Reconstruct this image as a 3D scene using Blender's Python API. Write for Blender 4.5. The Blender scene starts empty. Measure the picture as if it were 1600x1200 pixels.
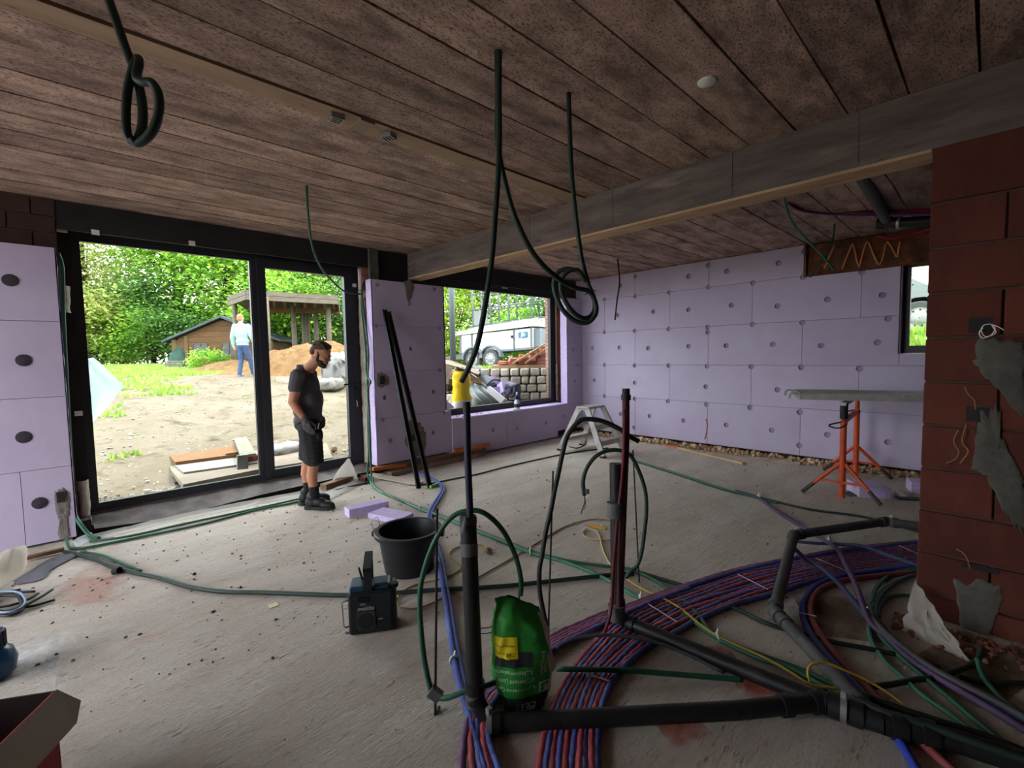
import bpy, bmesh, math, random
from mathutils import Vector, Matrix, Euler, noise
PI = math.pi
V = Vector
scene = bpy.context.scene
COL = scene.collection
rnd = random.Random(11)

# ------------------------------------------------------------------ camera, sky, sun, exposure
RT, UPV, FW = [V(a) for a in ((0.720354, -0.69339, -0.017316),(0.055808, 0.033058, 0.997894),(0.691358, 0.719804, -0.06251))]
cam_d = bpy.data.cameras.new('camera')
cam = bpy.data.objects.new('camera', cam_d); COL.objects.link(cam)
cam_d.sensor_width = 36.0; cam_d.lens = 721.956 / 1600 * 36.0
cam_d.clip_start = .05; cam_d.clip_end = 300
cm = Matrix((RT, UPV, -FW)).transposed().to_4x4(); cm.translation = V((0, 0, 1.55))
cam.matrix_world = cm
scene.camera = cam

w = bpy.data.worlds.new('overcast_sky'); scene.world = w; w.use_nodes = True
wn = w.node_tree.nodes; wl = w.node_tree.links
bg = wn['Background']
tc = wn.new('ShaderNodeTexCoord'); mp = wn.new('ShaderNodeMapping'); mp.inputs['Scale'].default_value = (1, 1, 2.5)
nz = wn.new('ShaderNodeTexNoise'); nz.inputs['Scale'].default_value = 1.6; nz.inputs['Detail'].default_value = 6
rp = wn.new('ShaderNodeValToRGB')
rp.color_ramp.elements[0].position = .3; rp.color_ramp.elements[0].color = (.80, .88, 1, 1)
rp.color_ramp.elements[1].position = .7; rp.color_ramp.elements[1].color = (1, 1, 1, 1)
wl.new(tc.outputs['Generated'], mp.inputs['Vector']); wl.new(mp.outputs['Vector'], nz.inputs['Vector'])
wl.new(nz.outputs['Fac'], rp.inputs['Fac']); wl.new(rp.outputs['Color'], bg.inputs['Color'])
bg.inputs['Strength'].default_value = 5.0

sun_d = bpy.data.lights.new('hazy_sun', 'SUN'); sun_d.energy = 2.8; sun_d.angle = math.radians(6); sun_d.color = (1, .95, .87)
sun = bpy.data.objects.new('hazy_sun', sun_d); COL.objects.link(sun)
sun.rotation_euler = V((-.9, .3, -1.7)).to_track_quat('-Z', 'Y').to_euler()

vs = scene.view_settings
scene.display_settings.display_device = 'sRGB'
vs.view_transform = 'Standard'; vs.look = 'None'; vs.gamma = 1; vs.use_curve_mapping = False
vs.exposure = 1.15
scene.cycles.use_denoising = True
scene.cycles.max_bounces = 10; scene.cycles.diffuse_bounces = 6; scene.cycles.transparent_max_bounces = 24
scene.cycles.sample_clamp_indirect = 6

# ------------------------------------------------------------------ helpers
def srgb(r, g, b):
    f = lambda c: (c/255/12.92) if c/255 <= .04045 else ((c/255+.055)/1.055)**2.4
    return (f(r), f(g), f(b), 1)

_m = {}
def M(name, c1, c2=None, scale=6, detail=6, rough=.8, metal=0, bump=0, bscale=None, stretch=(1, 1, 1), c3=None, spots=None,
      lo=.35, hi=.65, rand=0, island=0, trans=0, spec=.4, coord='Object', bdist=.02):
    """procedural material: two or three colours mixed by noise, optional spots, bump, per-object / per-island variation"""
    if name in _m: return _m[name]
    m = bpy.data.materials.new(name); _m[name] = m; m.use_nodes = True
    n = m.node_tree.nodes; l = m.node_tree.links; b = n['Principled BSDF']
    b.inputs['Roughness'].default_value = rough; b.inputs['Metallic'].default_value = metal
    b.inputs['Specular IOR Level'].default_value = spec
    t = n.new('ShaderNodeTexCoord'); mpn = n.new('ShaderNodeMapping'); mpn.inputs['Scale'].default_value = stretch
    l.new(t.outputs[coord], mpn.inputs['Vector'])
    vec = mpn.outputs['Vector']
    if rand:
        oi = n.new('ShaderNodeObjectInfo'); va = n.new('ShaderNodeVectorMath'); va.operation = 'MULTIPLY_ADD'
        cb = n.new('ShaderNodeCombineXYZ')
        for k in range(3): l.new(oi.outputs['Random'], cb.inputs[k])
        va.inputs[1].default_value = (37, 91, 53); l.new(cb.outputs[0], va.inputs[0]); l.new(vec, va.inputs[2]); vec = va.outputs[0]
    out = None
    def noise_t(sc, de, v=vec):
        q = n.new('ShaderNodeTexNoise'); q.inputs['Scale'].default_value = sc; q.inputs['Detail'].default_value = de
        q.inputs['Roughness'].default_value = .62; l.new(v, q.inputs['Vector']); return q.outputs['Fac']
    if c2 is None:
        rgb = n.new('ShaderNodeRGB'); rgb.outputs[0].default_value = c1; out = rgb.outputs[0]
    else:
        r = n.new('ShaderNodeValToRGB'); e = r.color_ramp.elements
        e[0].position = lo; e[0].color = c1; e[1].position = hi; e[1].color = c2
        if c3: x = e.new((lo+hi)/2); x.color = c3
        l.new(noise_t(scale, detail), r.inputs['Fac']); out = r.outputs['Color']
    def mix(fac, a, colr, mode='MIX'):
        q = n.new('ShaderNodeMixRGB'); q.blend_type = mode
        if isinstance(fac, float): q.inputs['Fac'].default_value = fac
        else: l.new(fac, q.inputs['Fac'])
        l.new(a, q.inputs['Color1'])
        if isinstance(colr, tuple): q.inputs['Color2'].default_value = colr
        else: l.new(colr, q.inputs['Color2'])
        return q.outputs['Color']
    for (scol, ssc, s0, s1) in (spots or []):
        r = n.new('ShaderNodeValToRGB'); r.color_ramp.elements[0].position = s0; r.color_ramp.elements[1].position = s1
        r.color_ramp.elements[0].color = (0, 0, 0, 1); r.color_ramp.elements[1].color = (1, 1, 1, 1)
        l.new(noise_t(ssc, 5), r.inputs['Fac']); out = mix(r.outputs['Color'], out, scol)
    if rand or island:
        hs = n.new('ShaderNodeHueSaturation')
        src = n.new('ShaderNodeObjectInfo').outputs['Random'] if rand else n.new('ShaderNodeNewGeometry').outputs['Random Per Island']
        am = rand or island
        mr = n.new('ShaderNodeMapRange'); mr.inputs['To Min'].default_value = 1-am; mr.inputs['To Max'].default_value = 1+am
        l.new(src, mr.inputs['Value']); l.new(mr.outputs[0], hs.inputs['Value'])
        if island:
            m2 = n.new('ShaderNodeMapRange'); m2.inputs['To Min'].default_value = .5-island*.07; m2.inputs['To Max'].default_value = .5+island*.05
            fr = n.new('ShaderNodeMath'); fr.operation = 'FRACT'; mu = n.new('ShaderNodeMath'); mu.operation = 'MULTIPLY'; mu.inputs[1].default_value = 7.31
            l.new(src, mu.inputs[0]); l.new(mu.outputs[0], fr.inputs[0]); l.new(fr.outputs[0], m2.inputs['Value']); l.new(m2.outputs[0], hs.inputs['Hue'])
        l.new(out, hs.inputs['Color']); out = hs.outputs['Color']
    l.new(out, b.inputs['Base Color'])
    if bump:
        bn = n.new('ShaderNodeBump'); bn.inputs['Strength'].default_value = bump; bn.inputs['Distance'].default_value = bdist
        l.new(noise_t(bscale or scale*3, 6), bn.inputs['Height']); l.new(bn.outputs['Normal'], b.inputs['Normal'])
    if trans:
        tr = n.new('ShaderNodeBsdfTranslucent'); l.new(out, tr.inputs['Color'])
        mx = n.new('ShaderNodeMixShader'); mx.inputs[0].default_value = trans
        l.new(b.outputs[0], mx.inputs[1]); l.new(tr.outputs[0], mx.inputs[2]); l.new(mx.outputs[0], n['Material Output'].inputs['Surface'])
    return m

OUT = .30         # outdoor colours darkened to offset the strong sky and exposure
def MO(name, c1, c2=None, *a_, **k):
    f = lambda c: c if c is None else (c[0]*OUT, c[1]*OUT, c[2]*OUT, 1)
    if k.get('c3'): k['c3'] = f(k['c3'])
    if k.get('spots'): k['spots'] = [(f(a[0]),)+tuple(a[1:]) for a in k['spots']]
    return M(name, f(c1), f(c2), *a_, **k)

def glass_mat(name, tint):
    m = bpy.data.materials.new(name); m.use_nodes = True; n = m.node_tree.nodes; l = m.node_tree.links
    n.remove(n['Principled BSDF'])
    t = n.new('ShaderNodeBsdfTransparent'); t.inputs[0].default_value = tint
    g = n.new('ShaderNodeBsdfGlossy'); g.inputs['Roughness'].default_value = .02
    fr = n.new('ShaderNodeFresnel'); fr.inputs[0].default_value = 1.45
    gm = n.new('ShaderNodeNewGeometry'); iv = n.new('ShaderNodeMath'); iv.operation = 'SUBTRACT'; iv.inputs[0].default_value = 1; l.new(gm.outputs['Backfacing'], iv.inputs[1])
    mu = n.new('ShaderNodeMath'); mu.operation = 'MULTIPLY'; l.new(fr.outputs[0], mu.inputs[0]); l.new(iv.outputs[0], mu.inputs[1])
    mx = n.new('ShaderNodeMixShader'); l.new(mu.outputs[0], mx.inputs[0]); l.new(t.outputs[0], mx.inputs[1]); l.new(g.outputs[0], mx.inputs[2])
    l.new(mx.outputs[0], n['Material Output'].inputs['Surface']); return m

def film_mat(name, col, alpha):
    m = bpy.data.materials.new(name); m.use_nodes = True; n = m.node_tree.nodes; l = m.node_tree.links
    b = n['Principled BSDF']; b.inputs['Base Color'].default_value = col; b.inputs['Roughness'].default_value = .35
    tr = n.new('ShaderNodeBsdfTranslucent'); tr.inputs[0].default_value = col
    tp = n.new('ShaderNodeBsdfTransparent')
    m1 = n.new('ShaderNodeMixShader'); m1.inputs[0].default_value = .4; l.new(b.outputs[0], m1.inputs[1]); l.new(tr.outputs[0], m1.inputs[2])
    m2 = n.new('ShaderNodeMixShader'); m2.inputs[0].default_value = 1-alpha; l.new(m1.outputs[0], m2.inputs[1]); l.new(tp.outputs[0], m2.inputs[2])
    l.new(m2.outputs[0], n['Material Output'].inputs['Surface']); return m

def smooth_path(pts, sub=6):
    P = [V(p) for p in pts]
    if len(P) < 3: return P
    P = [P[0]*2-P[1]] + P + [P[-1]*2-P[-2]]
    out = []
    for i in range(1, len(P)-2):
        a, b, c, d = P[i-1], P[i], P[i+1], P[i+2]
        for k in range(sub):
            t = k/sub
            out.append(.5*((2*b)+(c-a)*t+(2*a-5*b+4*c-d)*t*t+(3*b-a-3*c+d)*t**3))
    out.append(P[-2]); return out

class MB:
    def __init__(s): s.v = []; s.f = []
    def add(s, vs, fs):
        o = len(s.v); s.v += [V(p) for p in vs]; s.f += [[i+o for i in q] for q in fs]; return s
    def box(s, c, size, rz=0, rot=None):
        x, y, z = [k/2 for k in size]; R = rot or Matrix.Rotation(rz, 3, 'Z'); c = V(c)
        vs = [c+R@V((i*x, j*y, k*z)) for k in (-1, 1) for j in (-1, 1) for i in (-1, 1)]
        return s.add(vs, [(0, 2, 3, 1), (4, 5, 7, 6), (0, 1, 5, 4), (2, 6, 7, 3), (0, 4, 6, 2), (1, 3, 7, 5)])
    def box2(s, a, b):
        return s.box([(p+q)/2 for p, q in zip(a, b)], [abs(q-p) for p, q in zip(a, b)])
    def cbox(s, a, b, ch):
        """chamfered box along its longest edges (bevel all via bmesh)"""
        bm = bmesh.new(); bmesh.ops.create_cube(bm, size=1)
        c = [(p+q)/2 for p, q in zip(a, b)]; sz = [abs(q-p) for p, q in zip(a, b)]
        bmesh.ops.scale(bm, vec=sz, verts=bm.verts); bmesh.ops.bevel(bm, geom=bm.edges[:], offset=ch, segments=2, affect='EDGES', profile=.5)
        bm.verts.index_update()
        s.add([v.co+V(c) for v in bm.verts], [[v.index for v in f.verts] for f in bm.faces]); bm.free(); return s
    def bar(s, p, q, w, h, up=(0, 0, 1), roll=0):
        p, q = V(p), V(q); d = (q-p).normalized(); u = V(up)
        if abs(d.dot(u)) > .98: u = V((0, 1, 0))
        a = d.cross(u).normalized(); b = a.cross(d)
        if roll: a, b = a*math.cos(roll)+b*math.sin(roll), b*math.cos(roll)-a*math.sin(roll)
        vs = [e+a*i*w/2+b*j*h/2 for e in (p, q) for i, j in ((-1, -1), (1, -1), (1, 1), (-1, 1))]
        return s.add(vs, [(3, 2, 1, 0), (4, 5, 6, 7), (0, 1, 5, 4), (1, 2, 6, 5), (2, 3, 7, 6), (3, 0, 4, 7)])
    def tube(s, pts, r, n=8, sm=0, rr=None):
        P = smooth_path(pts, sm) if sm else [V(p) for p in pts]
        if len(P) < 2: return s
        d0 = (P[1]-P[0]).normalized(); u = V((0, 0, 1)) if abs(d0.z) < .9 else V((1, 0, 0))
        a = d0.cross(u).normalized(); o = len(s.v); N = len(P)
        for i, p in enumerate(P):
            d = (P[min(i+1, N-1)]-P[max(i-1, 0)])
            d = d.normalized() if d.length > 1e-9 else d0
            a = (a-d*a.dot(d)).normalized(); b = d.cross(a)
            ri = r if rr is None else rr[0]+(rr[1]-rr[0])*i/(N-1)
            for k in range(n):
                t = 2*PI*k/n; s.v.append(p+(a*math.cos(t)+b*math.sin(t))*ri)
        for i in range(N-1):
            for k in range(n): s.f.append([o+i*n+k, o+i*n+(k+1) % n, o+(i+1)*n+(k+1) % n, o+(i+1)*n+k])
        s.f.append([o+k for k in range(n)][::-1]); s.f.append([o+(N-1)*n+k for k in range(n)]); return s
    def lathe(s, prof, c=(0, 0, 0), n=24, axis=(0, 0, 1), sx=1, sy=1, caps=True):
        ax = V(axis).normalized(); q = V((0, 0, 1)).rotation_difference(ax); c = V(c); o = len(s.v)
        for r, z in prof:
            for k in range(n):
                t = 2*PI*k/n; s.v.append(c+q@V((r*math.cos(t)*sx, r*math.sin(t)*sy, z)))
        for i in range(len(prof)-1):
            for k in range(n): s.f.append([o+i*n+k, o+i*n+(k+1) % n, o+(i+1)*n+(k+1) % n, o+(i+1)*n+k])
        if caps: s.f.append([o+k for k in range(n)][::-1]); s.f.append([o+(len(prof)-1)*n+k for k in range(n)])
        return s
    def cyl(s, p, q, r, n=12): return s.tube([p, q], r, n)
    def ell(s, c, r, R=None, nu=14, nv=10):
        c = V(c); R = R or Matrix.Identity(3); o = len(s.v)
        s.v.append(c+R@V((0, 0, -r[2])))
        for j in range(1, nv):
            ph = -PI/2+PI*j/nv
            for i in range(nu):
                t = 2*PI*i/nu; s.v.append(c+R@V((r[0]*math.cos(ph)*math.cos(t), r[1]*math.cos(ph)*math.sin(t), r[2]*math.sin(ph))))
        s.v.append(c+R@V((0, 0, r[2]))); e = len(s.v)-1
        for i in range(nu):
            s.f.append([o, o+1+(i+1) % nu, o+1+i]); s.f.append([e, e-nu+i, e-nu+(i+1) % nu])
        for j in range(nv-2):
            for i in range(nu):
                a = o+1+j*nu; s.f.append([a+i, a+(i+1) % nu, a+nu+(i+1) % nu, a+nu+i])
        return s
    def cap(s, p, r0, q, r1, k=7):
        p, q = V(p), V(q)
        self_n = max(2, int((q-p).length/(min(r0, r1)*.6))+1)
        for i in range(self_n+1):
            t = i/self_n; r = r0+(r1-r0)*t; s.ell(p.lerp(q, t), (r, r, r), None, 10, 6)
        return s
    def chain(s, pr):
        for (p, a), (q, b) in zip(pr, pr[1:]): s.cap(p, a, q, b)
        return s
    def prism(s, poly, z0, z1, mat=None):
        n = len(poly); mt = mat or Matrix.Identity(4)
        vs = [mt@V((x, y, z)) for z in (z0, z1) for x, y in poly]
        return s.add(vs, [list(range(n))[::-1], list(range(n, 2*n))]+[[i, (i+1) % n, n+(i+1) % n, n+i] for i in range(n)])
    def rock(s, c, r, rg, flat=1.0):
        bm = bmesh.new(); bmesh.ops.create_icosphere(bm, subdivisions=1, radius=1)
        q = Euler((rg.random()*6, rg.random()*6, rg.random()*6)).to_matrix(); c = V(c); bm.verts.index_update()
        sc = (1, rg.uniform(.5, .9), rg.uniform(.4, .8))
        vs = []
        for v in bm.verts:
            p = q@V([v.co[i]*sc[i]*rg.uniform(.8, 1.15) for i in range(3)])*r; p.z *= flat; vs.append(c+p)
        s.add(vs, [[v.index for v in f.verts] for f in bm.faces]); bm.free(); return s
    def grid(s, fn, nu, nv):
        o = len(s.v)
        for j in range(nv+1):
            for i in range(nu+1): s.v.append(V(fn(i/nu, j/nv)))
        for j in range(nv):
            for i in range(nu):
                a = o+j*(nu+1)+i; s.f.append([a, a+1, a+nu+2, a+nu+1])
        return s
    def xf(s, mt, start=0):
        for i in range(start, len(s.v)): s.v[i] = mt@s.v[i]
        return s

def mesh_obj(name, mb, mat, parent=None, origin=(0, 0, 0), smooth=False, mods=None):
    me = bpy.data.meshes.new(name); og = V(origin)
    me.from_pydata([tuple(p-og) for p in mb.v], [], mb.f); me.materials.append(mat)
    if smooth:
        me.polygons.foreach_set('use_smooth', [True]*len(me.polygons))
    me.update()
    o = bpy.data.objects.new(name, me); COL.objects.link(o)
    if smooth == 'auto':
        bm = bmesh.new(); bm.from_mesh(me)
        for e in bm.edges:
            if len(e.link_faces) == 2 and e.calc_face_angle(0) > .7: e.smooth = False
        bm.to_mesh(me); bm.free()
    if parent is not None: o.parent = parent
    else: o.location = og
    return o

def tag(o, label, cat, group=None, kind=None):
    if label: o['label'] = label
    if cat: o['category'] = cat
    if group: o['group'] = group
    if kind: o['kind'] = kind
    return o

_org = {}
def thing(name, loc, label, cat, group=None):
    o = bpy.data.objects.new(name, None); o.empty_display_size = .1; COL.objects.link(o); o.location = loc
    _org[o.name] = V(loc); return tag(o, label, cat, group)

def part(name, mb, mat, parent, smooth=False, label=None):
    """a part in world coordinates under a thing (or sub-part under a part)"""
    r = parent
    while r.name not in _org and r.parent: r = r.parent
    o = mesh_obj(name, mb, mat, parent, _org.get(r.name, V((0, 0, 0))), smooth)
    if label: o['label'] = label
    return o

def solo(name, mb, mat, label, cat, group=None, smooth=False, base=None, kind=None):
    if base is None:
        n = len(mb.v); base = V((sum(p.x for p in mb.v)/n, sum(p.y for p in mb.v)/n, min(p.z for p in mb.v)))
    o = mesh_obj(name, mb, mat, None, base, smooth); _org[o.name] = V(base)
    return tag(o, label, cat, group, kind)

def struct(name, mb, mat, smooth=False, label=None):
    o = mesh_obj(name, mb, mat, None, (0, 0, 0), smooth); o['kind'] = 'structure'
    if label: o['label'] = label
    _org[o.name] = V((0, 0, 0)); return o

def clone(o, loc=None, parent=None, label=None, rz=None, group=None):
    c = o.copy(); COL.objects.link(c)
    if parent: c.parent = parent
    if loc is not None: c.location = loc
    if rz is not None: c.rotation_euler.z = rz
    if label: c['label'] = label
    if group: c['group'] = group
    for ch in list(o.children): clone(ch, parent=c)
    return c

def remesh(o, voxel, it=6, fac=.5):
    md = o.modifiers.new('r', 'REMESH'); md.mode = 'VOXEL'; md.voxel_size = voxel; md.use_smooth_shade = True
    if it:
        sm = o.modifiers.new('s', 'SMOOTH'); sm.iterations = it; sm.factor = fac
    dg = bpy.context.evaluated_depsgraph_get(); dg.update()
    me = bpy.data.meshes.new_from_object(o.evaluated_get(dg)); o.modifiers.clear(); old = o.data; o.data = me
    nm = old.name; bpy.data.meshes.remove(old); me.name = nm
    me.polygons.foreach_set('use_smooth', [True]*len(me.polygons)); return o

def text_part(name, s, size, mat, parent, mt, shear=0, extrude=.0006, align='CENTER'):
    cu = bpy.data.curves.new(name, 'FONT'); cu.body = s; cu.size = size; cu.shear = shear; cu.extrude = extrude; cu.align_x = align; cu.align_y = 'CENTER'
    cu.resolution_u = 3
    o = bpy.data.objects.new(name, cu); COL.objects.link(o)
    dg = bpy.context.evaluated_depsgraph_get(); dg.update()
    me = bpy.data.meshes.new_from_object(o.evaluated_get(dg)); bpy.data.objects.remove(o)
    me.materials.clear(); me.materials.append(mat); me.transform(mt)
    r = parent
    while r.name not in _org and r.parent: r = r.parent
    me.transform(Matrix.Translation(-_org.get(r.name, V((0, 0, 0)))))
    o = bpy.data.objects.new(name, me); COL.objects.link(o); o.parent = parent; return o

def frame_mt(origin, xdir, ydir):
    x = V(xdir).normalized(); y = V(ydir).normalized(); z = x.cross(y).normalized(); y = z.cross(x)
    m = Matrix((x, y, z)).transposed().to_4x4(); m.translation = V(origin); return m

def nz3(p, s): return noise.noise(V(p)*s)

# ------------------------------------------------------------------ materials of the shell
m_floor = M('rough_concrete_floor', srgb(184, 172, 158), srgb(212, 202, 190), 1.1, 8, .92, stretch=(1, 3.0, 1), lo=.3, hi=.7, bump=.55, bscale=26, bdist=.02,
            spots=[(srgb(206, 202, 198), 2.3, .56, .72), (srgb(196, 152, 138), .8, .62, .76), (srgb(150, 136, 122), 9, .60, .8), (srgb(166, 152, 138), 45, .56, .72)])
m_plank = M('wood_cement_plank', srgb(128, 106, 96), srgb(196, 166, 150), 4, 10, .95, stretch=(.8, 2.0, 1), lo=.34, hi=.64, bump=.7, bscale=55, bdist=.012, rand=.2,
            spots=[(srgb(80, 64, 58), 70, .50, .66), (srgb(92, 78, 74), 2.2, .55, .72)])
m_strip = M('smooth_concrete_strip', srgb(166, 142, 118), srgb(146, 122, 100), 5, 8, .9, stretch=(.4, 2, 1), bump=.15, bscale=30, spots=[(srgb(96, 76, 62), 14, .62, .75)])
m_beam = M('cast_concrete_beam', srgb(118, 106, 100), srgb(88, 78, 74), 3, 9, .9, stretch=(2, .5, 3), bump=.3, bscale=25, spots=[(srgb(62, 54, 50), 7, .6, .75), (srgb(140, 126, 116), 2, .6, .72)])
m_beam_wood = M('tan_grained_soffit', srgb(198, 168, 132), srgb(166, 134, 100), 6, 8, .85, stretch=(4, .4, 4), bump=.15)  # underside of the beam, paler and tan, with lengthwise grain
m_dark = M('black_membrane', srgb(26, 24, 26), srgb(38, 35, 36), 4, 5, .75)
m_void = M('dark_backing', srgb(38, 30, 28), None, rough=.95)
m_brick = M('red_hollow_brick', srgb(100, 50, 37), srgb(80, 38, 30), 3, 8, .9, rand=.16, bump=.35, bscale=34, stretch=(1, 1, .5), spots=[(srgb(76, 38, 32), 5, .58, .75)])
m_mortar = M('grey_mortar', srgb(92, 68, 58), srgb(74, 56, 50), 12, 6, .95, bump=.4)
m_plaster = M('grey_plaster_patch', srgb(96, 94, 86), srgb(74, 72, 66), 8, 7, .95, bump=.6, bscale=20)
m_plaster2 = M('grey_filler_patch', srgb(128, 120, 114), srgb(104, 98, 94), 9, 7, .95, bump=.6, bscale=24)
m_xps = M('lilac_foam_board', srgb(190, 178, 202), srgb(182, 169, 194), 2.2, 6, .75, bump=.06, bscale=40, rand=.025)
m_xps_edge = M('cut_lilac_foam', srgb(206, 190, 226), srgb(188, 170, 214), 30, 5, .85, bump=.3, bscale=60)
m_plug = M('foam_plug', srgb(158, 144, 170), None, rough=.8)
m_plug_dark = M('dark_foam_plug', srgb(58, 52, 62), srgb(46, 42, 50), 20, rough=.85)
m_frame = M('anthracite_window_frame', srgb(44, 46, 52), srgb(36, 38, 43), 3, rough=.45)
m_pu = M('cream_foam_seal', srgb(206, 196, 178), srgb(168, 156, 140), 9, 8, .9, bump=.8, bscale=14)
m_white = M('white_plastic', srgb(226, 224, 220), None, rough=.5)
m_glass = glass_mat('window_glass', (.78, .80, .79, 1))
m_rust = M('rusty_steel', srgb(112, 70, 46), srgb(66, 42, 34), 7, 8, .9, bump=.3, spots=[(srgb(146, 84, 44), 5, .6, .72)])
m_foamline = M('orange_glue_foam', srgb(206, 140, 92), srgb(186, 116, 76), 14, rough=.9, bump=.5)
m_paint = M('white_plaster_wall', srgb(222, 216, 206), srgb(208, 202, 192), 2, rough=.9)
m_steelz = M('galvanised_steel', srgb(176, 178, 176), srgb(146, 148, 148), 14, rough=.45, metal=.8)
m_ink = M('faint_print', srgb(140, 122, 160), None, rough=.8)

n = m_floor.node_tree.nodes; l = m_floor.node_tree.links; pb = n['Principled BSDF']
tcf = n.new('ShaderNodeTexCoord')
nf = n.new('ShaderNodeTexNoise'); nf.inputs['Scale'].default_value = 90; nf.inputs['Detail'].default_value = 5; l.new(tcf.outputs['Object'], nf.inputs['Vector'])
vf = n.new('ShaderNodeTexVoronoi'); vf.inputs['Scale'].default_value = 34; vf.inputs['Randomness'].default_value = 1
mpf = n.new('ShaderNodeMapping'); mpf.inputs['Scale'].default_value = (.45, 1.1, 1); l.new(tcf.outputs['Object'], mpf.inputs['Vector']); l.new(mpf.outputs['Vector'], vf.inputs['Vector'])
mps = n.new('ShaderNodeMapping'); mps.inputs['Scale'].default_value = (1.6, 15, 1); mps.inputs['Rotation'].default_value = (0, 0, .06); l.new(tcf.outputs['Object'], mps.inputs['Vector'])
ns = n.new('ShaderNodeTexNoise'); ns.inputs['Scale'].default_value = 2.6; ns.inputs['Detail'].default_value = 9; ns.inputs['Roughness'].default_value = .68; l.new(mps.outputs['Vector'], ns.inputs['Vector'])
b0 = n.new('ShaderNodeBump'); b0.inputs['Strength'].default_value = .75; b0.inputs['Distance'].default_value = .03; l.new(ns.outputs['Fac'], b0.inputs['Height'])
pr_ = n.new('ShaderNodeMapRange'); pr_.inputs['From Min'].default_value = .08; pr_.inputs['From Max'].default_value = .34; l.new(vf.outputs['Distance'], pr_.inputs['Value'])
mk = n.new('ShaderNodeTexNoise'); mk.inputs['Scale'].default_value = 5; mk.inputs['Detail'].default_value = 6; l.new(tcf.outputs['Object'], mk.inputs['Vector'])
mk2 = n.new('ShaderNodeMapRange'); mk2.inputs['From Min'].default_value = .52; mk2.inputs['From Max'].default_value = .68; l.new(mk.outputs['Fac'], mk2.inputs['Value'])
mxp = n.new('ShaderNodeMath'); mxp.operation = 'MAXIMUM'; l.new(pr_.outputs[0], mxp.inputs[0])
inv = n.new('ShaderNodeMath'); inv.operation = 'SUBTRACT'; inv.inputs[0].default_value = 1; l.new(mk2.outputs[0], inv.inputs[1]); l.new(inv.outputs[0], mxp.inputs[1])
hs_ = n.new('ShaderNodeMath'); hs_.operation = 'MULTIPLY_ADD'; hs_.inputs[1].default_value = .5; l.new(nf.outputs['Fac'], hs_.inputs[0]); l.new(mxp.outputs[0], hs_.inputs[2])
b2 = n.new('ShaderNodeBump'); b2.inputs['Strength'].default_value = .8; b2.inputs['Distance'].default_value = .008
old = pb.inputs['Normal'].links[0].from_socket; l.new(hs_.outputs[0], b2.inputs['Height']); l.new(old, b0.inputs['Normal']); l.new(b0.outputs['Normal'], b2.inputs['Normal']); l.new(b2.outputs['Normal'], pb.inputs['Normal'])
dk = n.new('ShaderNodeMixRGB'); dk.blend_type = 'MULTIPLY'; oldc = pb.inputs['Base Color'].links[0].from_socket
iv2 = n.new('ShaderNodeMath'); iv2.operation = 'SUBTRACT'; iv2.inputs[0].default_value = 1; l.new(mxp.outputs[0], iv2.inputs[1]); l.new(iv2.outputs[0], dk.inputs['Fac']); l.new(oldc, dk.inputs['Color1']); dk.inputs['Color2'].default_value = (.66, .6, .56, 1); l.new(dk.outputs['Color'], pb.inputs['Base Color'])

# ------------------------------------------------------------------ floor (rough slab, ends short of the glazed door)
fl = MB()
fl.box2((-3.2, -4.2, -.2), (7.7, 5.5, 0)); fl.box2((-3.2, 5.5, -.2), (-.05, 5.75, 0)); fl.box2((2.9, 5.5, -.2), (7.7, 5.75, 0))
floor = struct('floor', fl, m_floor)
lg = MB(); lg.box2((-.3, 5.45, -.3), (3.2, 6.06, -.09)); lg.box2((2.84, 5.66, -.1), (3.0, 6.04, .12)); lg.box2((-.12, 5.66, -.1), (.08, 6.04, .12))
part('ledge', lg, M('dark_rubble_soil', srgb(64, 54, 48), srgb(42, 36, 33), 10, rough=.95, bump=.8), floor)

# ------------------------------------------------------------------ ceiling of planks, one object each
ce = MB(); ce.box2((-3.2, -4.2, 3.0), (7.7, 6.1, 3.3))
ceiling = struct('ceiling', ce, m_void)
def jag(rg, y, x0, x1, amp):
    return [(x0+(x1-x0)*i/9, y+rg.uniform(-amp, amp)) for i in range(10)]
def plank(x0, x1, y0, y1, mat=m_plank, name='plank', z=2.97):
    rg = random.Random(int(y0*100)*7+int(x0*10))
    lo_ = jag(rg, y0+.006, x0, x1, .0035); hi_ = jag(rg, y1-.006, x0, x1, .0035)
    zz = z+rg.uniform(-.003, .004)
    mb = MB(); mb.prism(lo_+hi_[::-1], zz, 3.0)
    me = mesh_obj(name, mb, mat, ceiling); return me
edges = [.375+.281*k for k in range(-15, 9)]
edges = [e for e in edges if e <= 2.63] + [2.785] + [2.785+.281*k for k in range(1, 11)]
for a, b in zip(edges, edges[1:]):
    st = abs(a-2.623) < .03
    plank(-3.1, 3.49, a, b, m_strip if st else m_plank, 'ceiling_strip' if st else 'plank', 2.962 if st else 2.97)
    plank(3.70, 7.5, a, b)
ed2 = edges[-1]; plank(-3.1, 3.49, ed2, 5.9); plank(3.7, 7.5, ed2, 5.9)

# beam on the brick wall
bmb = MB(); bmb.box2((3.49, -4.2, 2.64), (3.69, 5.9, 2.972))
for yy in (.62, 1.35, 2.35, 3.35): bmb.box2((3.486, yy-.02, 2.66), (3.49, yy+.02, 2.96))
beam = struct('ceiling_beam', bmb, m_beam); beam['label'] = 'grey cast concrete beam'
sf = MB(); sf.box2((3.488, .27, 2.622), (3.692, 5.9, 2.64)); part('soffit', sf, m_beam_wood, beam)

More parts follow.
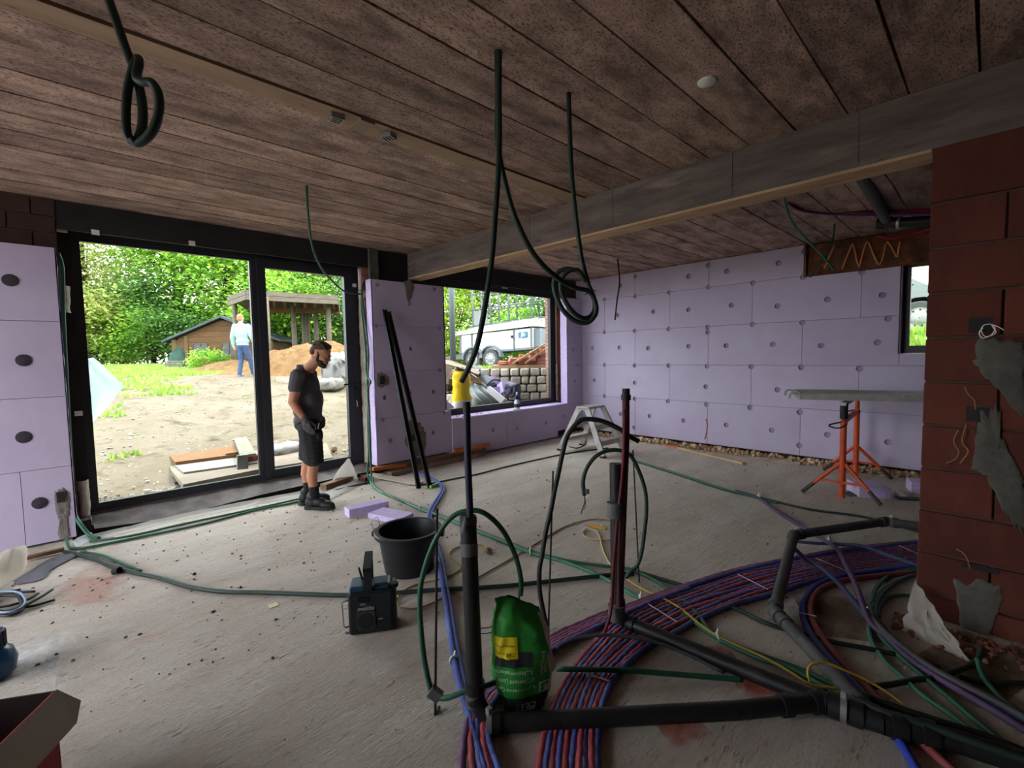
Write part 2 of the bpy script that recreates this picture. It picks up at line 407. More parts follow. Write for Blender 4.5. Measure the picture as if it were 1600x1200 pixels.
# ------------------------------------------------------------------ brick wall under the beam (near right), brick by brick
wr = MB(); wr.box2((3.512, -3.2, 0), (3.66, .262, 2.64))
wall_right = struct('wall_right', wr, m_mortar)
zs = [.0, .135, .38, .625, .87, 1.115, 1.36, 1.605, 1.85, 2.095, 2.34, 2.646]
rg = random.Random(3)
for i, (z0, z1) in enumerate(zip(zs, zs[1:])):
    y = .27; first = True
    while y > -2.2:
        L = .3 if (i % 2 and first) else .5
        first = False
        y0 = y-L
        dx = rg.uniform(-.004, .004)
        mb = MB(); mb.cbox((3.492+dx, y0+.006, z0+.007), (3.68, y-.004, z1-.007), .005)
        mesh_obj('brick', mb, m_brick, wall_right)
        y = y0
# wall boxes chased into the bricks and the plaster smeared below them
def blob_patch(pts, x, dx=-1, th=.012, seed=0):
    """irregular lump of plaster on a plane x = const, outline given in world points"""
    rg = random.Random(seed); c = V([sum(p[i] for p in pts)/len(pts) for i in range(3)])
    P = smooth_path(list(pts)+[pts[0]], 8)[:-1]; mb = MB(); n = len(P); vs = []; fs = []
    jit = [1+.16*noise.noise((i*.55, seed*3.1, 0))+.08*rg.uniform(-1, 1) for i in range(n)]
    for k, (s, d) in enumerate(((1, 0), (.97, .35), (.86, .6), (.62, .75), (.3, .8))):
        for i, p in enumerate(P):
            q = c+(V(p)-c)*s*(1+(jit[i]-1)*s); q[0] = x+dx*th*(d+(.35*noise.noise((q[1]*28, q[2]*28, seed))) * (k > 0)); vs.append(q)
    for k in range(4):
        for i in range(n): fs.append([k*n+i, k*n+(i+1) % n, (k+1)*n+(i+1) % n, (k+1)*n+i])
    fs.append([4*n+i for i in range(n)]); return mb.add(vs, fs)
for k, pts in enumerate([[(3.49,0.042,1.217),(3.49,-0.033,1.222),(3.49,-0.033,1.104),(3.49,-0.07,1.025),(3.49,-0.132,0.834),(3.49,-0.14,0.602),(3.49,-0.07,0.686),(3.49,0.006,0.859),(3.49,0.056,0.92)],
                         [(3.49,0.059,1.608),(3.49,-0.017,1.588),(3.49,-0.108,1.537),(3.49,-0.119,1.196),(3.49,-0.025,1.322),(3.49,0.061,1.455)],
                         [(3.49,0.111,0.262),(3.49,-0.048,0.292),(3.49,-0.075,0.204),(3.49,-0.045,0.034),(3.49,-0.006,-0.092),(3.49,-0.003,-0.147),(3.49,0.048,-0.135),(3.49,0.079,0.054)]]):
    part('plaster_patch', blob_patch(pts, 3.49, -1, .014, k), m_plaster, wall_right, True)
for a, b in (((3.49,0.096,1.705), (3.49,0.01,1.623)), ((3.49,0.091,1.23), (3.49,0.004,1.151)), ((3.49,0.084,0.369), (3.49,-0.058,0.345))):
    mb = MB(); y0, y1, z0, z1 = min(a[1], b[1]), max(a[1], b[1]), min(a[2], b[2]), max(a[2], b[2])
    mb.box2((3.483, y0, z0), (3.50, y1, z1)); bx = part('wall_box', mb, m_dark, wall_right)
mb = MB()
lp = [(3.45,0.041,1.65),(3.45,0.054,1.624),(3.45,0.041,1.597),(3.45,0.012,1.609),(3.45,-0.003,1.641),(3.45,0.009,1.665),(3.45,0.037,1.663),(3.45,0.047,1.637),(3.45,0.03,1.603),(3.45,-0.006,1.621),(3.45,0.009,1.661),(3.45,-0.01,1.654),(3.45,-0.035,1.633)]
mb.tube(lp, .0025, 6, 5); part('wire', mb, m_white, wall_right, True)
m_copper = M('thin_cable_brown', srgb(150, 120, 84), None, rough=.6)
for lp in ([(3.46,0.101,1.339),(3.46,0.085,1.299),(3.46,0.062,1.269),(3.46,0.055,1.218)], [(3.465,0.087,1.14),(3.465,0.101,1.041),(3.465,0.075,0.992),(3.465,0.098,0.936),(3.465,0.105,0.921)], [(3.47,0.118,1.101),(3.47,0.134,1.036),(3.47,0.112,0.982),(3.47,0.126,0.938),(3.47,0.161,0.911)], [(3.46,0.105,0.445),(3.46,0.077,0.431),(3.46,0.059,0.398),(3.46,0.047,0.348)]):
    mb = MB(); mb.tube(lp, .0025, 5, 4); part('wire', mb, m_copper, wall_right, True)
mb = MB(); mb.box2((3.66, -3.2, 0), (3.68, .25, 2.6)); part('plaster_coat', mb, m_plaster, wall_right)

# ------------------------------------------------------------------ window wall: bricks behind, lintel, boards in front
wf = MB()
OX = 6.72
wf.box2((-3.2, 5.70, 0), (-.0, 6.05, 3.05)); wf.box2((2.92, 5.70, 0), (4.03, 6.05, 3.05)); wf.box2((6.86, 5.70, 0), (7.7, 6.05, 3.05))
wf.box2((4.03, 5.70, 0), (6.86, 6.05, .58)); wf.box2((-.0, 5.72, 2.76), (2.92, 6.05, 3.05)); wf.box2((4.03, 5.70, 2.74), (6.86, 6.05, 3.05))
wall_front = struct('wall_front', wf, m_mortar)
def brickwork(x0, x1, z0, z1, y, L=.29, Hh=.14, axis='x', face=-1, par=None, th=.02, mat=None):
    rg = random.Random(int(x0*50+z0*9)); r = 0; z = z0
    while z < z1-.02:
        zt = min(z+Hh, z1); x = x0-(L/2 if r % 2 else 0)
        while x < x1-.01:
            a, b = max(x, x0), min(x+L, x1)
            if b-a > .02:
                mb = MB(); e = rg.uniform(-.003, .003)
                if axis == 'x': mb.box2((a+.005, y-th+e, z+.005), (b-.005, y+.002, zt-.005))
                else: mb.box2((y-th+e if face < 0 else y-.002, a+.005, z+.005), (y+.002 if face < 0 else y+th+e, b-.005, zt-.005))
                mesh_obj('brick', mb, mat or m_brick, par or wall_front)
            x += L
        z = zt; r += 1
brickwork(-1.6, -.0, 2.53, 2.97, 5.70, mat=M('dark_brown_brick', srgb(66, 44, 38), srgb(50, 36, 33), 4, rough=.9, bump=.3, rand=.08))                    # bare strip over the left boards, darker brown than the other brick
brickwork(5.70, 5.91, .12, 2.74, 2.92, .21, .14, 'y', -1)  # right jamb of the door
brickwork(5.70, 5.86, .62, 2.74, 6.86, .2, .14, 'y', -1)   # right jamb of the window
mb = MB(); mb.box2((-.0, 5.69, 2.72), (2.93, 5.72, 2.965)); part('lintel_membrane', mb, m_dark, wall_front)
mb = MB(); mb.box2((2.93, 5.69, 2.56), (4.05, 5.70, 2.965)); mb.box2((4.03, 5.68, 2.69), (6.9, 5.70, 2.93)); part('lintel_membrane', mb, m_dark, wall_front)
mb = MB(); mb.box2((-.0, 5.84, -.05), (.085, 5.93, 2.72)); part('jamb_membrane', mb, m_dark, wall_front)
def lumpy(x0, x1, y, z0, z1, d, seed, nx=4, nzz=26):
    def fn(u, v):
        x = x0+(x1-x0)*u; z = z0+(z1-z0)*v; e = math.sin(PI*u)**.5*d*(.7+.5*noise.noise((x*9, seed, z*14)))
        return (x+.012*noise.noise((seed, z*11, x)), y-e, z)
    return MB().grid(fn, nx, nzz)
part('foam_seal', lumpy(2.85, 2.945, 5.93, .12, 2.45, .17, 3, 6, 40), m_pu, wall_front, True)
part('foam_seal', lumpy(.0, .085, 5.84, .02, .46, .09, 5, 4, 12), m_pu, wall_front, True)
part('foam_seal', lumpy(-.015, .055, 5.82, 2.0, 2.24, .08, 6, 4, 8), m_pu, wall_front, True)
part('foam_seal', lumpy(6.79, 6.86, 5.86, .66, 1.35, .05, 7, 3, 12), m_pu, wall_front, True)
part('foam_seal', lumpy(6.79, 6.86, 5.86, 2.35, 2.62, .03, 8, 3, 6), m_pu, wall_front, True)
# outer brick leaf whose reveal shows at the right edge of the window
mb = MB(); mb.box2((6.99, 6.05, -.1), (7.75, 6.27, 3.05)); part('outer_leaf', mb, m_mortar, wall_front)
m_pinkb = M('pinkish_facing_brick', srgb(186, 150, 134), srgb(160, 124, 110), 6, rough=.9, rand=.08)
brickwork(6.05, 6.27, .3, 2.9, 6.99, .22, .075, 'y', -1, mat=m_pinkb)
# plaster column above the right jamb
mb = MB(); mb.box2((2.90, 5.64, 2.42), (3.02, 5.70, 2.965)); part('plaster_patch', mb, m_plaster, wall_front)

def board(par, axis, a0, a1, z0, z1, near, far, edge_noise=None):
    """one insulation board; axis 'x' lies on y planes, 'y' on x planes; near = visible face"""
    mb = MB(); g = .0016; ch = .002
    if axis == 'x': mb.cbox((a0+g, near, z0+g), (a1-g, far, z1-g), ch)
    else: mb.cbox((near, a0+g, z0+g), (far, a1-g, z1-g), ch)
    return mesh_obj('insulation_board', mb, m_xps, par)
# left block
R4 = [(.02, .655), (.655, 1.262), (1.262, 1.902), (1.902, 2.527)]
for i, (z0, z1) in enumerate(R4):
    cuts = [-3.0, -1.9, -.33, -.022] if i == 0 else ([-3.0, -2.25, -1.0, -.022] if i % 2 else [-3.0, -1.65, -.40-.75, -.022])
    for a, b in zip(cuts, cuts[1:]): board(wall_front, 'x', a, b, z0, z1, 5.55, 5.70)
# middle block
R5 = [(.13, .744), (.744, 1.362), (1.362, 1.966), (1.966, 2.556)]
for i, (z0, z1) in enumerate(R5):
    board(wall_front, 'x', 2.862+.004*i, 4.07 if i == 0 else 3.975, z0, z1, 5.55, 5.70)
# under and right of the window
for a, b, z0, z1 in ((4.07, 5.19, .03, .615), (5.19, 6.47, .03, .615)): board(wall_front, 'x', a, b, z0, z1, 5.53, 5.70)
for a, b, z0, z1 in ((6.47, 7.26, .13, .615), (6.775, 7.26, .615, 1.34), (6.775, 7.02, 1.34, 1.946), (7.02, 7.26, 1.34, 1.946), (6.775, 7.26, 1.946, 2.60)):
    board(wall_front, 'x', a, b, z0, z1, 5.55, 5.70)
mb = MB(); mb.box2((3.98, 5.55, .612), (6.79, 5.84, .622)); part('window_ledge', mb, m_xps_edge, wall_front)
# ragged cut edges facing the openings
def ragged(x, y0, y1, z0, z1, dirx, seed):
    def fn(u, v):
        z = z0+(z1-z0)*v; b = .011*noise.noise((seed, z*2.3, 0))+.006*noise.noise((seed, z*9, 1))
        return (x+dirx*(.004+abs(b))+.004*noise.noise((u*3, z*14, seed)), y0+(y1-y0)*u, z)
    return MB().grid(fn, 5, 46)
part('cut_edge', ragged(2.862, 5.549, 5.69, .13, 2.556, -1, 2), m_xps_edge, wall_front, True)
part('cut_edge', ragged(6.775, 5.549, 5.70, .62, 2.60, -1, 4), m_xps_edge, wall_front, True)
part('cut_edge', ragged(-.022, 5.549, 5.70, .02, 2.527, 1, 6), m_xps_edge, wall_front, True)

# fasteners: a round recess cut into the boards with a plug sunk in it
def carve(par, pts, nrm, r, depth):
    nv = V(nrm); cut = MB()
    for p in pts: cut.tube([V(p)-nv*depth, V(p)+nv*.03], r, 16)
    for ch in list(par.children):
        if not ch.name.startswith('insulation_board'): continue
        co = [v.co for v in ch.data.vertices]; lo_ = [min(c[i] for c in co)-r for i in range(3)]; hi_ = [max(c[i] for c in co)+r for i in range(3)]
        own = [p for p in pts if all(lo_[i] <= p[i] <= hi_[i] for i in range(3))]
        if not own: continue
        cut = MB()
        for p in own: cut.tube([V(p)-nv*depth, V(p)+nv*.03], r, 16)
        co_ = mesh_obj('cutter', cut, m_xps); bm = bmesh.new(); bm.from_mesh(co_.data); bmesh.ops.recalc_face_normals(bm, faces=bm.faces); bm.to_mesh(co_.data); bm.free()
        md = ch.modifiers.new('b', 'BOOLEAN'); md.operation = 'DIFFERENCE'; md.object = co_; md.solver = 'EXACT'
        dg = bpy.context.evaluated_depsgraph_get(); dg.update(); me = bpy.data.meshes.new_from_object(ch.evaluated_get(dg)); ch.modifiers.clear(); old = ch.data; ch.data = me; bpy.data.meshes.remove(old)
        cm_ = co_.data; bpy.data.objects.remove(co_); bpy.data.meshes.remove(cm_)
def sunk(pts, par, nrm, r=.034, depth=.022):
    carve(par, pts, nrm, r, depth); plugs([V(p)-V(nrm)*(depth-.001) for p in pts], par, nrm, m_plug, r*.93, True)
def plug_mesh(mat, r=.042, flat=False):
    prof = [(r, 0), (r*.99, .009), (r*.92, .010), (r*.70, .0035), (r*.3, .0015), (0.001, .0015)] if not flat else [(r, 0), (r, .003), (r*.94, .004), (.001, .004)]
    mb = MB(); mb.lathe(prof, n=16, caps=False); return mb
def plugs(pts, par, nrm, mat=m_plug, r=.042, flat=False):
    q = V((0, 0, 1)).rotation_difference(V(nrm)); first = None
    for p in pts:
        if first is None:
            o = mesh_obj('foam_plug', plug_mesh(mat, r, flat), mat, par, (0, 0, 0), True); first = o
            o.rotation_mode = 'QUATERNION'; o.rotation_quaternion = q
        else: o = first.copy(); COL.objects.link(o)
        o.location = V(p)
plugs([(-0.294,5.549,2.226),(-0.256,5.549,1.576),(-0.292,5.549,0.941),(-0.232,5.549,0.37)], wall_front, (0, -1, 0), m_plug_dark, .05, True)
sunk([(2.951,5.55,2.487),(3.833,5.55,2.505),(3.417,5.55,2.27),(2.913,5.55,1.959),(3.914,5.55,1.953),(3.416,5.55,1.66),(3.883,5.55,1.353),(3.763,5.55,1.045),(3.384,5.55,1.053),(2.996,5.55,1.021),(2.957,5.55,0.727),(3.942,5.55,0.723),(3.058,5.55,0.44),(3.743,5.55,0.455)], wall_front, (0, -1, 0), .030)
sunk([(4.866,5.53,0.353),(5.413,5.53,0.306),(6.14,5.53,0.321)], wall_front, (0, -1, 0), .030)
sunk([(6.951,5.55,1.637),(7.208,5.55,1.636),(7.104,5.55,1.328),(7.001,5.55,1.036),(6.666,5.55,0.391)], wall_front, (0, -1, 0), .030)
# plaster blobs around cut-out boxes in the boards
def blob_y(pts, y, th=.012, seed=0):
    q = [(p[1], p[0], p[2]) for p in pts]; mb = blob_patch(q, y, -1, th, seed)
    mb.v = [V((p.y, p.x, p.z)) for p in mb.v]; mb.f = [f[::-1] for f in mb.f]; return mb
for k, pts in enumerate([[(3.338,5.549,2.565),(3.429,5.549,2.6),(3.497,5.549,2.537),(3.473,5.549,2.422),(3.428,5.549,2.314),(3.388,5.549,2.312),(3.362,5.549,2.413)], [(2.898,5.549,1.338),(2.998,5.549,1.342),(3.061,5.549,1.28),(3.048,5.549,1.196),(2.963,5.549,1.15),(2.901,5.549,1.187)],
                         [(3.361,5.549,0.692),(3.512,5.549,0.63),(3.602,5.549,0.483),(3.616,5.549,0.251),(3.527,5.549,0.155),(3.394,5.549,0.213),(3.28,5.549,0.392),(3.316,5.549,0.582)], [(-0.143,5.549,0.439),(-0.099,5.549,0.463),(-0.053,5.549,0.43),(-0.048,5.549,0.304),(-0.067,5.549,0.166),(-0.067,5.549,0.034),(-0.104,5.549,0.022),(-0.141,5.549,0.056),(-0.127,5.549,0.182),(-0.144,5.549,0.299)]]):
    part('plaster_patch', blob_y(pts, 5.549, .007, k+9), m_plaster2, wall_front, True)
for a, b in (((2.931,5.53,1.303), (2.992,5.53,1.199)), ((3.341,5.53,0.465), (3.419,5.53,0.383)), ((-0.128,5.53,0.439), (-0.081,5.53,0.35))):
    mb = MB(); z0, z1 = sorted((a[2], b[2])); mb.box2((a[0], 5.531, z0), (b[0], 5.545, z1)); part('wall_box', mb, m_dark, wall_front)

# ------------------------------------------------------------------ far wall of lilac boards
wb = MB(); wb.box2((7.38, -4.2, 0), (7.95, .55, 3.05)); wb.box2((7.38, .76, 0), (7.95, 5.75, 3.05)); wb.box2((7.38, .5, 0), (7.95, .8, 1.48)); wb.box2((7.38, .5, 2.62), (7.95, .8, 3.05))  # unseen outer depth added to block sun through the small window
wall_back = struct('wall_back', wb, m_mortar)
YA = [5.7, 5.03, 3.745, 2.46, 1.175, -.1, -1.4, -2.7]; YB = [5.7, 4.395, 3.10, 1.815, .53, -.75, -2.05]
RB = [(.09, .75, YB), (.75, 1.34, YA), (1.34, 1.946, YB), (1.946, 2.548, YA), (2.548, 2.962, YB)]
for z0, z1, ys in RB:
    for a, b in zip(ys, ys[1:]):
        lo_, hi_ = b, a
        if z0 > 2.5 and hi_ < 1.9: continue
        zt = 2.535 if (abs(z0-1.946) < .01 and hi_ < 2) else z1
        # cut round the small window (y .5 .. .785, z 1.47 .. 2.63)
        if lo_ < .785 and hi_ > .40 and z1 > 1.47:
            if hi_ > .80: board(wall_back, 'y', .785, hi_, z0, zt, 7.25, 7.38)
            if lo_ < .38: board(wall_back, 'y', lo_, .10, z0, zt, 7.25, 7.38)
            if z0 < 1.47: board(wall_back, 'y', max(lo_, .1), min(hi_, .785), z0, 1.482, 7.25, 7.38)
        else: board(wall_back, 'y', lo_, hi_, z0, zt, 7.25, 7.38)
sunk([(7.25,4.382,2.884),(7.25,3.105,2.881),(7.25,1.81,2.875),(7.25,5.025,2.548),(7.25,4.382,2.541),(7.25,3.749,2.539),(7.25,3.102,2.547),(7.25,2.451,2.536),(7.25,1.818,2.535),(7.25,4.681,2.765),(7.25,3.422,2.757),(7.25,2.824,2.754),(7.25,2.119,2.769),(7.25,4.736,2.244),(7.25,4.038,2.246),(7.25,3.418,2.228),(7.25,2.752,2.24),(7.25,2.125,2.175),(7.25,5.029,1.946),(7.25,4.396,1.938),(7.25,3.757,1.938),(7.25,3.106,1.934),(7.25,3.106,1.854),(7.25,2.451,1.935),(7.25,1.814,1.923),(7.25,5.308,1.655),(7.25,4.711,1.653),(7.25,4.133,1.628),(7.25,3.414,1.643),(7.25,2.821,1.637),(7.25,2.174,1.638),(7.25,5.032,1.338),(7.25,4.396,1.329),(7.25,3.755,1.331),(7.25,3.111,1.324),(7.25,2.459,1.318),(7.25,1.817,1.313),(7.25,5.268,1.044),(7.25,4.396,1.022),(7.25,3.128,1),(7.25,2.105,0.993),(7.25,5.036,0.749),(7.25,4.397,0.736),(7.25,3.764,0.729),(7.25,3.115,0.717),(7.25,2.469,0.711),(7.25,1.821,0.695),(7.25,4.688,0.438),(7.25,4.107,0.451),(7.25,3.493,0.428),(7.25,2.807,0.421),(7.25,2.17,0.408),(7.25,4.41,0.218),(7.25,1.82,0.231),(7.25,1.533,2.207),(7.25,0.963,2.206),(7.25,0.901,1.913),(7.25,1.592,1.604),(7.25,0.998,1.628),(7.25,1.17,1.301),(7.25,1.495,0.42),(7.25,0.861,0.396),(7.25,1.174,2.514)], wall_back, (-1, 0, 0), .038, .03)
mb = MB(); mb.tube([(7.247,3.122,0.482),(7.247,3.101,0.382),(7.247,3.12,0.247),(7.247,3.14,0.162)], .008, 5, 4); part('cable_scar', mb, M('reddish_scar', srgb(168, 104, 96), None), wall_back)

# rusty steel lintel with glue foam over the small window
lint = MB(); lint.box2((7.30, -.3, 2.56), (7.38, 1.80, 2.955)); lint.box2((7.235, -.3, 2.53), (7.38, 1.80, 2.55)); lint.box2((7.24, 1.785, 2.53), (7.38, 1.81, 2.955))
lt = struct('trim_1', lint, m_rust); lt['label'] = 'rusty steel lintel with orange glue zigzag'
for zz in ([(7.29,1.586,2.618),(7.29,1.552,2.712),(7.29,1.505,2.837),(7.29,1.479,2.898)], [(7.29,1.389,2.581),(7.29,1.351,2.705),(7.29,1.307,2.835),(7.29,1.281,2.887),(7.29,1.259,2.787),(7.29,1.236,2.663),(7.29,1.208,2.587),(7.29,1.191,2.68),(7.29,1.167,2.795),(7.29,1.131,2.891),(7.29,1.09,2.782),(7.29,1.049,2.665),(7.29,1.016,2.59),(7.29,0.986,2.624),(7.29,0.969,2.714),(7.29,0.954,2.835)], [(7.29,0.942,2.856),(7.29,0.904,2.795),(7.29,0.872,2.721),(7.29,0.84,2.647),(7.29,0.826,2.774),(7.29,0.816,2.832)]):
    mb = MB(); mb.tube(zz, .012, 6, 3); part('glue_bead', mb, m_foamline, lt, True)

# hidden side of the room: left wall, its wide opening added for more daylight, rear wall
wl_ = MB(); wl_.box2((-3.4, -4.2, 0), (-3.2, 2.5, 3.05)); wl_.box2((-3.4, 5.5, 0), (-3.2, 6.05, 3.05)); wl_.box2((-3.4, 2.5, 2.85), (-3.2, 5.5, 3.05))
struct('wall_left', wl_, m_mortar)
wq = MB(); wq.box2((-3.4, -4.4, 0), (7.7, -4.2, 3.05)); struct('wall_rear', wq, m_mortar)
rf = MB(); rf.box2((-3.9, -4.8, 3.3), (8.2, 6.5, 3.55)); struct('roof', rf, m_void)

# ------------------------------------------------------------------ door_1: fixed pane and door leaf
def rect_frame(mb, x0, x1, z0, z1, y0, y1, wl, wr, wb_, wt):
    mb.box2((x0, y0, z0), (x0+wl, y1, z1)); mb.box2((x1-wr, y0, z0), (x1, y1, z1))
    mb.box2((x0+wl, y0, z0), (x1-wr, y1, z0+wb_)); mb.box2((x0+wl, y0, z1-wt), (x1-wr, y1, z1))
fr = MB(); rect_frame(fr, .07, 2.865, .12, 2.77, 5.92, 5.99, .055, .04, .05, .06)
fr.box2((1.575, 5.92, .17), (1.63, 5.99, 2.71))
door_1 = struct('door_1', fr, m_frame); door_1['label'] = 'anthracite glazed terrace door with fixed side pane'
sx = MB(); rect_frame(sx, .125, 1.575, .17, 2.71, 5.935, 5.985, .022, .012, .025, .03); part('fixed_sash', sx, m_frame, door_1)
lf = MB(); rect_frame(lf, 1.63, 2.825, .145, 2.72, 5.895, 5.965, .088, .165, .09, .11); leaf = part('door_leaf', lf, m_frame, door_1)
p_ = MB(); p_.box2((.14, 5.955, .19), (1.57, 5.962, 2.69)); part('glass_pane', p_, m_glass, door_1)
p_ = MB(); p_.box2((1.71, 5.925, .23), (2.67, 5.932, 2.62)); part('glass_pane', p_, m_glass, leaf)
hd = MB(); hd.box2((2.755, 5.875, 1.0), (2.785, 5.895, 1.24)); hd.tube([(2.77, 5.88, 1.205), (2.77, 5.835, 1.205), (2.755, 5.83, 1.205), (2.575, 5.83, 1.205)], .0105, 8)
part('door_handle', hd, M('black_handle', srgb(22, 22, 24), None, rough=.35), leaf, label='black lever handle')
kk = MB(); kk.tube([(2.765, 5.89, .98), (2.765, 5.87, .965), (2.762, 5.865, .93), (2.766, 5.868, .9)], .006, 6); part('key_bunch', kk, m_steelz, leaf)
tags = MB()
for a in ((0.252,5.685,2.727), (0.984,5.685,2.741), (0.052,5.83,1.082), (2.8,5.89,2.506)):
    tags.box(a, (.055, .008, .045))
    part('sticker', tags, m_white, door_1); tags = MB()
th = MB(); th.box2((.0, 5.9, -.2), (2.88, 6.0, .12)); part('threshold', th, M('grey_threshold', srgb(92, 86, 82), srgb(70, 66, 64), 8, rough=.9, bump=.3), door_1)

# window_1
fr = MB(); rect_frame(fr, 4.08, 6.80, .60, 2.74, 5.85, 5.93, .07, .07, .05, .06)
window_1 = struct('window_1', fr, m_frame)
sx = MB(); rect_frame(sx, 4.14, 6.74, .65, 2.69, 5.86, 5.925, .075, .075, .07, .075); part('window_sash', sx, m_frame, window_1)
p_ = MB(); p_.box2((4.20, 5.885, .70), (6.68, 5.892, 2.64)); part('glass_pane', p_, m_glass, window_1)
sk = MB(); sk.box((5.489,5.848,2.701), (.13, .006, .022)); part('sticker', sk, m_white, window_1)
sd = MB(); sd.box2((4.03, 5.79, .585), (6.86, 5.86, .60)); part('window_sill', sd, m_frame, window_1)
# window_2
fr = MB(); fr.box2((7.40, .10, 1.49), (7.47, .15, 2.61)); fr.box2((7.40, .715, 1.49), (7.47, .785, 2.61)); fr.box2((7.40, .15, 1.49), (7.47, .715, 1.58)); fr.box2((7.40, .15, 2.525), (7.47, .715, 2.61))
window_2 = struct('window_2', fr, m_frame)
p_ = MB(); p_.box2((7.43, .14, 1.57), (7.436, .72, 2.54)); part('glass_pane', p_, m_glass, window_2)
rv = MB(); rv.box2((7.25, .785, 1.482), (7.40, .80, 2.54)); rv.box2((7.25, .1, 1.478), (7.40, .79, 1.488)); part('reveal', rv, m_xps_edge, window_2)

# chalk and spray marks on the slab: flat, soft edged
def mark_mat(name, col, sc, amax=.6):
    m = bpy.data.materials.new(name); m.use_nodes = True; n = m.node_tree.nodes; l = m.node_tree.links; b = n['Principled BSDF']; b.inputs['Base Color'].default_value = col; b.inputs['Roughness'].default_value = .95
    tcn = n.new('ShaderNodeTexCoord'); gn = n.new('ShaderNodeVectorMath'); gn.operation = 'SUBTRACT'; gn.inputs[1].default_value = (.5, .5, 0); l.new(tcn.outputs['Generated'], gn.inputs[0])
    ln = n.new('ShaderNodeVectorMath'); ln.operation = 'LENGTH'; mz = n.new('ShaderNodeVectorMath'); mz.operation = 'MULTIPLY'; mz.inputs[1].default_value = (1, 1, 0); l.new(gn.outputs[0], mz.inputs[0]); l.new(mz.outputs[0], ln.inputs[0])
    q = n.new('ShaderNodeTexNoise'); q.inputs['Scale'].default_value = sc; q.inputs['Detail'].default_value = 7; l.new(tcn.outputs['Object'], q.inputs['Vector'])
    ad = n.new('ShaderNodeMath'); ad.operation = 'SUBTRACT'; l.new(q.outputs['Fac'], ad.inputs[0]); l.new(ln.outputs['Value'], ad.inputs[1])
    mr = n.new('ShaderNodeMapRange'); mr.inputs['From Min'].default_value = .0; mr.inputs['From Max'].default_value = .6; mr.inputs['To Max'].default_value = amax; l.new(ad.outputs[0], mr.inputs['Value'])
    tp = n.new('ShaderNodeBsdfTransparent'); mx = n.new('ShaderNodeMixShader'); l.new(mr.outputs[0], mx.inputs[0]); l.new(tp.outputs[0], mx.inputs[1]); l.new(b.outputs[0], mx.inputs[2]); l.new(mx.outputs[0], n['Material Output'].inputs['Surface']); return m
m_red_mark = mark_mat('red_spray_mark', srgb(210, 96, 76), 9, .55); m_white_mark = mark_mat('white_chalk_mark', srgb(226, 226, 224), 12); m_pink_mark = mark_mat('pinkish_dust', srgb(204, 164, 150), 6, .6); m_dark_mark = mark_mat('dark_damp_mark', srgb(112, 84, 62), 5, .9)
for k, (a, b_, w_, mm) in enumerate((((-0.12,3.706,0.001), (-0.161,2.999,0.001), .035, m_white_mark), ((-0.254,3.713,0.001), (-0.188,3.208,0.001), .22, m_white_mark), ((2.362,0.976,0.001), (2.276,0.883,0.001), .10, m_red_mark), ((1.802,0.942,0.001), (1.712,0.772,0.001), .12, m_red_mark), ((2.313,0.746,0.001), (2.135,0.661,0.001), .12, m_red_mark), ((-0.131,4.281,0.001), (0.233,4.292,0.001), .55, m_pink_mark), ((3.153,0.173,0.001), (3.048,-0.147,0.001), .42, m_dark_mark), ((3.372,0.683,0.001), (2.956,0.451,0.001), .25, m_dark_mark))):
    mb = MB(); mb.bar(a, b_, w_*1.6, .001); mesh_obj('floor_mark', mb, mm, floor)

# ------------------------------------------------------------------ the ground outside
def gz(x, y):
    """height of the ground: garden slopes up from the terrace; to the right a higher yard behind a stone retaining wall"""
    p = V((x, y, 0)); c = p.dot(V((.691, .72, 0))); l = p.dot(V((.72, -.693, 0)))
    if y <= 7.2: g = -.02
    elif y < 15: g = -.02+1.09*(y-7.2)/7.8
    elif y < 25: g = 1.07+.28*(y-15)/10
    else: g = 1.35
    low = .35+.012*max(0, c-7)
    k = min(1, max(0, (c-9.42)/.25)); yard = low*(1-k)+(1.21-.02*min(6, max(0, c-9.6)))*k
    if x > 6: 
        b = min(1, max(0, (x-7.9)/2.2))*min(1, max(0, (5.3-y)/1.2)); yard = yard*(1-b)+b*max(yard, 1.78)
    t = min(1, max(0, (l+2.7)/1.6)); t = t*t*(3-2*t)
    if y < 7.0: t = t if x > 3.6 else 0
    return g*(1-t)+yard*t
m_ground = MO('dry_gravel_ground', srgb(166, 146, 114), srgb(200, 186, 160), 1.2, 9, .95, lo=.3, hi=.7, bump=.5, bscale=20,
             spots=[(srgb(128, 104, 74), 3.2, .54, .7), (srgb(96, 86, 66), 26, .58, .72), (srgb(150, 156, 96), 1.1, .6, .72)])
m_grass_g = M('lawn_ground', srgb(112, 142, 62), srgb(142, 170, 82), 3, 8, .95, bump=.5, bscale=30)
m_grass = M('grass_blades', srgb(122, 164, 62), srgb(168, 196, 96), 2, rough=.8, island=.25, trans=.3)
def gmesh(x0, x1, y0, y1, st):
    nx = int((x1-x0)/st); ny = int((y1-y0)/st)
    def fn(u, v):
        x = x0+(x1-x0)*u; y = y0+(y1-y0)*v; n_ = .035*noise.noise((x*.9, y*.9, 0))+.015*noise.noise((x*3, y*3, 4)) if y > 6.4 else 0
        return (x, y, gz(x, y)+n_)
    return MB().grid(fn, nx, ny)
ground = struct('ground', gmesh(-22, 30, 6.06, 50, .3), m_ground, True)
g2 = gmesh(7.71, 30, -22, 6.06, .35); part('yard_ground', g2, m_grass_g, ground, True)
def fnw(u, v): return (-22+18.6*u, -22+28.06*v, -.05+.1*noise.noise((u*9, v*9, 2)))
part('side_ground', MB().grid(fnw, 30, 30), m_ground, ground, True)
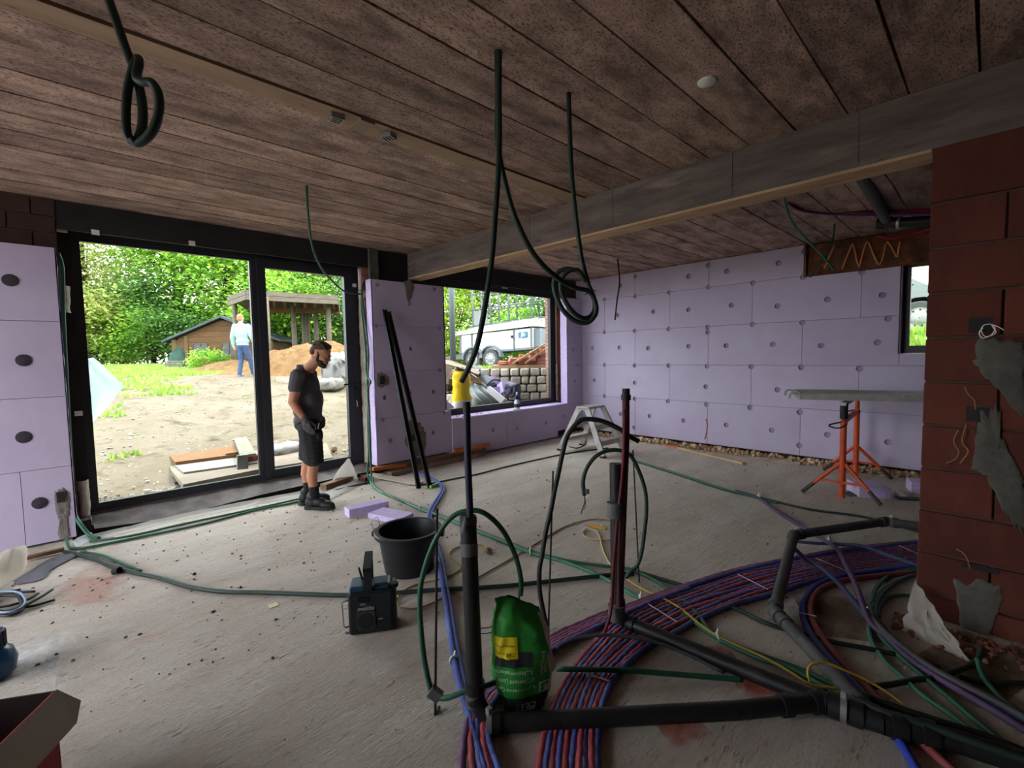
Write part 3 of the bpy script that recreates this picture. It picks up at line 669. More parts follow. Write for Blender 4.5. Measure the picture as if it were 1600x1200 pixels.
# lawn: thin turf with blades, in the sunny strip by the hedge, and patches on the gravel
def blades(mb, x, y, z, h, rg, wd=.03):
    a = rg.random()*6.28; dx, dy = math.cos(a)*wd, math.sin(a)*wd; l = rg.uniform(-.5, .5)*h
    mb.add([(x-dx, y-dy, z), (x+dx, y+dy, z), (x+l*dy/wd, y-l*dx/wd, z+h)], [(0, 1, 2)])
rg = random.Random(5); gb = MB()
def inlawn(x, y):
    e = noise.noise((x*.35, y*.35, 7))
    if y > 16.2+1.2*e and x < 3.2+1.5*e: return 1
    if 12.8 < y < 15.4 and x < 2.2 and noise.noise((x*.8, y*1.1, 3)) > -.05: return .45
    if y > 8.5 and x < .75 and noise.noise((x*1.4, y*.9, 1)) > .0: return .35
    return 0
for _ in range(52000):
    x, y = rg.uniform(-2.5, 5.5), 8.3+19*rg.random()**1.1; d_ = inlawn(x, y)
    if rg.random() < d_: blades(gb, x, y, gz(x, y)-.01, rg.uniform(.05, .13), rg, .02+.0016*y)
for _ in range(9000):
    c, l = rg.uniform(9.6, 15), rg.uniform(-2.5, 6); p = V((.691, .72, 0))*c+V((.72, -.693, 0))*l
    if noise.noise((p.x*.7, p.y*.7, 2)) > -.1: blades(gb, p.x, p.y, gz(p.x, p.y)-.01, rg.uniform(.06, .18), rg, .035)
for _ in range(5000):
    x, y = rg.uniform(8.6, 13), rg.uniform(-1, 3); blades(gb, x, y, gz(x, y)-.01, rg.uniform(.06, .2), rg, .03)
o = mesh_obj('lawn_grass', gb, m_grass); tag(o, 'bright green lawn in front of the trees and in patches on the dry ground', 'grass', None, 'stuff')
pb = MB(); rg = random.Random(8)
for _ in range(1300):
    x, y = rg.uniform(-.2, 4.2), 6.9+rg.random()**1.6*9; s = rg.uniform(.008, .035)
    pb.rock((x, y, gz(x, y)+.004), s, rg, .6)
o = mesh_obj('gravel_stones', pb, M('pale_stones', srgb(200, 194, 182), srgb(120, 110, 96), 2, rough=.9, island=.2)); tag(o, 'small pale stones scattered over the dry ground outside', 'gravel', None, 'stuff')

# ------------------------------------------------------------------ trees and shrubs
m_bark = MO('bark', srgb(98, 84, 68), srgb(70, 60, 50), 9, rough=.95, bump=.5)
LEAF = {
 'bright': M('bright_green_leaves', srgb(166, 206, 80), srgb(114, 170, 60), 1.2, 4, .6, island=.35, trans=.45),
 'olive': M('olive_green_leaves', srgb(178, 184, 104), srgb(136, 154, 82), 1.0, 4, .7, island=.35, trans=.4),
 'dark': M('dark_green_leaves', srgb(104, 148, 66), srgb(74, 116, 54), 1.2, 4, .7, island=.35, trans=.3),
 'grey': M('grey_green_leaves', srgb(146, 172, 112), srgb(108, 138, 86), 1.2, 4, .7, island=.3, trans=.3),
 'yellow': M('yellow_green_leaves', srgb(182, 196, 66), srgb(132, 164, 60), 1.2, 4, .6, island=.3, trans=.45),
}
def crown(c, r, n, size, rg, clusters=46, sp=.3):
    """leaves as folded blades round cluster centres on the branches' ends"""
    mb = MB(); cs = []
    c = V(c)
    while len(cs) < clusters:
        p = V((rg.uniform(-1, 1), rg.uniform(-1, 1), rg.uniform(-1, 1)))
        if .3 < p.length < 1: cs.append(c+V((p.x*r[0], p.y*r[1], p.z*r[2])))
    vv = mb.v; ff = mb.f
    for i in range(n):
        k = cs[i % clusters]; s = sp*min(r)
        p = k+V((rg.gauss(0, s), rg.gauss(0, s), rg.gauss(0, s*.7)))
        a = rg.random()*6.28; t = rg.uniform(-.9, .5); d = V((math.cos(a)*math.cos(t), math.sin(a)*math.cos(t), math.sin(t)))
        u = d.cross(V((rg.uniform(-.4, .4), rg.uniform(-.4, .4), 1))).normalized(); nn = u.cross(d)
        L = size*rg.uniform(.7, 1.3); W = L*.33; o = len(vv)
        vv += [p, p+d*L*.5+u*W+nn*W*.3, p+d*L, p+d*L*.5-u*W+nn*W*.3]; ff.append([o, o+1, o+2]); ff.append([o, o+2, o+3])
    return mb, cs
def tree(base, h, r, kind, label, n=7000, size=.26, name='garden_tree', trunk=True, clusters=46, group=None, seed=0, cat='tree', sp=.3):
    rg = random.Random(seed); b = V(base); t = thing(name, b, label, cat, group)
    cz = b.z+h-r[2]; mb, cs = crown((b.x, b.y, cz), r, n, size, rg, clusters, sp)
    part('crown', mb, LEAF[kind], t)
    tr = MB()
    top = V((b.x, b.y, cz+r[2]*.2)); tr.tube([b-V((0, 0, .1)), b.lerp(top, .5)+V((rg.uniform(-.15, .15), 0, 0)), top], .12, 8, 4, (.028*h**.9, .012*h**.8))
    if trunk:
        for k in cs[::3]:
            a = b.lerp(top, rg.uniform(.35, .9)); tr.tube([a, a.lerp(k, .5)+V((0, 0, -.2)), k], .03, 5, 3, (.012*h**.7, .012))
    part('trunk', tr, m_bark, t, True); return t
def G(p): return (p[0], p[1], gz(p[0], p[1]))
tree(G((0.937,33.911,2.456)), 10.5, (3.2, 3.2, 4.6), 'olive', 'tall olive and brownish tree at the far left of the terrace door view', 11000, .22, seed=1)
tree(G((2.862,40.412,2.633)), 9.0, (3.0, 2.5, 3.6), 'grey', 'thin grey-green tree with bright sky showing through its top', 3600, .2, seed=2)
tree(G((4.918,32.864,2.435)), 11.5, (3.4, 3.0, 4.6), 'bright', 'bright green broad-leaved tree behind the wooden garden shed', 13000, .25, seed=3)
tree(G((6.811,29.649,2.352)), 11.5, (3.2, 3.0, 4.8), 'bright', 'bright green tree with hanging leaf sprays left of the carport roof', 13000, .25, seed=4)
tree(G((9.309,28.637,2.329)), 10.5, (3.0, 2.8, 4.4), 'bright', 'bright green tree rising over the middle of the carport roof', 13000, .25, seed=5)
tree(G((12.349,29.888,2.368)), 11.0, (3.2, 3.0, 4.6), 'grey', 'dull grey-green tree behind the right end of the carport', 9000, .22, seed=6)
tree(G((12.783,26.686,2.283)), 10.0, (3.0, 3.0, 4.4), 'grey', 'grey-green tree hidden mostly by the right edge of the terrace door', 7000, .22, seed=7)
tree(G((3.284,30.244,2.197)), 4.6, (2.4, 1.6, 2.0), 'dark', 'dark green bushy shrub left of the wooden garden shed', 5500, .22, 'garden_shrub', seed=8, cat='shrub')
tree(G((1.861,28.817,2.018)), 3.2, (1.3, 1.2, 1.5), 'bright', 'light green rounded shrub at the lawn edge', 3600, .17, 'garden_shrub', seed=9, cat='shrub', clusters=26)
tree(G((0.348,28.877,1.973)), 4.2, (1.8, 1.4, 2.0), 'olive', 'olive shrub with brown stems at the left end of the lawn', 4200, .2, 'garden_shrub', seed=10, cat='shrub')
tree(G((3.607,27.121,1.793)), 2.6, (1.5, 1.2, 1.2), 'dark', 'low dark shrub beside the green covered heap', 3200, .16, 'garden_shrub', seed=11, cat='shrub', clusters=26)
tree(G((3.916,20.511,1.089)), .85, (.75, .6, .42), 'bright', 'small pale green bush on the edge of the earth heap', 1500, .1, 'garden_shrub', False, 16, seed=12, cat='shrub')
tree(G((7.825,24.44,1.58)), 4.6, (2.4, 1.6, 2.1), 'bright', 'bright green shrub seen between the carport posts', 5200, .22, 'garden_shrub', seed=13, cat='shrub')
tree(G((9.483,24.234,1.549)), 4.8, (2.6, 1.6, 2.2), 'dark', 'dark green shrub behind the right carport posts', 5200, .2, 'garden_shrub', seed=14, cat='shrub')
for k, px_d in enumerate([(0.17,37.382,1.951), (1.294,37.691,1.939), (2.46,35.178,1.896), (3.672,34.011,1.867), (5.205,33.926,1.845), (7.822,34.188,1.812), (9.318,32.748,1.776), (11.33,32.202,1.743), (13.452,31.55,1.707), (14.578,29.075,1.665)]):
    tree(G(px_d), 3.4+.5*(k % 3), (2.6, 1.6, 1.9), ['dark', 'grey', 'dark', 'bright'][k % 4], 'low hedge shrub closing the garden under the trees, '+['first', 'second', 'third', 'fourth', 'fifth', 'sixth', 'seventh', 'eighth', 'ninth', 'tenth'][k]+' from the left of the row', 5200, .24, 'hedge_shrub', True, 30, 'hedge row at the back of the garden', 40+k, 'shrub')
# seen through the other window
tree(G((12.863,18.2,1.449)), 6.5, (1.8, 1.8, 3.0), 'yellow', 'yellow-green tree left of the grey pole by the trailer', 5200, .2, seed=15)
tree(G((14.29,16.827,1.415)), 7.4, (2.8, 2.0, 3.2), 'bright', 'light green tree behind the scaffold rack of the trailer', 4600, .24, seed=16)
tree(G((17.194,16.812,1.364)), 6.4, (2.2, 2.0, 2.8), 'dark', 'darker green tree behind the right end of the scaffold rack', 4500, .2, seed=17)
tree(G((12.133,16.123,1.448)), 3.6, (1.6, 1.2, 1.7), 'yellow', 'yellow-green hedge shrub behind the trailer drawbar', 4200, .14, 'garden_shrub', seed=18, cat='shrub')
tree(G((12.288,11.118,1.525)), 3.4, (1.2, 1.1, 1.5), 'dark', 'dark shrub behind the rear end of the trailer', 2800, .13, 'garden_shrub', seed=19, cat='shrub')

for k, (p_, lab) in enumerate((((12.598,15.685,1.547), 'low green hedge shrub behind the left half of the white trailer'), ((13.256,14.356,1.524), 'low green hedge shrub behind the twin wheels of the white trailer'), ((13.23,12.305,1.602), 'low green hedge shrub behind the right end of the white trailer'))):
    tree(G(p_), 2.2, (2.0, 1.0, 1.2), 'yellow' if k == 0 else 'bright', lab, 3800, .16, 'hedge_shrub', True, 30, None, 60+k, 'shrub')

# ------------------------------------------------------------------ garden shed
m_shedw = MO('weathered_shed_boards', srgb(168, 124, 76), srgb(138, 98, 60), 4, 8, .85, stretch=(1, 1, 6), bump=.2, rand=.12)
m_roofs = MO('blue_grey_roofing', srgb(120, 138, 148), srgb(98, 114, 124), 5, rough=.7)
sb = V(G((4.93,23.027,1.289))); sh = thing('garden_shed', sb, 'small brown wooden garden shed with a blue-grey felt roof under the trees', 'shed')
SR = V((.80, -.60, 0)); SD = V((.60, .80, 0))
def S(u, d, z): return sb+SR*u+SD*d+V((0, 0, z))
W2 = 2.0; EH = 1.15; PH = 2.0
for k in range(9):
    z0 = -.15+k*.235; z1 = z0+.228
    # gable boards get shorter under the roof
    hw0 = W2 if z0 < EH else W2*(PH-z0)/(PH-EH); hw1 = W2 if z1 < EH else W2*(PH-z1)/(PH-EH)
    if hw1 < .05: continue
    mb = MB(); mb.add([S(-hw0, 0, z0), S(hw0, 0, z0), S(hw1, 0, z1), S(-hw1, 0, z1), S(-hw0, .05, z0), S(hw0, .05, z0), S(hw1, .05, z1), S(-hw1, .05, z1)],
                      [(0, 1, 2, 3), (7, 6, 5, 4), (0, 4, 5, 1), (3, 2, 6, 7), (0, 3, 7, 4), (1, 5, 6, 2)]); part('wall_board', mb, m_shedw, sh)
mb = MB(); mb.add([S(-W2, .06, -.15), S(-W2, 2.4, -.15), S(-W2, 2.4, EH), S(-W2, .06, EH), S(-W2+.05, .06, -.15), S(-W2+.05, 2.4, -.15), S(-W2+.05, 2.4, EH), S(-W2+.05, .06, EH)], [(0, 1, 2, 3), (7, 6, 5, 4), (0, 4, 5, 1), (3, 2, 6, 7), (0, 3, 7, 4), (1, 5, 6, 2)])
part('side_wall', mb, m_shedw, sh); mb = MB()
mb.add([S(W2-.05, .06, -.15), S(W2-.05, 2.4, -.15), S(W2-.05, 2.4, EH), S(W2-.05, .06, EH), S(W2, .06, -.15), S(W2, 2.4, -.15), S(W2, 2.4, EH), S(W2, .06, EH)], [(0, 1, 2, 3), (7, 6, 5, 4), (0, 4, 5, 1), (3, 2, 6, 7), (0, 3, 7, 4), (1, 5, 6, 2)])
part('side_wall', mb, m_shedw, sh)
for s in (-1, 1):
    mb = MB(); p0, p1 = S(s*(W2+.35), -.25, EH-.12), S(0, -.25, PH+.06); q0, q1 = S(s*(W2+.35), 2.6, EH-.12), S(0, 2.6, PH+.06); u = V((0, 0, .09))
    mb.add([p0, p1, q1, q0, p0+u, p1+u, q1+u, q0+u], [(0, 1, 2, 3), (7, 6, 5, 4), (0, 4, 5, 1), (1, 5, 6, 2), (2, 6, 7, 3), (3, 7, 4, 0)]); part('roof_panel', mb, m_roofs, sh)
for uu in (-.95, .2):
    w_ = MB()
    for a in (-.28, 0, .28): w_.bar(S(uu+a, -.03, .45), S(uu+a, -.03, .98), .03, .03)
    for z in (.45, .71, .98): w_.bar(S(uu-.28, -.03, z), S(uu+.28, -.03, z), .03, .03)
    f_ = part('window', w_, MO('grey_window_bars', srgb(150, 140, 124), None), sh)
    w_ = MB(); w_.bar(S(uu-.28, -.012, .715), S(uu+.28, -.012, .715), .01, .53); part('pane', w_, MO('dim_pane', srgb(106, 110, 106), None, rough=.2), f_)
mb = MB(); mb.bar(S(-1.98, -.04, -.2), S(-1.98, -.04, 1.15), .16, .05); part('corner_post', mb, MO('pale_post', srgb(176, 146, 100), None, rand=.05), sh); mb = MB(); mb.bar(S(-1.5, -.04, -.2), S(-1.5, -.04, 1.3), .12, .05); part('corner_post', mb, MO('pale_post', (1, 1, 1, 1)), sh); mb = MB(); mb.bar(S(.85, -.04, -.2), S(.85, -.04, 1.5), .1, .05); part('corner_post', mb, MO('pale_post', srgb(176, 146, 100), None, rand=.05), sh)
# green tarpaulin heap and pale crate beside the shed
tp = V(G((3.573,24.333,1.321))); mb = MB()
def fnt(u, v):
    a = 2*PI*u; r = .62*(1-v**1.6)+.02; return (tp.x+r*math.cos(a)*.8+.08*noise.noise((u*8, v*6, 1)), tp.y+r*math.sin(a)*.8, tp.z-.05+1.25*v+.05*noise.noise((u*9, v*5, 3)))
mb.grid(fnt, 22, 14); solo('tarpaulin_heap', mb, MO('green_tarpaulin', srgb(44, 122, 96), srgb(34, 98, 80), 8, rough=.6, bump=.3), 'green netted tarpaulin heap leaning at the left end of the shed', 'tarpaulin', None, True)
cb = V(G((3.071,21.758,1.3))); ct = thing('pallet_crate', cb, 'low pale crate standing on the lawn in front of the shed', 'crate')
for k in range(4):
    mb = MB(); mb.bar(cb+SR*-.32+V((0, 0, .06+.07*k)), cb+SR*.32+V((0, 0, .06+.07*k)), .5, .05); part('slat', mb, MO('bleached_wood', srgb(206, 198, 182), srgb(172, 162, 146), 6), ct)
mb = MB(); mb.bar(cb+SR*-.3, cb+SR*-.3+V((0, 0, .3)), .08, .5); part('batten', mb, MO('bleached_wood', (1, 1, 1, 1)), ct); mb = MB(); mb.bar(cb+SR*.3, cb+SR*.3+V((0, 0, .3)), .08, .5); part('batten', mb, MO('bleached_wood', (1,1,1,1)), ct)

# ------------------------------------------------------------------ carport
m_cw = MO('weathered_timber', srgb(186, 172, 150), srgb(150, 136, 116), 4, 8, .85, stretch=(1, 1, 5), bump=.2)
m_cw2 = MO('raw_timber_under_roof', srgb(186, 148, 92), srgb(150, 112, 66), 4, 8, .85)
cp = V(G((6.446,18.843,1.864))); cpt = thing('carport', cp, 'open timber carport with a flat pale roof on round posts', 'carport')
ztop = (6.544,18.9,3.606)[2]
FL, FR_, BL, BR = V((4.262,18.985,3.339)), V((7.308,16.777,3.606)), V((6.084,23.543,3.986)), V((9.491,21.664,4.027))
FM = V((4.369,17.091,3.503)); 
for p in (FL, FR_, BL, BR, FM): p.z = ztop+.05
FL.z -= .05
for nm, (a, b) in (('fascia_board', (FL, FM)), ('fascia_board', (FM, FR_)), ('fascia_board', (FR_, BR))):
    mb = MB(); mb.bar(a+V((0, 0, .1)), b+V((0, 0, .1)), .06, .15); part(nm, mb, m_cw, cpt)
    mb = MB(); mb.bar(a+V((0, 0, -.06)), b+V((0, 0, -.06)), .05, .15); part(nm, mb, m_cw, cpt)
mb = MB(); mb.prism([(p.x, p.y) for p in (FL, FM, FR_, BR, BL)], ztop+.16, ztop+.22); part('roof_deck', mb, m_cw, cpt)
for k in range(9):
    t = (k+.5)/9; a = FM.lerp(FR_, t); b = BL.lerp(BR, t); a = a.lerp(b, .03); mb = MB(); mb.bar(a+V((0, 0, .02)), b+V((0, 0, .02)), .1, .18); part('rafter', mb, m_cw2, cpt)
mb = MB(); mb.bar(FM.lerp(BL, .5)+V((0, 0, -.15)), FR_.lerp(BR, .5)+V((0, 0, -.15)), .14, .2); part('cross_beam', mb, m_cw2, cpt)
for p in ((4.887,16.842,1.579), (6.428,18.86,1.865), (7.454,20.675,2.114), (8.142,22.101,2.153), (7.638,19.802,2.091), (7.245,17.534,2.03), (4.529,19.272,1.602)):
    g = gz(p[0], p[1]); mb = MB(); mb.tube([(p[0], p[1], g-.1), (p[0], p[1], ztop+.02)], .095, 10, 0, (.1, .085)); part('post', mb, m_cw, cpt, True)

# ------------------------------------------------------------------ earth heap, sacks, slabs
m_earth = MO('orange_earth', srgb(206, 162, 104), srgb(176, 128, 76), 5, 9, .95, bump=.8, bscale=12, spots=[(srgb(226, 190, 136), 3, .58, .72)])
hc = V((6.082,15.275,1.548)); ha = V((.72, -.69, 0)); hb = V((.69, .72, 0)); hz0 = gz(hc.x, hc.y)
def fnh(u, v):
    a, b = (u-.5)*7.0, (v-.5)*3.4; s = max(0, 1-(abs(b)/1.6)**1.7); l = a-.35
    prof = max(0, 1-((l/3.3) if l < 0 else l/2.6)**2 if abs(l) < 3.3 else 0)
    p = hc+ha*a+hb*b; h = 1.02*s*prof**.9; h += .10*noise.noise((a*2.2, b*2.2, 0))*min(1, h*3)+.09*noise.noise((a*6, b*6, 3))*min(1, h*4)+.05*noise.noise((a*13, b*13, 5))*min(1, h*4)
    return (p.x, p.y, gz(p.x, p.y)-.03+h)
mb = MB().grid(fnh, 140, 70); o = solo('earth_heap', mb, m_earth, 'long heap of orange-brown earth in front of the carport', 'heap', None, True)
hc2 = V((4.2,17.882,1.161))
def fnh2(u, v):
    a, b = (u-.5)*3.2, (v-.5)*2.0; s = max(0, 1-(a/1.5)**2)*max(0, 1-(b/.95)**2); p = hc2+ha*a+hb*b; h = .42*s+.05*noise.noise((a*4, b*4, 8))*min(1, s*4)
    return (p.x, p.y, gz(p.x, p.y)-.03+h)
solo('earth_heap', MB().grid(fnh2, 46, 30), m_earth, 'small low earth heap behind the legs of the man in the mint sweater', 'heap', None, True)
def sack(c, sz, mat, label, rz=0, seed=1, cat='sack', name='sack', group=None, squash=.0):
    c = V(c); R = Matrix.Rotation(rz, 3, 'Z')
    def fn(u, v):
        a = 2*PI*u; ph = -PI/2+PI*v; cx, sx_ = math.cos(a), math.sin(a); e = .6
        f = lambda t: math.copysign(abs(t)**e, t)
        q = V((f(cx)*f(math.cos(ph))*sz[0]/2, f(sx_)*f(math.cos(ph))*sz[1]/2, f(math.sin(ph))*sz[2]/2))
        q += V((1, 1, .7))*.06*min(sz)*1.6*noise.noise((q.x*7/max(sz)*2, q.y*9, q.z*9+seed))*2
        return c+V((0, 0, sz[2]/2))+R@q
    return solo(name, MB().grid(fn, 28, 14), mat, label, cat, group, True)
m_bigbag = MO('white_woven_sack', srgb(226, 226, 222), srgb(206, 204, 198), 6, rough=.8, bump=.4, bscale=12)
gp = lambda p, dz=0: (p[0], p[1], gz(p[0], p[1])+dz)
sack(gp((5.609,12.927,1.266)), (.95, .8, .9), m_bigbag, 'large white bulk bag beside the earth heap', .3, 2)
sack(gp((5.091,12.307,1.202)), (.8, .6, .32), MO('pale_rubble_sack', srgb(214, 208, 196), srgb(186, 180, 166), 5, bump=.5), 'low pale rubble sack in front of the white bulk bag', .8, 3)
mb = MB(); c_ = V(gp((4.912,13.296,1.015))); mb.bar(c_+ha*-.9+V((0, 0, .1)), c_+ha*.5+V((0, 0, .1)), .25, .26, roll=.05); solo('concrete_kerb', mb, M('kerb_concrete', srgb(176, 160, 146), srgb(150, 134, 120), 6, bump=.3), 'grey-brown concrete kerb block lying along the foot of the earth heap', 'kerb')

# ------------------------------------------------------------------ board stack just outside the terrace door
m_osb = MO('osb_board', srgb(206, 150, 86), srgb(176, 116, 60), 22, 4, .8, bump=.2)
m_wboard = MO('white_coated_board', srgb(232, 230, 224), srgb(212, 206, 196), 3, rough=.6)
m_ply = MO('pale_plywood', srgb(226, 206, 182), srgb(206, 182, 154), 3, 8, .8, stretch=(1, 5, 1))
def slab(name, pts, z, th, mat, label, group=None, cat='board'):
    mb = MB(); mb.prism([(p[0], p[1]) for p in pts], z, z+th); mb.f = [f[::-1] for f in mb.f] if (V(pts[1])-V(pts[0])).cross(V(pts[2])-V(pts[1])).z < 0 else mb.f
    return solo(name, mb, mat, label, cat, group)
gs = gz(1.0, 7.6)
slab('plywood_board', [(0.909,6.591,0.09),(0.927,7.565,0.09),(1.014,8.827,0.09),(1.72,9.332,0.09),(3.782,9.826,0.09),(2.74,6.686,0.09),(1.81,6.744,0.09)], .03, .06, m_ply, 'pale plywood board at the bottom of the stack outside the door')
slab('coated_board', [(0.998,7.816,0.115),(1.005,7.184,0.115),(1.844,7.101,0.115),(2.109,7.981,0.115),(1.554,8.464,0.115)], .092, .024, m_wboard, 'white coated board in the middle of the stack outside the door')
slab('osb_board', [(1.02,9.041,0.16),(0.999,7.756,0.16),(1.845,7.676,0.16),(2.034,8.035,0.16),(2.218,9.009,0.16),(1.835,9.176,0.16)], .118, .042, m_osb, 'orange-brown chipboard on top at the back of the stack outside the door')
slab('wood_offcut', [(1.597,7.714,0.185),(1.825,7.727,0.185),(1.88,7.951,0.185),(1.657,7.988,0.185)], .16, .025, m_osb, 'small brown offcut lying on the orange-brown chipboard outside', None, 'offcut')
mb = MB(); mb.bar((2.441,10.877,0.16), (1.715,7.012,0.24), .19, .04); solo('pale_plank', mb, MO('greenish_plank', srgb(206, 202, 176), srgb(182, 176, 150), 3, 8, stretch=(4, 1, 1)), 'short pale plank lying across the board stack outside', 'plank')
mb = MB(); mb.bar((1.491,6.35,0.382), (1.482,6.35,0.208), .12, .025, (0, 1, 0)); o = solo('metal_plate', mb, m_steelz, 'small square grey metal plate standing against the glass at the board stack', 'plate')
mb = MB(); mb.bar((1.746,7.213,0.16), (1.897,7.227,0.16), .09, .07); solo('red_brick', mb, MO('pink_red_brick', srgb(186, 92, 92), None, rough=.9), 'red brick lying beside the small metal plate outside', 'brick')
mb = MB(); mb.bar((0.856,8.505,0.02), (1.038,8.607,0.02), .10, .03); mb.bar((1.031,8.614,0.02), (0.907,7.042,0.02), .035, .03); solo('dark_batten', mb, MO('dark_batten_m', srgb(64, 60, 60), None, rough=.8), 'dark thin batten sticking out at the left of the board stack', 'batten')
sack((2.428,7.711,0.02), (.62, .42, .2), m_bigbag, 'white sack lying on the boards behind the man in shorts', .35, 7)
mb = MB(); mb.rock((3.074,7.435,0.06), .07, random.Random(2)); solo('brick_lump', mb, MO('reddish_lump', srgb(196, 150, 122), None, rough=.9), 'reddish stone lump outside, right of the man in shorts', 'stone')
# pale plastic sheet hanging outside at the left jamb
def fnp(u, v):
    z = .95+.62*v; wd = .02+.30*(1-abs(v-.55)/.56)**.8 if abs(v-.55) < .56 else .02
    return (.09+wd*u, 6.12+.10*u+.03*math.sin(u*7+v*4), z+.06*u*(v-.5))
solo('plastic_sheet', MB().grid(fnp, 12, 18), film_mat('pale_blue_film', srgb(214, 232, 238), .9), 'pale blue plastic sheet fluttering outside at the left door jamb', 'sheet', None, True)

# ------------------------------------------------------------------ yard seen through the second window: retaining wall, trailer, rubble
m_stone = M('cobble_stone', srgb(212, 204, 184), srgb(176, 168, 148), 5, 7, .95, bump=.5, bscale=16, rand=.14)
FX = V((.72, -.693, 0)).normalized(); FC = V((.693, .72, 0)).normalized()
base = V((6.499,6.766,0.962)); base.z = 0
rwm = MB(); a = base+FX*-1.9+FC*.06; b = base+FX*.86+FC*.06
rwm.bar(a+V((0, 0, .78)), b+V((0, 0, .78)), .1, .98); rw = struct('retaining_wall', rwm, MO('joint_earth', srgb(104, 100, 84), srgb(84, 80, 66), 9, rough=.95))
rg = random.Random(21)
for r in range(6):
    z0 = .30+.165*r; u = -1.9+rg.uniform(0, .15)
    while u < .74:
        wdt = rg.uniform(.15, .24); mb = MB(); R = Matrix((FX, FC, V((0, 0, 1)))).transposed()
        cc = base+FX*(u+wdt/2)+V((0, 0, z0+.08))
        m2 = MB(); m2.cbox((-wdt/2+.012, -.05, -.072), (wdt/2-.012, .05, .072), .03)
        sk = rg.uniform(-.15, .15); m2.v = [V((p.x+sk*p.z, p.y+rg.uniform(-.006, .006), p.z)) for p in m2.v]
        m2.xf(Matrix.Translation(cc)@R.to_4x4()); mesh_obj('stone', m2, m_stone, rw); u += wdt

m_tw = M('trailer_white_panel', srgb(216, 222, 218), srgb(206, 212, 208), 2, rough=.5)
m_tar = M('white_tarp', srgb(238, 238, 236), srgb(226, 226, 224), 3, rough=.6, bump=.15)
m_alu = MO('scaffold_aluminium', srgb(172, 178, 180), srgb(150, 156, 158), 8, rough=.5, metal=.3)
m_tyre = M('rubber_tyre', srgb(70, 70, 72), None, rough=.85)
m_fend = M('grey_fender', srgb(98, 106, 114), None, rough=.6)
w0 = V((9.834,12.8,1.753)); w1 = V((10.699,10.169,1.819)); tz = 1.12
tdir = (w1-w0); tdir.z = 0; Lt = tdir.length; tdir.normalize(); tn = V((-tdir.y, tdir.x, 0))      # tn points away from the room
if tn.dot(FC) < 0: tn = -tn
tb = V((w0.x, w0.y, tz)); tr_ = thing('car_trailer', tb, 'white box trailer with twin wheels on the upper yard behind the stone wall', 'trailer')
def T(u, d, z): return tb+tdir*u+tn*d+V((0, 0, z+.05*u))
def tbox(name, u0, u1, d0, d1, z0, z1, mat, par=tr_):
    mb = MB(); mb.add([T(u, d, z) for z in (z0, z1) for d in (d0, d1) for u in (u0, u1)], [(0, 2, 3, 1), (4, 5, 7, 6), (0, 1, 5, 4), (2, 6, 7, 3), (0, 4, 6, 2), (1, 3, 7, 5)]); return part(name, mb, mat, par)
for k in range(4): tbox('side_panel', 0, Lt, .0, .05, .54+.15*k, .685+.15*k, m_tw)
tbox('front_panel', 0, .05, .05, 1.7, .54, 1.14, m_tw); tbox('rear_panel', Lt-.05, Lt, .05, 1.7, .54, 1.14, m_tw); tbox('floor_pan', 0, Lt, 0, 1.7, .47, .54, m_fend)
for u in (.03, .5, 2.12, Lt-.03): tbox('stanchion', u-.03, u+.03, -.03, .0, .50, 1.16, m_alu)
tbox('corner_post', Lt-.02, Lt+.22, .1, 1.6, .54, 1.12, m_fend)
mb = MB(); mb.add([T(-.25, -.08, 1.17), T(Lt+.1, -.08, 1.20), T(Lt+.1, 1.75, 1.20), T(-.25, 1.75, 1.17), T(.25, .5, 1.40), T(Lt, .5, 1.52), T(Lt, 1.2, 1.52), T(.25, 1.2, 1.40)],
                  [(3, 2, 1, 0), (0, 1, 5, 4), (1, 2, 6, 5), (2, 3, 7, 6), (3, 0, 4, 7), (4, 5, 6, 7)]); part('tarp_cover', mb, m_tar, tr_)
for z in (1.16, 1.25):
    mb = MB(); mb.bar(T(-.2, -.09, z), T(Lt+.1, -.09, z+.05), .03, .035); part('side_rail', mb, m_tw, tr_)
def wheel(c, ax, r, wd, par, name='wheel'):
    mb = MB(); mb.lathe([(r*.64, -wd/2), (r*.92, -wd/2), (r, -wd*.3), (r, wd*.3), (r*.92, wd/2), (r*.64, wd/2)], c, 26, ax, caps=False); wo = part(name, mb, m_tyre, par, 'auto')
    mb = MB(); mb.lathe([(r*.66, wd*.5), (r*.60, wd*.44), (r*.36, wd*.48), (r*.30, wd*.6), (.01, wd*.6)], c, 22, ax, caps=False)
    rim_ = part('rim', mb, M('silver_rim', srgb(160, 162, 160), srgb(136, 138, 136), 8, rough=.5, metal=.1), wo, True)
    q = V((0, 0, 1)).rotation_difference(V(ax).normalized())
    for k in range(9):
        hl = MB(); hl.lathe([(r*.055, wd*.53), (.001, wd*.53)], V(c)+q@V((r*.48*math.cos(k*.698), r*.48*math.sin(k*.698), 0)), 8, ax, caps=False); part('rim_hole', hl, m_dark, wo)
    return wo
for u in (.57, 1.27):
    wheel(T(u, -.02, .27), -tn, .30, .2, tr_)
    mb = MB()
    def arc(a, d, r): return T(u+math.cos(a)*r, d, .30+math.sin(a)*r)
    for k in range(10):
        a0, a1 = PI*k/10, PI*(k+1)/10
        mb.add([arc(a0, -.16, .36), arc(a1, -.16, .36), arc(a1, -.16, .41), arc(a0, -.16, .41), arc(a0, .14, .36), arc(a1, .14, .36), arc(a1, .14, .41), arc(a0, .14, .41)],
               [(0, 1, 2, 3), (7, 6, 5, 4), (2, 1, 5, 6), (3, 2, 6, 7), (0, 3, 7, 4), (1, 0, 4, 5)])
    part('fender', mb, m_fend, tr_)
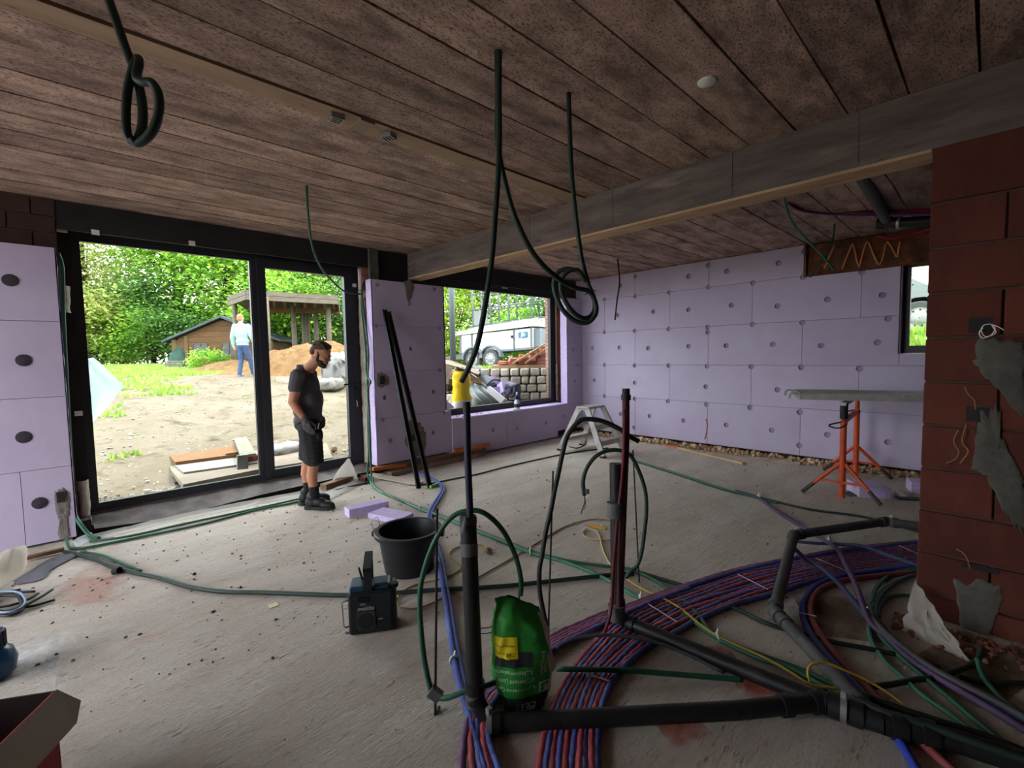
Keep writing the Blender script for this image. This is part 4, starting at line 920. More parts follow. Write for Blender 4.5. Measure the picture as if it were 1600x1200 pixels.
mb = MB(); mb.bar(T(.1, .2, .44), T(-1.8, .8, .40), .08, .1); mb.bar(T(.1, 1.5, .44), T(-1.8, .85, .40), .08, .1); mb.bar(T(.6, -.02, .42), T(-1.1, .1, .36), .05, .16); part('drawbar', mb, m_alu, tr_)
lg_ = tbox('logo_plate', 2.30, 2.62, -.055, -.035, .86, 1.04, MO('logo_blue', srgb(84, 166, 236), None, rough=.5))
mtx = frame_mt(T(2.46, -.058, .95), tdir, (0, 0, 1)); text_part('lettering', 'JB', .17, m_white, lg_, mtx, .1)
tbox('latch', 2.02, 2.10, -.07, -.03, .88, .96, m_dark)
# scaffold rack on the trailer
sc = thing('scaffold_rack', T(1.3, .8, 1.4), 'grey aluminium scaffold frames standing upright on top of the white trailer', 'scaffold')
for d in (.45, 1.05):
    for u in (.27, .98, 1.70, 2.55):
        mb = MB(); zb = 1.40+.03*u; mb.tube([T(u, d, zb), T(u-.02, d, zb+1.45)], .035, 8); part('upright', mb, m_alu, sc, True)
    for z in (1.43, 1.98, 2.52):
        mb = MB(); mb.tube([T(.1, d, z+.02), T(3.5, d, z+.06)], .028, 8); part('rail', mb, m_alu, sc, True)
mb = MB(); mb.add([T(u, d, z) for d in (.44, .47) for u, z in ((.3, 1.46), (.85, 1.46), (.85, 1.96), (.3, 1.96))], [(0, 1, 2, 3), (7, 6, 5, 4), (0, 4, 5, 1), (1, 5, 6, 2), (2, 6, 7, 3), (3, 7, 4, 0)]); part('mesh_panel', mb, MO('grey_mesh', srgb(190, 198, 196), None), sc)
pp = (6.991,9.396,1.492); gpz = gz(pp[0], pp[1]); mb = MB(); mb.tube([(pp[0], pp[1], gpz-.05), (pp[0], pp[1], gpz+3.6)], .075, 12); mb.tube([(pp[0], pp[1], gpz-.02), (pp[0], pp[1], gpz+.06)], .12, 12)
solo('steel_pole', mb, MO('grey_paint_pole', srgb(128, 140, 146), None, rough=.5), 'grey round steel pole standing on the yard left of the trailer', 'pole', None, True)
# brick stack with battens on a pallet, on top of the retaining wall
bs = V((7.181,6.834,1.293)); bs.z = 1.26
pl = thing('brick_pallet', bs, 'heap of salmon red bricks on pale planks above the stone retaining wall', 'bricks')
m_sb = M('salmon_brick', srgb(188, 116, 92), srgb(160, 90, 72), 6, rough=.9, rand=.18, bump=.3)
for k in range(2):
    mb = MB(); mb.bar(bs+FX*-.85+FC*(-.3+.5*k)+V((0, 0, .04)), bs+FX*.7+FC*(-.3+.5*k)+V((0, 0, .04)), .16, .09); part('pallet_plank', mb, M('fresh_plank', srgb(214, 176, 136), srgb(190, 150, 110), 3, rand=.08), pl)
rg = random.Random(4)
for r in range(6):
    n_ = 11-r
    for k in range(n_):
        u = -.62+.2*(k+.5*r)+.12*r; 
        if u > .62: continue
        for dd in (-.28, .0, .25):
            if rg.random() < .12: continue
            mb = MB(); R = Matrix((FX, FC, V((0, 0, 1)))).transposed()@Euler((rg.uniform(-.1, .1), rg.uniform(-.12, .12), rg.uniform(-.4, .4))).to_matrix()
            mb.cbox((-.09, -.1, -.033), (.09, .1, .033), .006); mb.xf(Matrix.Translation(bs+FX*u+FC*dd+V((0, 0, .125+.068*r)))@R.to_4x4()); mesh_obj('brick', mb, m_sb, pl, bs)
for k in range(2):
    mb = MB(); mb.bar(bs+FX*(-.42+.25*k)+FC*-.45+V((0, 0, .12)), bs+FX*(.45+.2*k)+FC*-.3+V((0, 0, .62+.05*k)), .06, .03); solo('wooden_batten', mb, M('batten_wood', srgb(206, 176, 128), srgb(180, 148, 104), 5), ['long wooden batten leaning on the brick heap, left one', 'long wooden batten leaning on the brick heap, right one'][k], 'batten')

# rubble pile below the window: timber, pipes, foam, bag
m_tim = M('scrap_timber', srgb(196, 158, 112), srgb(156, 118, 80), 4, 8, stretch=(1, 1, 3), rand=.15)
m_dtim = MO('dark_timber', srgb(92, 66, 48), srgb(66, 48, 36), 4)
def dbar(p, q, w_, h_, name, mat, label, cat, roll=0, group=None):
    mb = MB(); mb.bar(p, q, w_, h_, roll=roll); return solo(name, mb, mat, label, cat, group)
def dpoly(name, pts, th, mat, label, cat):
    mb = MB(); P = [V(p) for p in pts]; nn = (P[1]-P[0]).cross(P[2]-P[0]).normalized()*th; n = len(P)
    mb.add(P+[p+nn for p in P], [list(range(n))[::-1], list(range(n, 2*n))]+[[i, (i+1) % n, n+(i+1) % n, n+i] for i in range(n)]); return solo(name, mb, mat, label, cat)
dpoly('plywood_sheet', [(5.159,7.3,1.497),(5.384,7.3,1.481),(6.141,7.3,1.242),(5.821,7,1.182),(5.308,7,1.348),(4.945,7,1.429)], .03, m_ply, 'large pale plywood sheet sloping across the top of the rubble pile', 'board')
dpoly('plywood_sheet', [(4.846,6.9,1.42),(5.129,6.9,1.354),(4.783,6.6,0.985),(4.62,6.6,0.962)], .03, m_ply, 'pale plywood sheet standing at the left side of the rubble pile', 'board')
dbar((4.991,6.7,1.256), (5.782,6.9,1.036), .11, .09, 'timber_beam', m_tim, 'light timber beam on top of the dark crate in the rubble', 'timber')
dbar((5.412,7.1,1.283), (5.852,7.2,1.1), .14, .12, 'timber_beam', m_dtim, 'dark brown timber end behind the light beam in the rubble', 'timber')
dbar((6.429,7.6,1.215), (6.591,7.5,1.002), .10, .12, 'timber_beam', m_dtim, 'dark brown timber beside the thick grey tube', 'timber')
ca_, cb_ = V((4.684,6.5,1.006)), V((5.072,6.75,1.252)); cr_t = thing('wooden_crate', ca_, 'dark open wooden crate lying behind the yellow bag in the rubble', 'crate')
for k in range(4):
    mb = MB(); p = ca_.lerp(cb_, k/3); mb.bar(p, p+V((.42, .12, -.02)), .05, .13); part('slat', mb, m_dtim, cr_t)
mb = MB(); mb.tube([(6.034,7.4,1.179),(6.12,7.4,1.215),(6.139,7.3,1.176),(6.102,7.1,1.039),(6.06,6.9,0.906)], .12, 14, 4, (.12, .12)); solo('black_tube', mb, M('dark_grey_tube', srgb(84, 90, 104), srgb(70, 76, 88), 4, rough=.5), 'thick dark grey plastic tube sloping down the rubble pile', 'tube', None, True)
for k, (a, b, r_) in enumerate((((5.494,6.9,0.965), (5.594,6.45,0.643), .085), ((5.301,6.7,0.866), (5.365,6.4,0.619), .085), ((5.717,7,0.961), (5.863,6.5,0.653), .085))):
    mb = MB(); mb.cyl(a, b, r_, 14); solo('drain_pipe', mb, M('grey_pvc', srgb(158, 168, 170), srgb(140, 150, 152), 5, rough=.5), ['grey drain pipe in the rubble, middle one of three', 'grey drain pipe in the rubble nearest the yellow bag', 'grey drain pipe in the rubble nearest the white foam strip'][k], 'pipe', 'grey pipes in the rubble', True)
m_xo = M('lilac_foam_outdoors', srgb(206, 190, 236), srgb(196, 178, 226), 4, rough=.8)
dbar((5.819,6.7,0.904), (5.937,6.4,0.665), .22, .12, 'foam_strip', M('white_foam', srgb(240, 238, 246), None), 'white foam strip lying over the grey pipes in the rubble', 'foam', .3)
dbar((6.083,7,1.017), (6.615,7,1.055), .14, .2, 'foam_board', m_xo, 'lilac foam board lying flat at the back of the rubble', 'foam', .3)
dbar((6.207,6.7,0.994), (6.161,6.6,0.798), .2, .2, 'foam_block', m_xo, 'lilac foam block standing on end in the rubble', 'foam', .2)
dbar((5.97,6.8,0.827), (6.187,6.7,0.868), .12, .16, 'foam_board', m_xo, 'small lilac foam offcut under the foam block in the rubble', 'foam', .1)
dbar((4.454,6.3,0.752), (4.557,6.25,0.65), .25, .12, 'foam_offcut', m_xo, 'lilac foam scrap at the lower left corner of the window view', 'foam', .2)
mb = MB(); mb.tube([(5.581,7,1.229),(5.688,6.9,1.127),(5.809,6.8,0.975),(5.883,6.7,0.875)], .011, 6, 4); solo('white_pipe', mb, m_white, 'thin white tube crossing the thick dark tube in the rubble', 'tube', None, True)
mb = MB(); mb.tube([(5.798,6.75,0.965),(5.932,6.75,1.057),(6.1,6.75,1.061),(6.271,6.75,0.976),(6.393,6.75,0.93),(6.464,6.75,0.926)], .014, 6, 5); solo('black_hose', mb, m_dark, 'thin black hose arching over the lilac foam in the rubble', 'hose', None, True)
sack((6.254,6.5,0.734), (.30, .3, .28), M('dark_bin_bag', srgb(86, 84, 110), srgb(66, 64, 86), 6, rough=.45), 'dark plastic bag at the foot of the stone wall', .2, 11)
mb = MB(); mb.rock((6.16,6.6,0.761), .14, random.Random(4)); solo('broken_stone', mb, M('beige_stone', srgb(176, 156, 120), None, rough=.9), 'beige broken stone between the foam block and the dark bag', 'stone')
yb = V((4.929,6.4,0.681))
def fny(u, v):
    a = 2*PI*u; wv = .18*(1+.12*noise.noise((u*5, v*4, 2)))*(1-.1*v); tp_ = 1 if v < .88 else 1-(v-.88)*2.2
    return (yb.x+math.cos(a)*wv*tp_+.03*noise.noise((v*7, u*6, 1)), yb.y+math.sin(a)*.12*tp_, yb.z+.60*v)
mb = MB().grid(fny, 24, 16); by = solo('yellow_bag', mb, M('yellow_plastic_sack', srgb(255, 222, 0), srgb(250, 206, 0), 4, rough=.5, bump=.5, bscale=9, spots=[(srgb(240, 170, 70), 5, .64, .7)]), 'bright yellow plastic sack standing in the rubble behind the window', 'bag', None, True)
def fny2(u, v):
    a = 2*PI*u; return (yb.x+math.cos(a)*.19, yb.y+math.sin(a)*.13, yb.z-.03+.13*v+.012*math.sin(a*3))
mb = MB().grid(fny2, 24, 2); part('white_base', mb, m_white, by, True, label='white lower band')
rm = MB(); rg = random.Random(30)
for _ in range(520):
    p = V((rg.uniform(4.3, 6.6), 6.18+rg.random()*1.6, 0)); p.z = gz(p.x, p.y)+rg.uniform(0, .3)*max(0, 1-abs(p.x-5.2)/1.3); rm.rock(p, rg.uniform(.03, .11), rg)
o = mesh_obj('rubble', rm, M('rubble_bits', srgb(196, 182, 160), srgb(120, 106, 92), 1.5, rough=.9, island=.3)); tag(o, 'mixed pale rubble under the scrap outside the window', 'rubble', None, 'stuff')
# parked car seen through the small window
cw = V((12.548,1.06,2.157)); cg = gz(cw.x, cw.y)
car = thing('parked_car', (cw.x, cw.y, cw.z-.34), 'pale silver car parked on the high bank behind the small window', 'car')
ca = V((.05, -1, 0)).normalized(); cn = V((-1, -.05, 0)).normalized()
wheel(cw, cn, .34, .2, car); wheel(cw+ca*-2.55, cn, .34, .2, car)
m_car = MO('silver_car_paint', srgb(206, 216, 216), None, rough=.3, spec=.5)
def C(u, d, z): return cw-ca*u-cn*d+V((0, 0, z-.34))
prof = [(-.85, .3), (-.92, .62), (-.80, .92), (-.1, 1.0), (.55, 1.42), (2.2, 1.46), (3.1, 1.0), (3.45, .92), (3.5, .3), (2.98, .3)] + [(2.55+.43*math.cos(t), .34+.43*math.sin(t)) for t in [.3+.36*k for k in range(8)]] + [(.43, .3)] + [(.43*math.cos(t), .34+.43*math.sin(t)) for t in [.3+.36*k for k in range(8)]] + [(-.43, .3)]
mb = MB(); n_ = len(prof); mb.add([C(u, d, z) for d in (.0, 1.6) for u, z in prof], [list(range(n_)), list(range(n_, 2*n_))[::-1]]+[[i+n_, (i+1) % n_+n_, (i+1) % n_, i] for i in range(n_)]); part('car_body', mb, m_car, car)
mb = MB(); mb.add([C(u, -.01, z) for u, z in ((.1, 1.02), (.62, 1.36), (2.1, 1.38), (2.75, 1.03))], [(0, 1, 2, 3)]); part('side_window', mb, MO('car_glass', srgb(40, 46, 50), None, rough=.1), car)
mb = MB(); mb.add([C(u, d, z) for z in (.18, .86) for d in (.22, 1.4) for u in (-.5, .5)], [(0, 2, 3, 1), (4, 5, 7, 6), (0, 1, 5, 4), (2, 6, 7, 3), (0, 4, 6, 2), (1, 3, 7, 5)]); part('wheel_well', mb, m_dark, car)

# ------------------------------------------------------------------ larger things in the room
m_alu2 = M('worn_aluminium', srgb(184, 182, 176), srgb(158, 154, 148), 9, rough=.5, metal=.25, spots=[(srgb(206, 204, 196), 18, .64, .72)])
m_black = M('black_rubber', srgb(30, 30, 32), srgb(24, 24, 26), 6, rough=.6)
m_bplast = M('black_plastic', srgb(27, 29, 34), srgb(21, 23, 27), 9, rough=.42, spots=[(srgb(50, 50, 52), 7, .66, .8)])

# step ladder
lb = V((5.93, 4.4, 0)); ld = thing('step_ladder', lb, 'low grey aluminium double step ladder with a flat top by the window corner', 'ladder')
LZ = .715; xa, xb = 5.66, 6.24; xta, xtb = 5.80, 6.20
for s, yf_, yt in ((1, 4.80, 4.52), (-1, 3.97, 4.35)):
    for (x0, x1) in ((xa, xta), (xb, xtb)):
        mb = MB(); mb.bar((x0, yf_, .02), (x1, yt, LZ-.03), .035, .085, (0, 1, 0)); st_ = part('rail', mb, m_alu2, ld)
        mb = MB(); mb.bar((x0, yf_-.04*s, .012), (x0, yf_+.05*s, .012), .05, .024); part('foot', mb, m_black, st_)
    for t in (.30, .62):
        y = yf_+(yt-yf_)*t; z = LZ*t; x0 = xa+(xta-xa)*t; x1 = xb+(xtb-xb)*t
        mb = MB(); mb.box(((x0+x1)/2, y-.01*s, z), (x1-x0-.02, .13, .03)); mb.box(((x0+x1)/2, y+.05*s, z-.03), (x1-x0-.02, .012, .06)); part('tread', mb, m_alu2, ld)
mb = MB(); mb.cbox((xta-.02, 4.32, LZ-.03), (xtb+.02, 4.56, LZ+.005), .008); part('top_platform', mb, m_alu2, ld)
mb = MB(); mb.add([(xta-.022, 4.33, LZ-.03), (xta-.022, 4.55, LZ-.03), (xta-.022, 4.58, LZ-.14), (xta-.022, 4.52, LZ-.14), (xta-.022, 4.45, LZ-.05), (xta-.022, 4.40, LZ-.05), (xta-.022, 4.35, LZ-.14), (xta-.022, 4.29, LZ-.14)], [(0, 1, 2, 3, 4, 5, 6, 7)]); part('hinge_plate', mb, m_alu2, ld)

# orange trestle with a scaffold board
m_or = M('orange_paint', srgb(206, 84, 38), srgb(186, 70, 30), 8, rough=.5, spots=[(srgb(150, 66, 36), 9, .6, .72), (srgb(96, 60, 46), 16, .66, .74)])
A, B = V((5.78, 1.053, 0)), V((6.88, 1.121, 0)); tz_ = 1.0
tb_ = (A+B)/2; tt = thing('builders_trestle', tb_, 'orange steel builder\'s trestle with splayed feet carrying the scaffold board', 'trestle')
for P_ in (A, B):
    mb = MB(); mb.tube([P_+V((0, 0, .0)), P_+V((0, 0, .80))], .030, 12); mast = part('mast', mb, m_or, tt, 'auto')
    mb = MB(); mb.tube([P_+V((0, 0, .79)), P_+V((0, 0, tz_-.03))], .024, 10); part('inner_post', mb, m_or, mast, True)
    for s in (1, -1):
        q0 = P_+V((0, .02*s, .36)); q1 = P_+V((-.10 if P_ is A else .05, .34*s if s > 0 else -.34, .015)); mb = MB(); mb.tube([q0, q1], .019, 8); lg_ = part('leg', mb, m_or, tt, 'auto')
        mb = MB(); mb.tube([q1.lerp(q0, .32), q1], .0205, 8); part('worn_tip', mb, M('worn_steel', srgb(74, 56, 50), None, rough=.7), lg_)
    mb = MB(); a_ = P_.lerp(P_+V((-.10 if P_ is A else .05, .34, 0)), .55)+V((0, 0, .17)); b_ = P_.lerp(P_+V((-.10 if P_ is A else .05, -.34, 0)), .55)+V((0, 0, .17)); mb.bar(a_, b_, .012, .022); part('brace', mb, m_or, tt)
mb = MB(); mb.bar(A+V((-.04, 0, tz_-.015)), B+V((.04, 0, tz_-.015)), .05, .03); part('crossbar', mb, m_alu2, tt)
mb = MB(); mb.bar(A+V((0, 0, .80)), B+V((0, 0, .80)), .03, .05); part('lower_bar', mb, m_or, tt)
mb = MB(); mb.tube([A+V((0, 0, .83)), A+V((0, 0, .99))], .036, 10); part('sleeve', mb, m_black, tt, 'auto')
for P_, zz in ((A, .80), (B, .82)):
    mb = MB(); u = V((-.9, .4, 0)).normalized(); v = V((.4, .9, 0)); 
    mb.tube([P_+V((0, 0, zz)), P_+u*.14+v*.05+V((0, 0, zz-.03)), P_+u*.16+V((0, 0, zz-.05)), P_+u*.12-v*.05+V((0, 0, zz-.05)), P_+V((0, -.03, zz-.02))], .008, 6, 3); part('locking_pin', mb, m_black, tt, True)
pd = V((.36, -.93, 0)).normalized(); pn = V((.93, .36, 0)).normalized()
p0 = V((5.83, 1.465, 1.0)); pb_ = p0+pn*.29
sp = thing('scaffold_board', pb_+pd*.4, 'grey steel scaffold board with hooked ends lying on the orange trestle', 'board')
def SPt(u, d, z): return p0+pd*u+pn*d+V((0, 0, z))
L_ = 2.3
def spbox(name, u0, u1, d0, d1, z0, z1, mat):
    mb = MB(); mb.add([SPt(u, d, z) for z in (z0, z1) for d in (d0, d1) for u in (u0, u1)], [(0, 2, 3, 1), (4, 5, 7, 6), (0, 1, 5, 4), (2, 6, 7, 3), (0, 4, 6, 2), (1, 3, 7, 5)]); return part(name, mb, mat, sp)
spbox('deck', 0, L_, .01, .57, .062, .072, m_alu2); spbox('side_rail', 0, L_, 0, .012, .002, .075, m_alu2); spbox('side_rail', 0, L_, .57, .582, .002, .075, m_alu2)
for k in range(5): spbox('rib', .05, L_-.02, .07+.105*k, .10+.105*k, .071, .078, m_alu2)
spbox('end_plate', -.004, .008, 0, .582, .002, .075, m_alu2)
for d in (.08, .50):
    mb = MB(); mb.tube([SPt(0, d, .05), SPt(-.04, d, .07), SPt(-.075, d, .065), SPt(-.095, d, .04), SPt(-.095, d, .005)], .012, 8, 3); part('hook', mb, m_alu2, sp, True)

# foam offcuts
def block(name, c, sz, rz, label, mat=m_xps_edge, cat='foam'):
    mb = MB(); mb.cbox([-sz[0]/2, -sz[1]/2, 0], [sz[0]/2, sz[1]/2, sz[2]], .003); mb.xf(Matrix.Translation(c)@Matrix.Rotation(rz, 4, 'Z')); return solo(name, mb, mat, label, cat)
block('foam_offcut', (2.09, 4.31, 0), (.40, .14, .085), -.10, 'long lilac foam offcut on the floor in front of the man\'s boots')
block('foam_offcut', (2.17, 3.98, 0), (.20, .40, .05), .30, 'flat lilac foam offcut lying just behind the black mortar tub')
block('foam_offcut', (6.094,0.879,0), (.30, .28, .12), .55, 'lilac foam block lying between the feet of the orange trestle')
block('foam_offcut', (6.583,0.487,0), (.22, .22, .12), .3, 'lilac foam block half hidden behind the brick wall end')

# two leaning rails
m_railk = M('black_profile', srgb(30, 30, 33), None, rough=.5)
for k, (b, t) in enumerate((((2.905, 4.65, .0), (3.012, 5.515, 2.166)), ((3.0, 4.56, .0), (3.068, 5.515, 2.144)))):
    b, t = V(b), V(t); d = (t-b).normalized(); a = d.cross(V((0, 0, 1))).normalized(); n_ = a.cross(d)
    mb = MB(); w_ = .052
    mb.bar(b, t, w_, .006, up=(0, 0, 1)); 
    for s in (-1, 1): mb.bar(b+a*s*(w_/2-.003)+n_*.014, t+a*s*(w_/2-.003)+n_*.014, .006, .03, up=(0, 0, 1))
    solo('window_profile', mb, m_railk, ['long black profile leaning on the lilac boards, left of the pair', 'long black profile leaning on the lilac boards, right of the pair'][k], 'profile', 'leaning black profiles')

# mortar tub
bc = V((1.729,2.919,0)); tub = thing('mortar_tub', bc, 'large round black plastic mortar tub on the floor beside the radio', 'bucket')
R1, R0, TH = .222, .172, .30
mb = MB(); mb.lathe([(R0, 0), (R0+.004, .01), (R1-.008, TH-.03), (R1-.006, TH), (R1-.012, TH), (R0-.008, .015), (.001, .012)], bc, 40, caps=False); mb.f.append(list(range(40))[::-1]); part('shell', mb, m_bplast, tub, 'auto')
mb = MB(); mb.lathe([(R1-.008, TH-.034), (R1+.022, TH-.03), (R1+.024, TH-.006), (R1+.016, TH+.002), (R1-.010, TH+.002)], bc, 40, caps=False); part('rim', mb, m_bplast, tub, 'auto')
for s in (1, -1):
    c_ = bc+RT*s*(R1+.02)+V((0, 0, TH-.03)); mb = MB(); mb.box(c_, (.035, .07, .035), math.atan2(RT.y, RT.x)); ear = part('handle_lug', mb, m_bplast, tub)
    mb = MB(); c2 = bc+RT*s*(R1+.035)+V((0, 0, TH)); mb.tube([c2, c2+RT*s*.012+V((0, 0, .05)), c2-RT*s*.03+V((0, 0, .085)), c2-RT*s*.05+V((0, 0, .02))], .003, 6, 4); part('wire_handle', mb, m_steelz, ear, True)

# site radio
rb = V((1.156,2.366,0)); rz = math.atan2(RT.y, RT.x)+.22
rd = thing('site_radio', rb, 'dark blue-black cordless site radio with top handle and wire side guard', 'radio')
RM = Matrix.Translation(rb)@Matrix.Rotation(rz, 4, 'Z')      # local x right, y away, z up
m_rad = M('teal_black_housing', srgb(22, 32, 38), srgb(18, 26, 32), 6, rough=.45); m_radb = M('black_grille', srgb(20, 20, 22), None, rough=.7); m_radt = M('blue_teal_top', srgb(40, 72, 92), srgb(34, 62, 80), 5, rough=.4)
def rp(name, fn, mat, par=rd, smooth=False, label=None):
    mb = MB(); fn(mb); mb.xf(RM); return part(name, mb, mat, par, smooth, label)
rp('housing', lambda m: m.cbox((-.13, 0, .0), (.13, .155, .245), .018), m_rad)
rp('front_bezel', lambda m: m.prism([(-.115, -.006), (.10, -.006), (.10, .006), (-.115, .006)], .015, .235), m_rad)
rp('lid', lambda m: m.cbox((-.12, .015, .24), (-.04, .145, .272), .008), m_radt)
rp('top_cover', lambda m: m.cbox((-.01, .015, .235), (.105, .145, .27), .022), m_radt)
rp('handle', lambda m: (m.bar((-.02, .03, .2), (-.02, .0, .37), .042, .03, (0, 1, 0)), m.bar((-.02, .13, .2), (-.02, .13, .395), .042, .03, (0, 1, 0)), m.bar((-.02, -.01, .372), (-.02, .145, .405), .044, .028)), m_rad)
rp('antenna', lambda m: m.tube([(-.055, .10, .26), (-.075, .10, .345)], .006, 8), m_black)
rp('knob', lambda m: m.lathe([(.026, 0), (.026, .02), (.022, .024), (.001, .024)], (.118, .05, .235), 16), m_black, rd, 'auto')
rp('wire_guard', lambda m: m.tube([(-.125, .02, .20), (-.155, .01, .20), (-.162, .01, .19), (-.155, .01, .06), (-.148, .012, .05), (-.125, .02, .05)], .004, 6), M('chrome_wire', srgb(150, 152, 154), None, rough=.35, metal=.6), rd, True, 'bright wire side guard')
gr_ = rp('speaker_grille', lambda m: m.prism([(-.085, .045), (-.075, .03), (.005, .03), (.015, .045), (.015, .125), (.005, .138), (-.075, .138), (-.085, .125)], 0, .004, frame_mt((0, -.006, 0), (1, 0, 0), (0, 0, 1))), M('grey_grille_frame', srgb(52, 54, 58), None, rough=.6))
rp('speaker_cone', lambda m: m.prism([(-.035+.044*math.cos(k*PI/4+PI/8), .084+.047*math.sin(k*PI/4+PI/8)) for k in range(8)], 0, .003, frame_mt((0, -.0105, 0), (1, 0, 0), (0, 0, 1))), m_radb, gr_)
rp('display', lambda m: m.cbox((-.075, -.010, .192), (-.01, -.004, .222), .002), M('dark_display', srgb(14, 18, 22), None, rough=.2))
rp('badge', lambda m: m.box((-.05, -.0075, .180), (.03, .003, .009)), M('grey_badge', srgb(110, 114, 118), None))
m_let = M('pale_lettering', srgb(176, 182, 184), None, rough=.5)
text_part('lettering', 'makita', .034, m_let, rd, RM@frame_mt((-.035, -.008, .155), (1, 0, 0), (0, 0, 1)), .25)
text_part('lettering', 'DAB+', .010, m_let, rd, RM@frame_mt((.045, -.008, .085), (1, 0, 0), (0, 0, 1)))

# cement bag, standing upside down
gb_ = V((1.379,1.397,0)); cbag = thing('cement_bag', gb_, 'half full green cement bag standing upside down on the tube bundle', 'bag')
m_green = M('green_paper_sack', srgb(50, 158, 60), srgb(40, 138, 50), 4, rough=.55, bump=.35, bscale=7, bdist=.03)
ga = math.atan2(RT.y, RT.x); GM = Matrix.Translation(gb_)@Matrix.Rotation(ga+.25, 4, 'Z')
GH = .505
def bagpt(u, v, off=0.0):
    """u round the sack (0 front centre), v up"""
    a = 2*PI*u-PI/2; w_ = .088+.044*min(1, v/.32)-.036*max(0, (v-.55)/.45)**1.5; d_ = .06+.04*math.sin(PI*min(1, v*1.02)**.8)*(1-.35*v)
    if v > .86: d_ *= max(.12, 1-(v-.86)/.14*.9)
    f = lambda t: math.copysign(abs(t)**.75, t); lean = -.035*v*v
    n_ = .012*noise.noise((math.cos(a)*2+3, math.sin(a)*2, v*6))+.008*noise.noise((math.cos(a)*5, math.sin(a)*5, v*12))
    z = GH*v-(.055*max(0, (f(math.cos(a))+.3))*v**2 if v > .3 else 0)
    return GM@V((f(math.cos(a))*(w_+n_+off)+lean+.02*(v > .3)*(v-.3), f(math.sin(a))*(d_+n_+off), z))
mb = MB(); mb.grid(lambda u, v: bagpt(u, v), 48, 34); part('sack', mb, m_green, cbag, True)
def bagband(u0, u1, v0, v1, off, nu=16, nv=10): return MB().grid(lambda u, v: bagpt(u0+(u1-u0)*u, v0+(v1-v0)*v, off), nu, nv)
part('dark_band', bagband(0, 1, .0, .20, .0015, 48, 8), M('dark_sack_print', srgb(40, 52, 50), srgb(32, 42, 42), 5, rough=.6), cbag, True, 'dark grey printed band')
part('side_gusset', bagband(.115, .30, .12, .95, .0025, 14, 20), M('pale_translucent_gusset', srgb(206, 202, 180), srgb(180, 176, 156), 12, rough=.5), cbag, True, 'pale side panel')
part('yellow_patch', bagband(-.20, -.03, .545, .72, .003), M('yellow_print', srgb(226, 206, 24), None, rough=.6), cbag, True, 'yellow printed patch')
part('dark_patch', bagband(-.20, .015, .47, .60, .002), M('dark_sack_print', (1, 1, 1, 1)), cbag, True)
mb = bagband(-.28, .22, .965, 1.0, .004, 14, 2); part('top_seam', mb, m_green, cbag, True)
def bag_wrap(me_fn, u0, v0, vert):
    q = (lambda x, y: bagpt(u0-y/.72, v0+x/GH, .0045)) if vert else (lambda x, y: bagpt(u0-x/.72, v0-y/GH, .0045))
    return me_fn(q)
def bag_text(s, size, u, v, mat, vert=False):
    t_ = text_part('lettering', s, size, mat, cbag, Matrix.Identity(4), 0, 0)
    bm = bmesh.new(); bm.from_mesh(t_.data); off = -_org[cbag.name]
    bmesh.ops.translate(bm, verts=bm.verts, vec=-off); bmesh.ops.triangulate(bm, faces=bm.faces)
    bmesh.ops.subdivide_edges(bm, edges=[e for e in bm.edges if e.calc_length() > size*.3], cuts=1)
    for w_ in bm.verts: w_.co = (bagpt(u-w_.co.y/.72, v+w_.co.x/GH, .0045) if vert else bagpt(u-w_.co.x/.72, v-w_.co.y/GH, .0045))+off
    bm.to_mesh(t_.data); bm.free(); return t_
m_wlet = M('white_print', srgb(206, 222, 206), None, rough=.6); m_klet = M('black_print', srgb(24, 24, 20), None)
bag_text('CBR is now', .021, -.112, .585, m_klet); bag_text('Heidelberg Materials', .0125, -.115, .65, m_klet)
bag_text('Universal Cement', .024, -.10, .29, m_wlet); bag_text('Ciment Universel', .024, -.10, .36, m_wlet); bag_text('Universalzement', .024, -.10, .43, m_wlet)
bag_text('Heidelberg', .026, .062, .50, m_wlet, True); bag_text('Materials', .026, .092, .49, m_wlet, True)
def logo(u, v, s):
    mb = MB()
    for (x0, x1, y0, y1) in ((-.5, .5, -.5, -.38), (-.5, .5, .38, .5), (-.5, -.38, -.38, .38), (.38, .5, -.38, .38), (-.38, .38, -.06, .06), (-.06, .06, -.38, .38), (-.38, -.06, -.38, -.06)):
        mb.add([bagpt(u-y*s/.72, v+x*s/GH, .0045) for x, y in ((x0*1, y0), (x1, y0), (x1, y1), (x0, y1))], [(0, 1, 2, 3)])
    part('emblem', mb, m_wlet, cbag)
logo(.078, .27, .05); logo(.0, .10, .045)

# cardboard box (near left)
m_card = M('grey_brown_cardboard', srgb(156, 144, 130), srgb(142, 130, 116), 5, rough=.85); m_cardr = M('red_print_cardboard', srgb(150, 34, 40), None, rough=.7)
m_cardin = M('shaded_box_inside', srgb(40, 30, 25), None, rough=.9)  # shade inside the open box is put into the cardboard colour
e1 = V((-.5, -.866, 0)); e2 = V((-.866, .5, 0)); k0 = V((-.10, 2.345, 0))
cbx = thing('cardboard_box', k0+e1*.25+e2*.2, 'open cardboard box with a hanging flap and red side in the near left corner', 'box')
def BX(u, w_, z): return k0+e1*u+e2*w_+V((0, 0, z))
def bpanel(name, a, b, z0, z1, mat, t=.006):
    mb = MB(); mb.bar((a+b)/2-V((0, 0, 0))+(a-b)/2+V((0, 0, (z0+z1)/2)), b+V((0, 0, (z0+z1)/2)), t, z1-z0); return part(name, mb, mat, cbx)
bpanel('side_panel', BX(0, 0, 0), BX(.5, 0, 0), .0, .35, m_cardr, .006); bpanel('side_panel', BX(0, .4, 0), BX(.5, .4, 0), 0, .35, m_cardin)
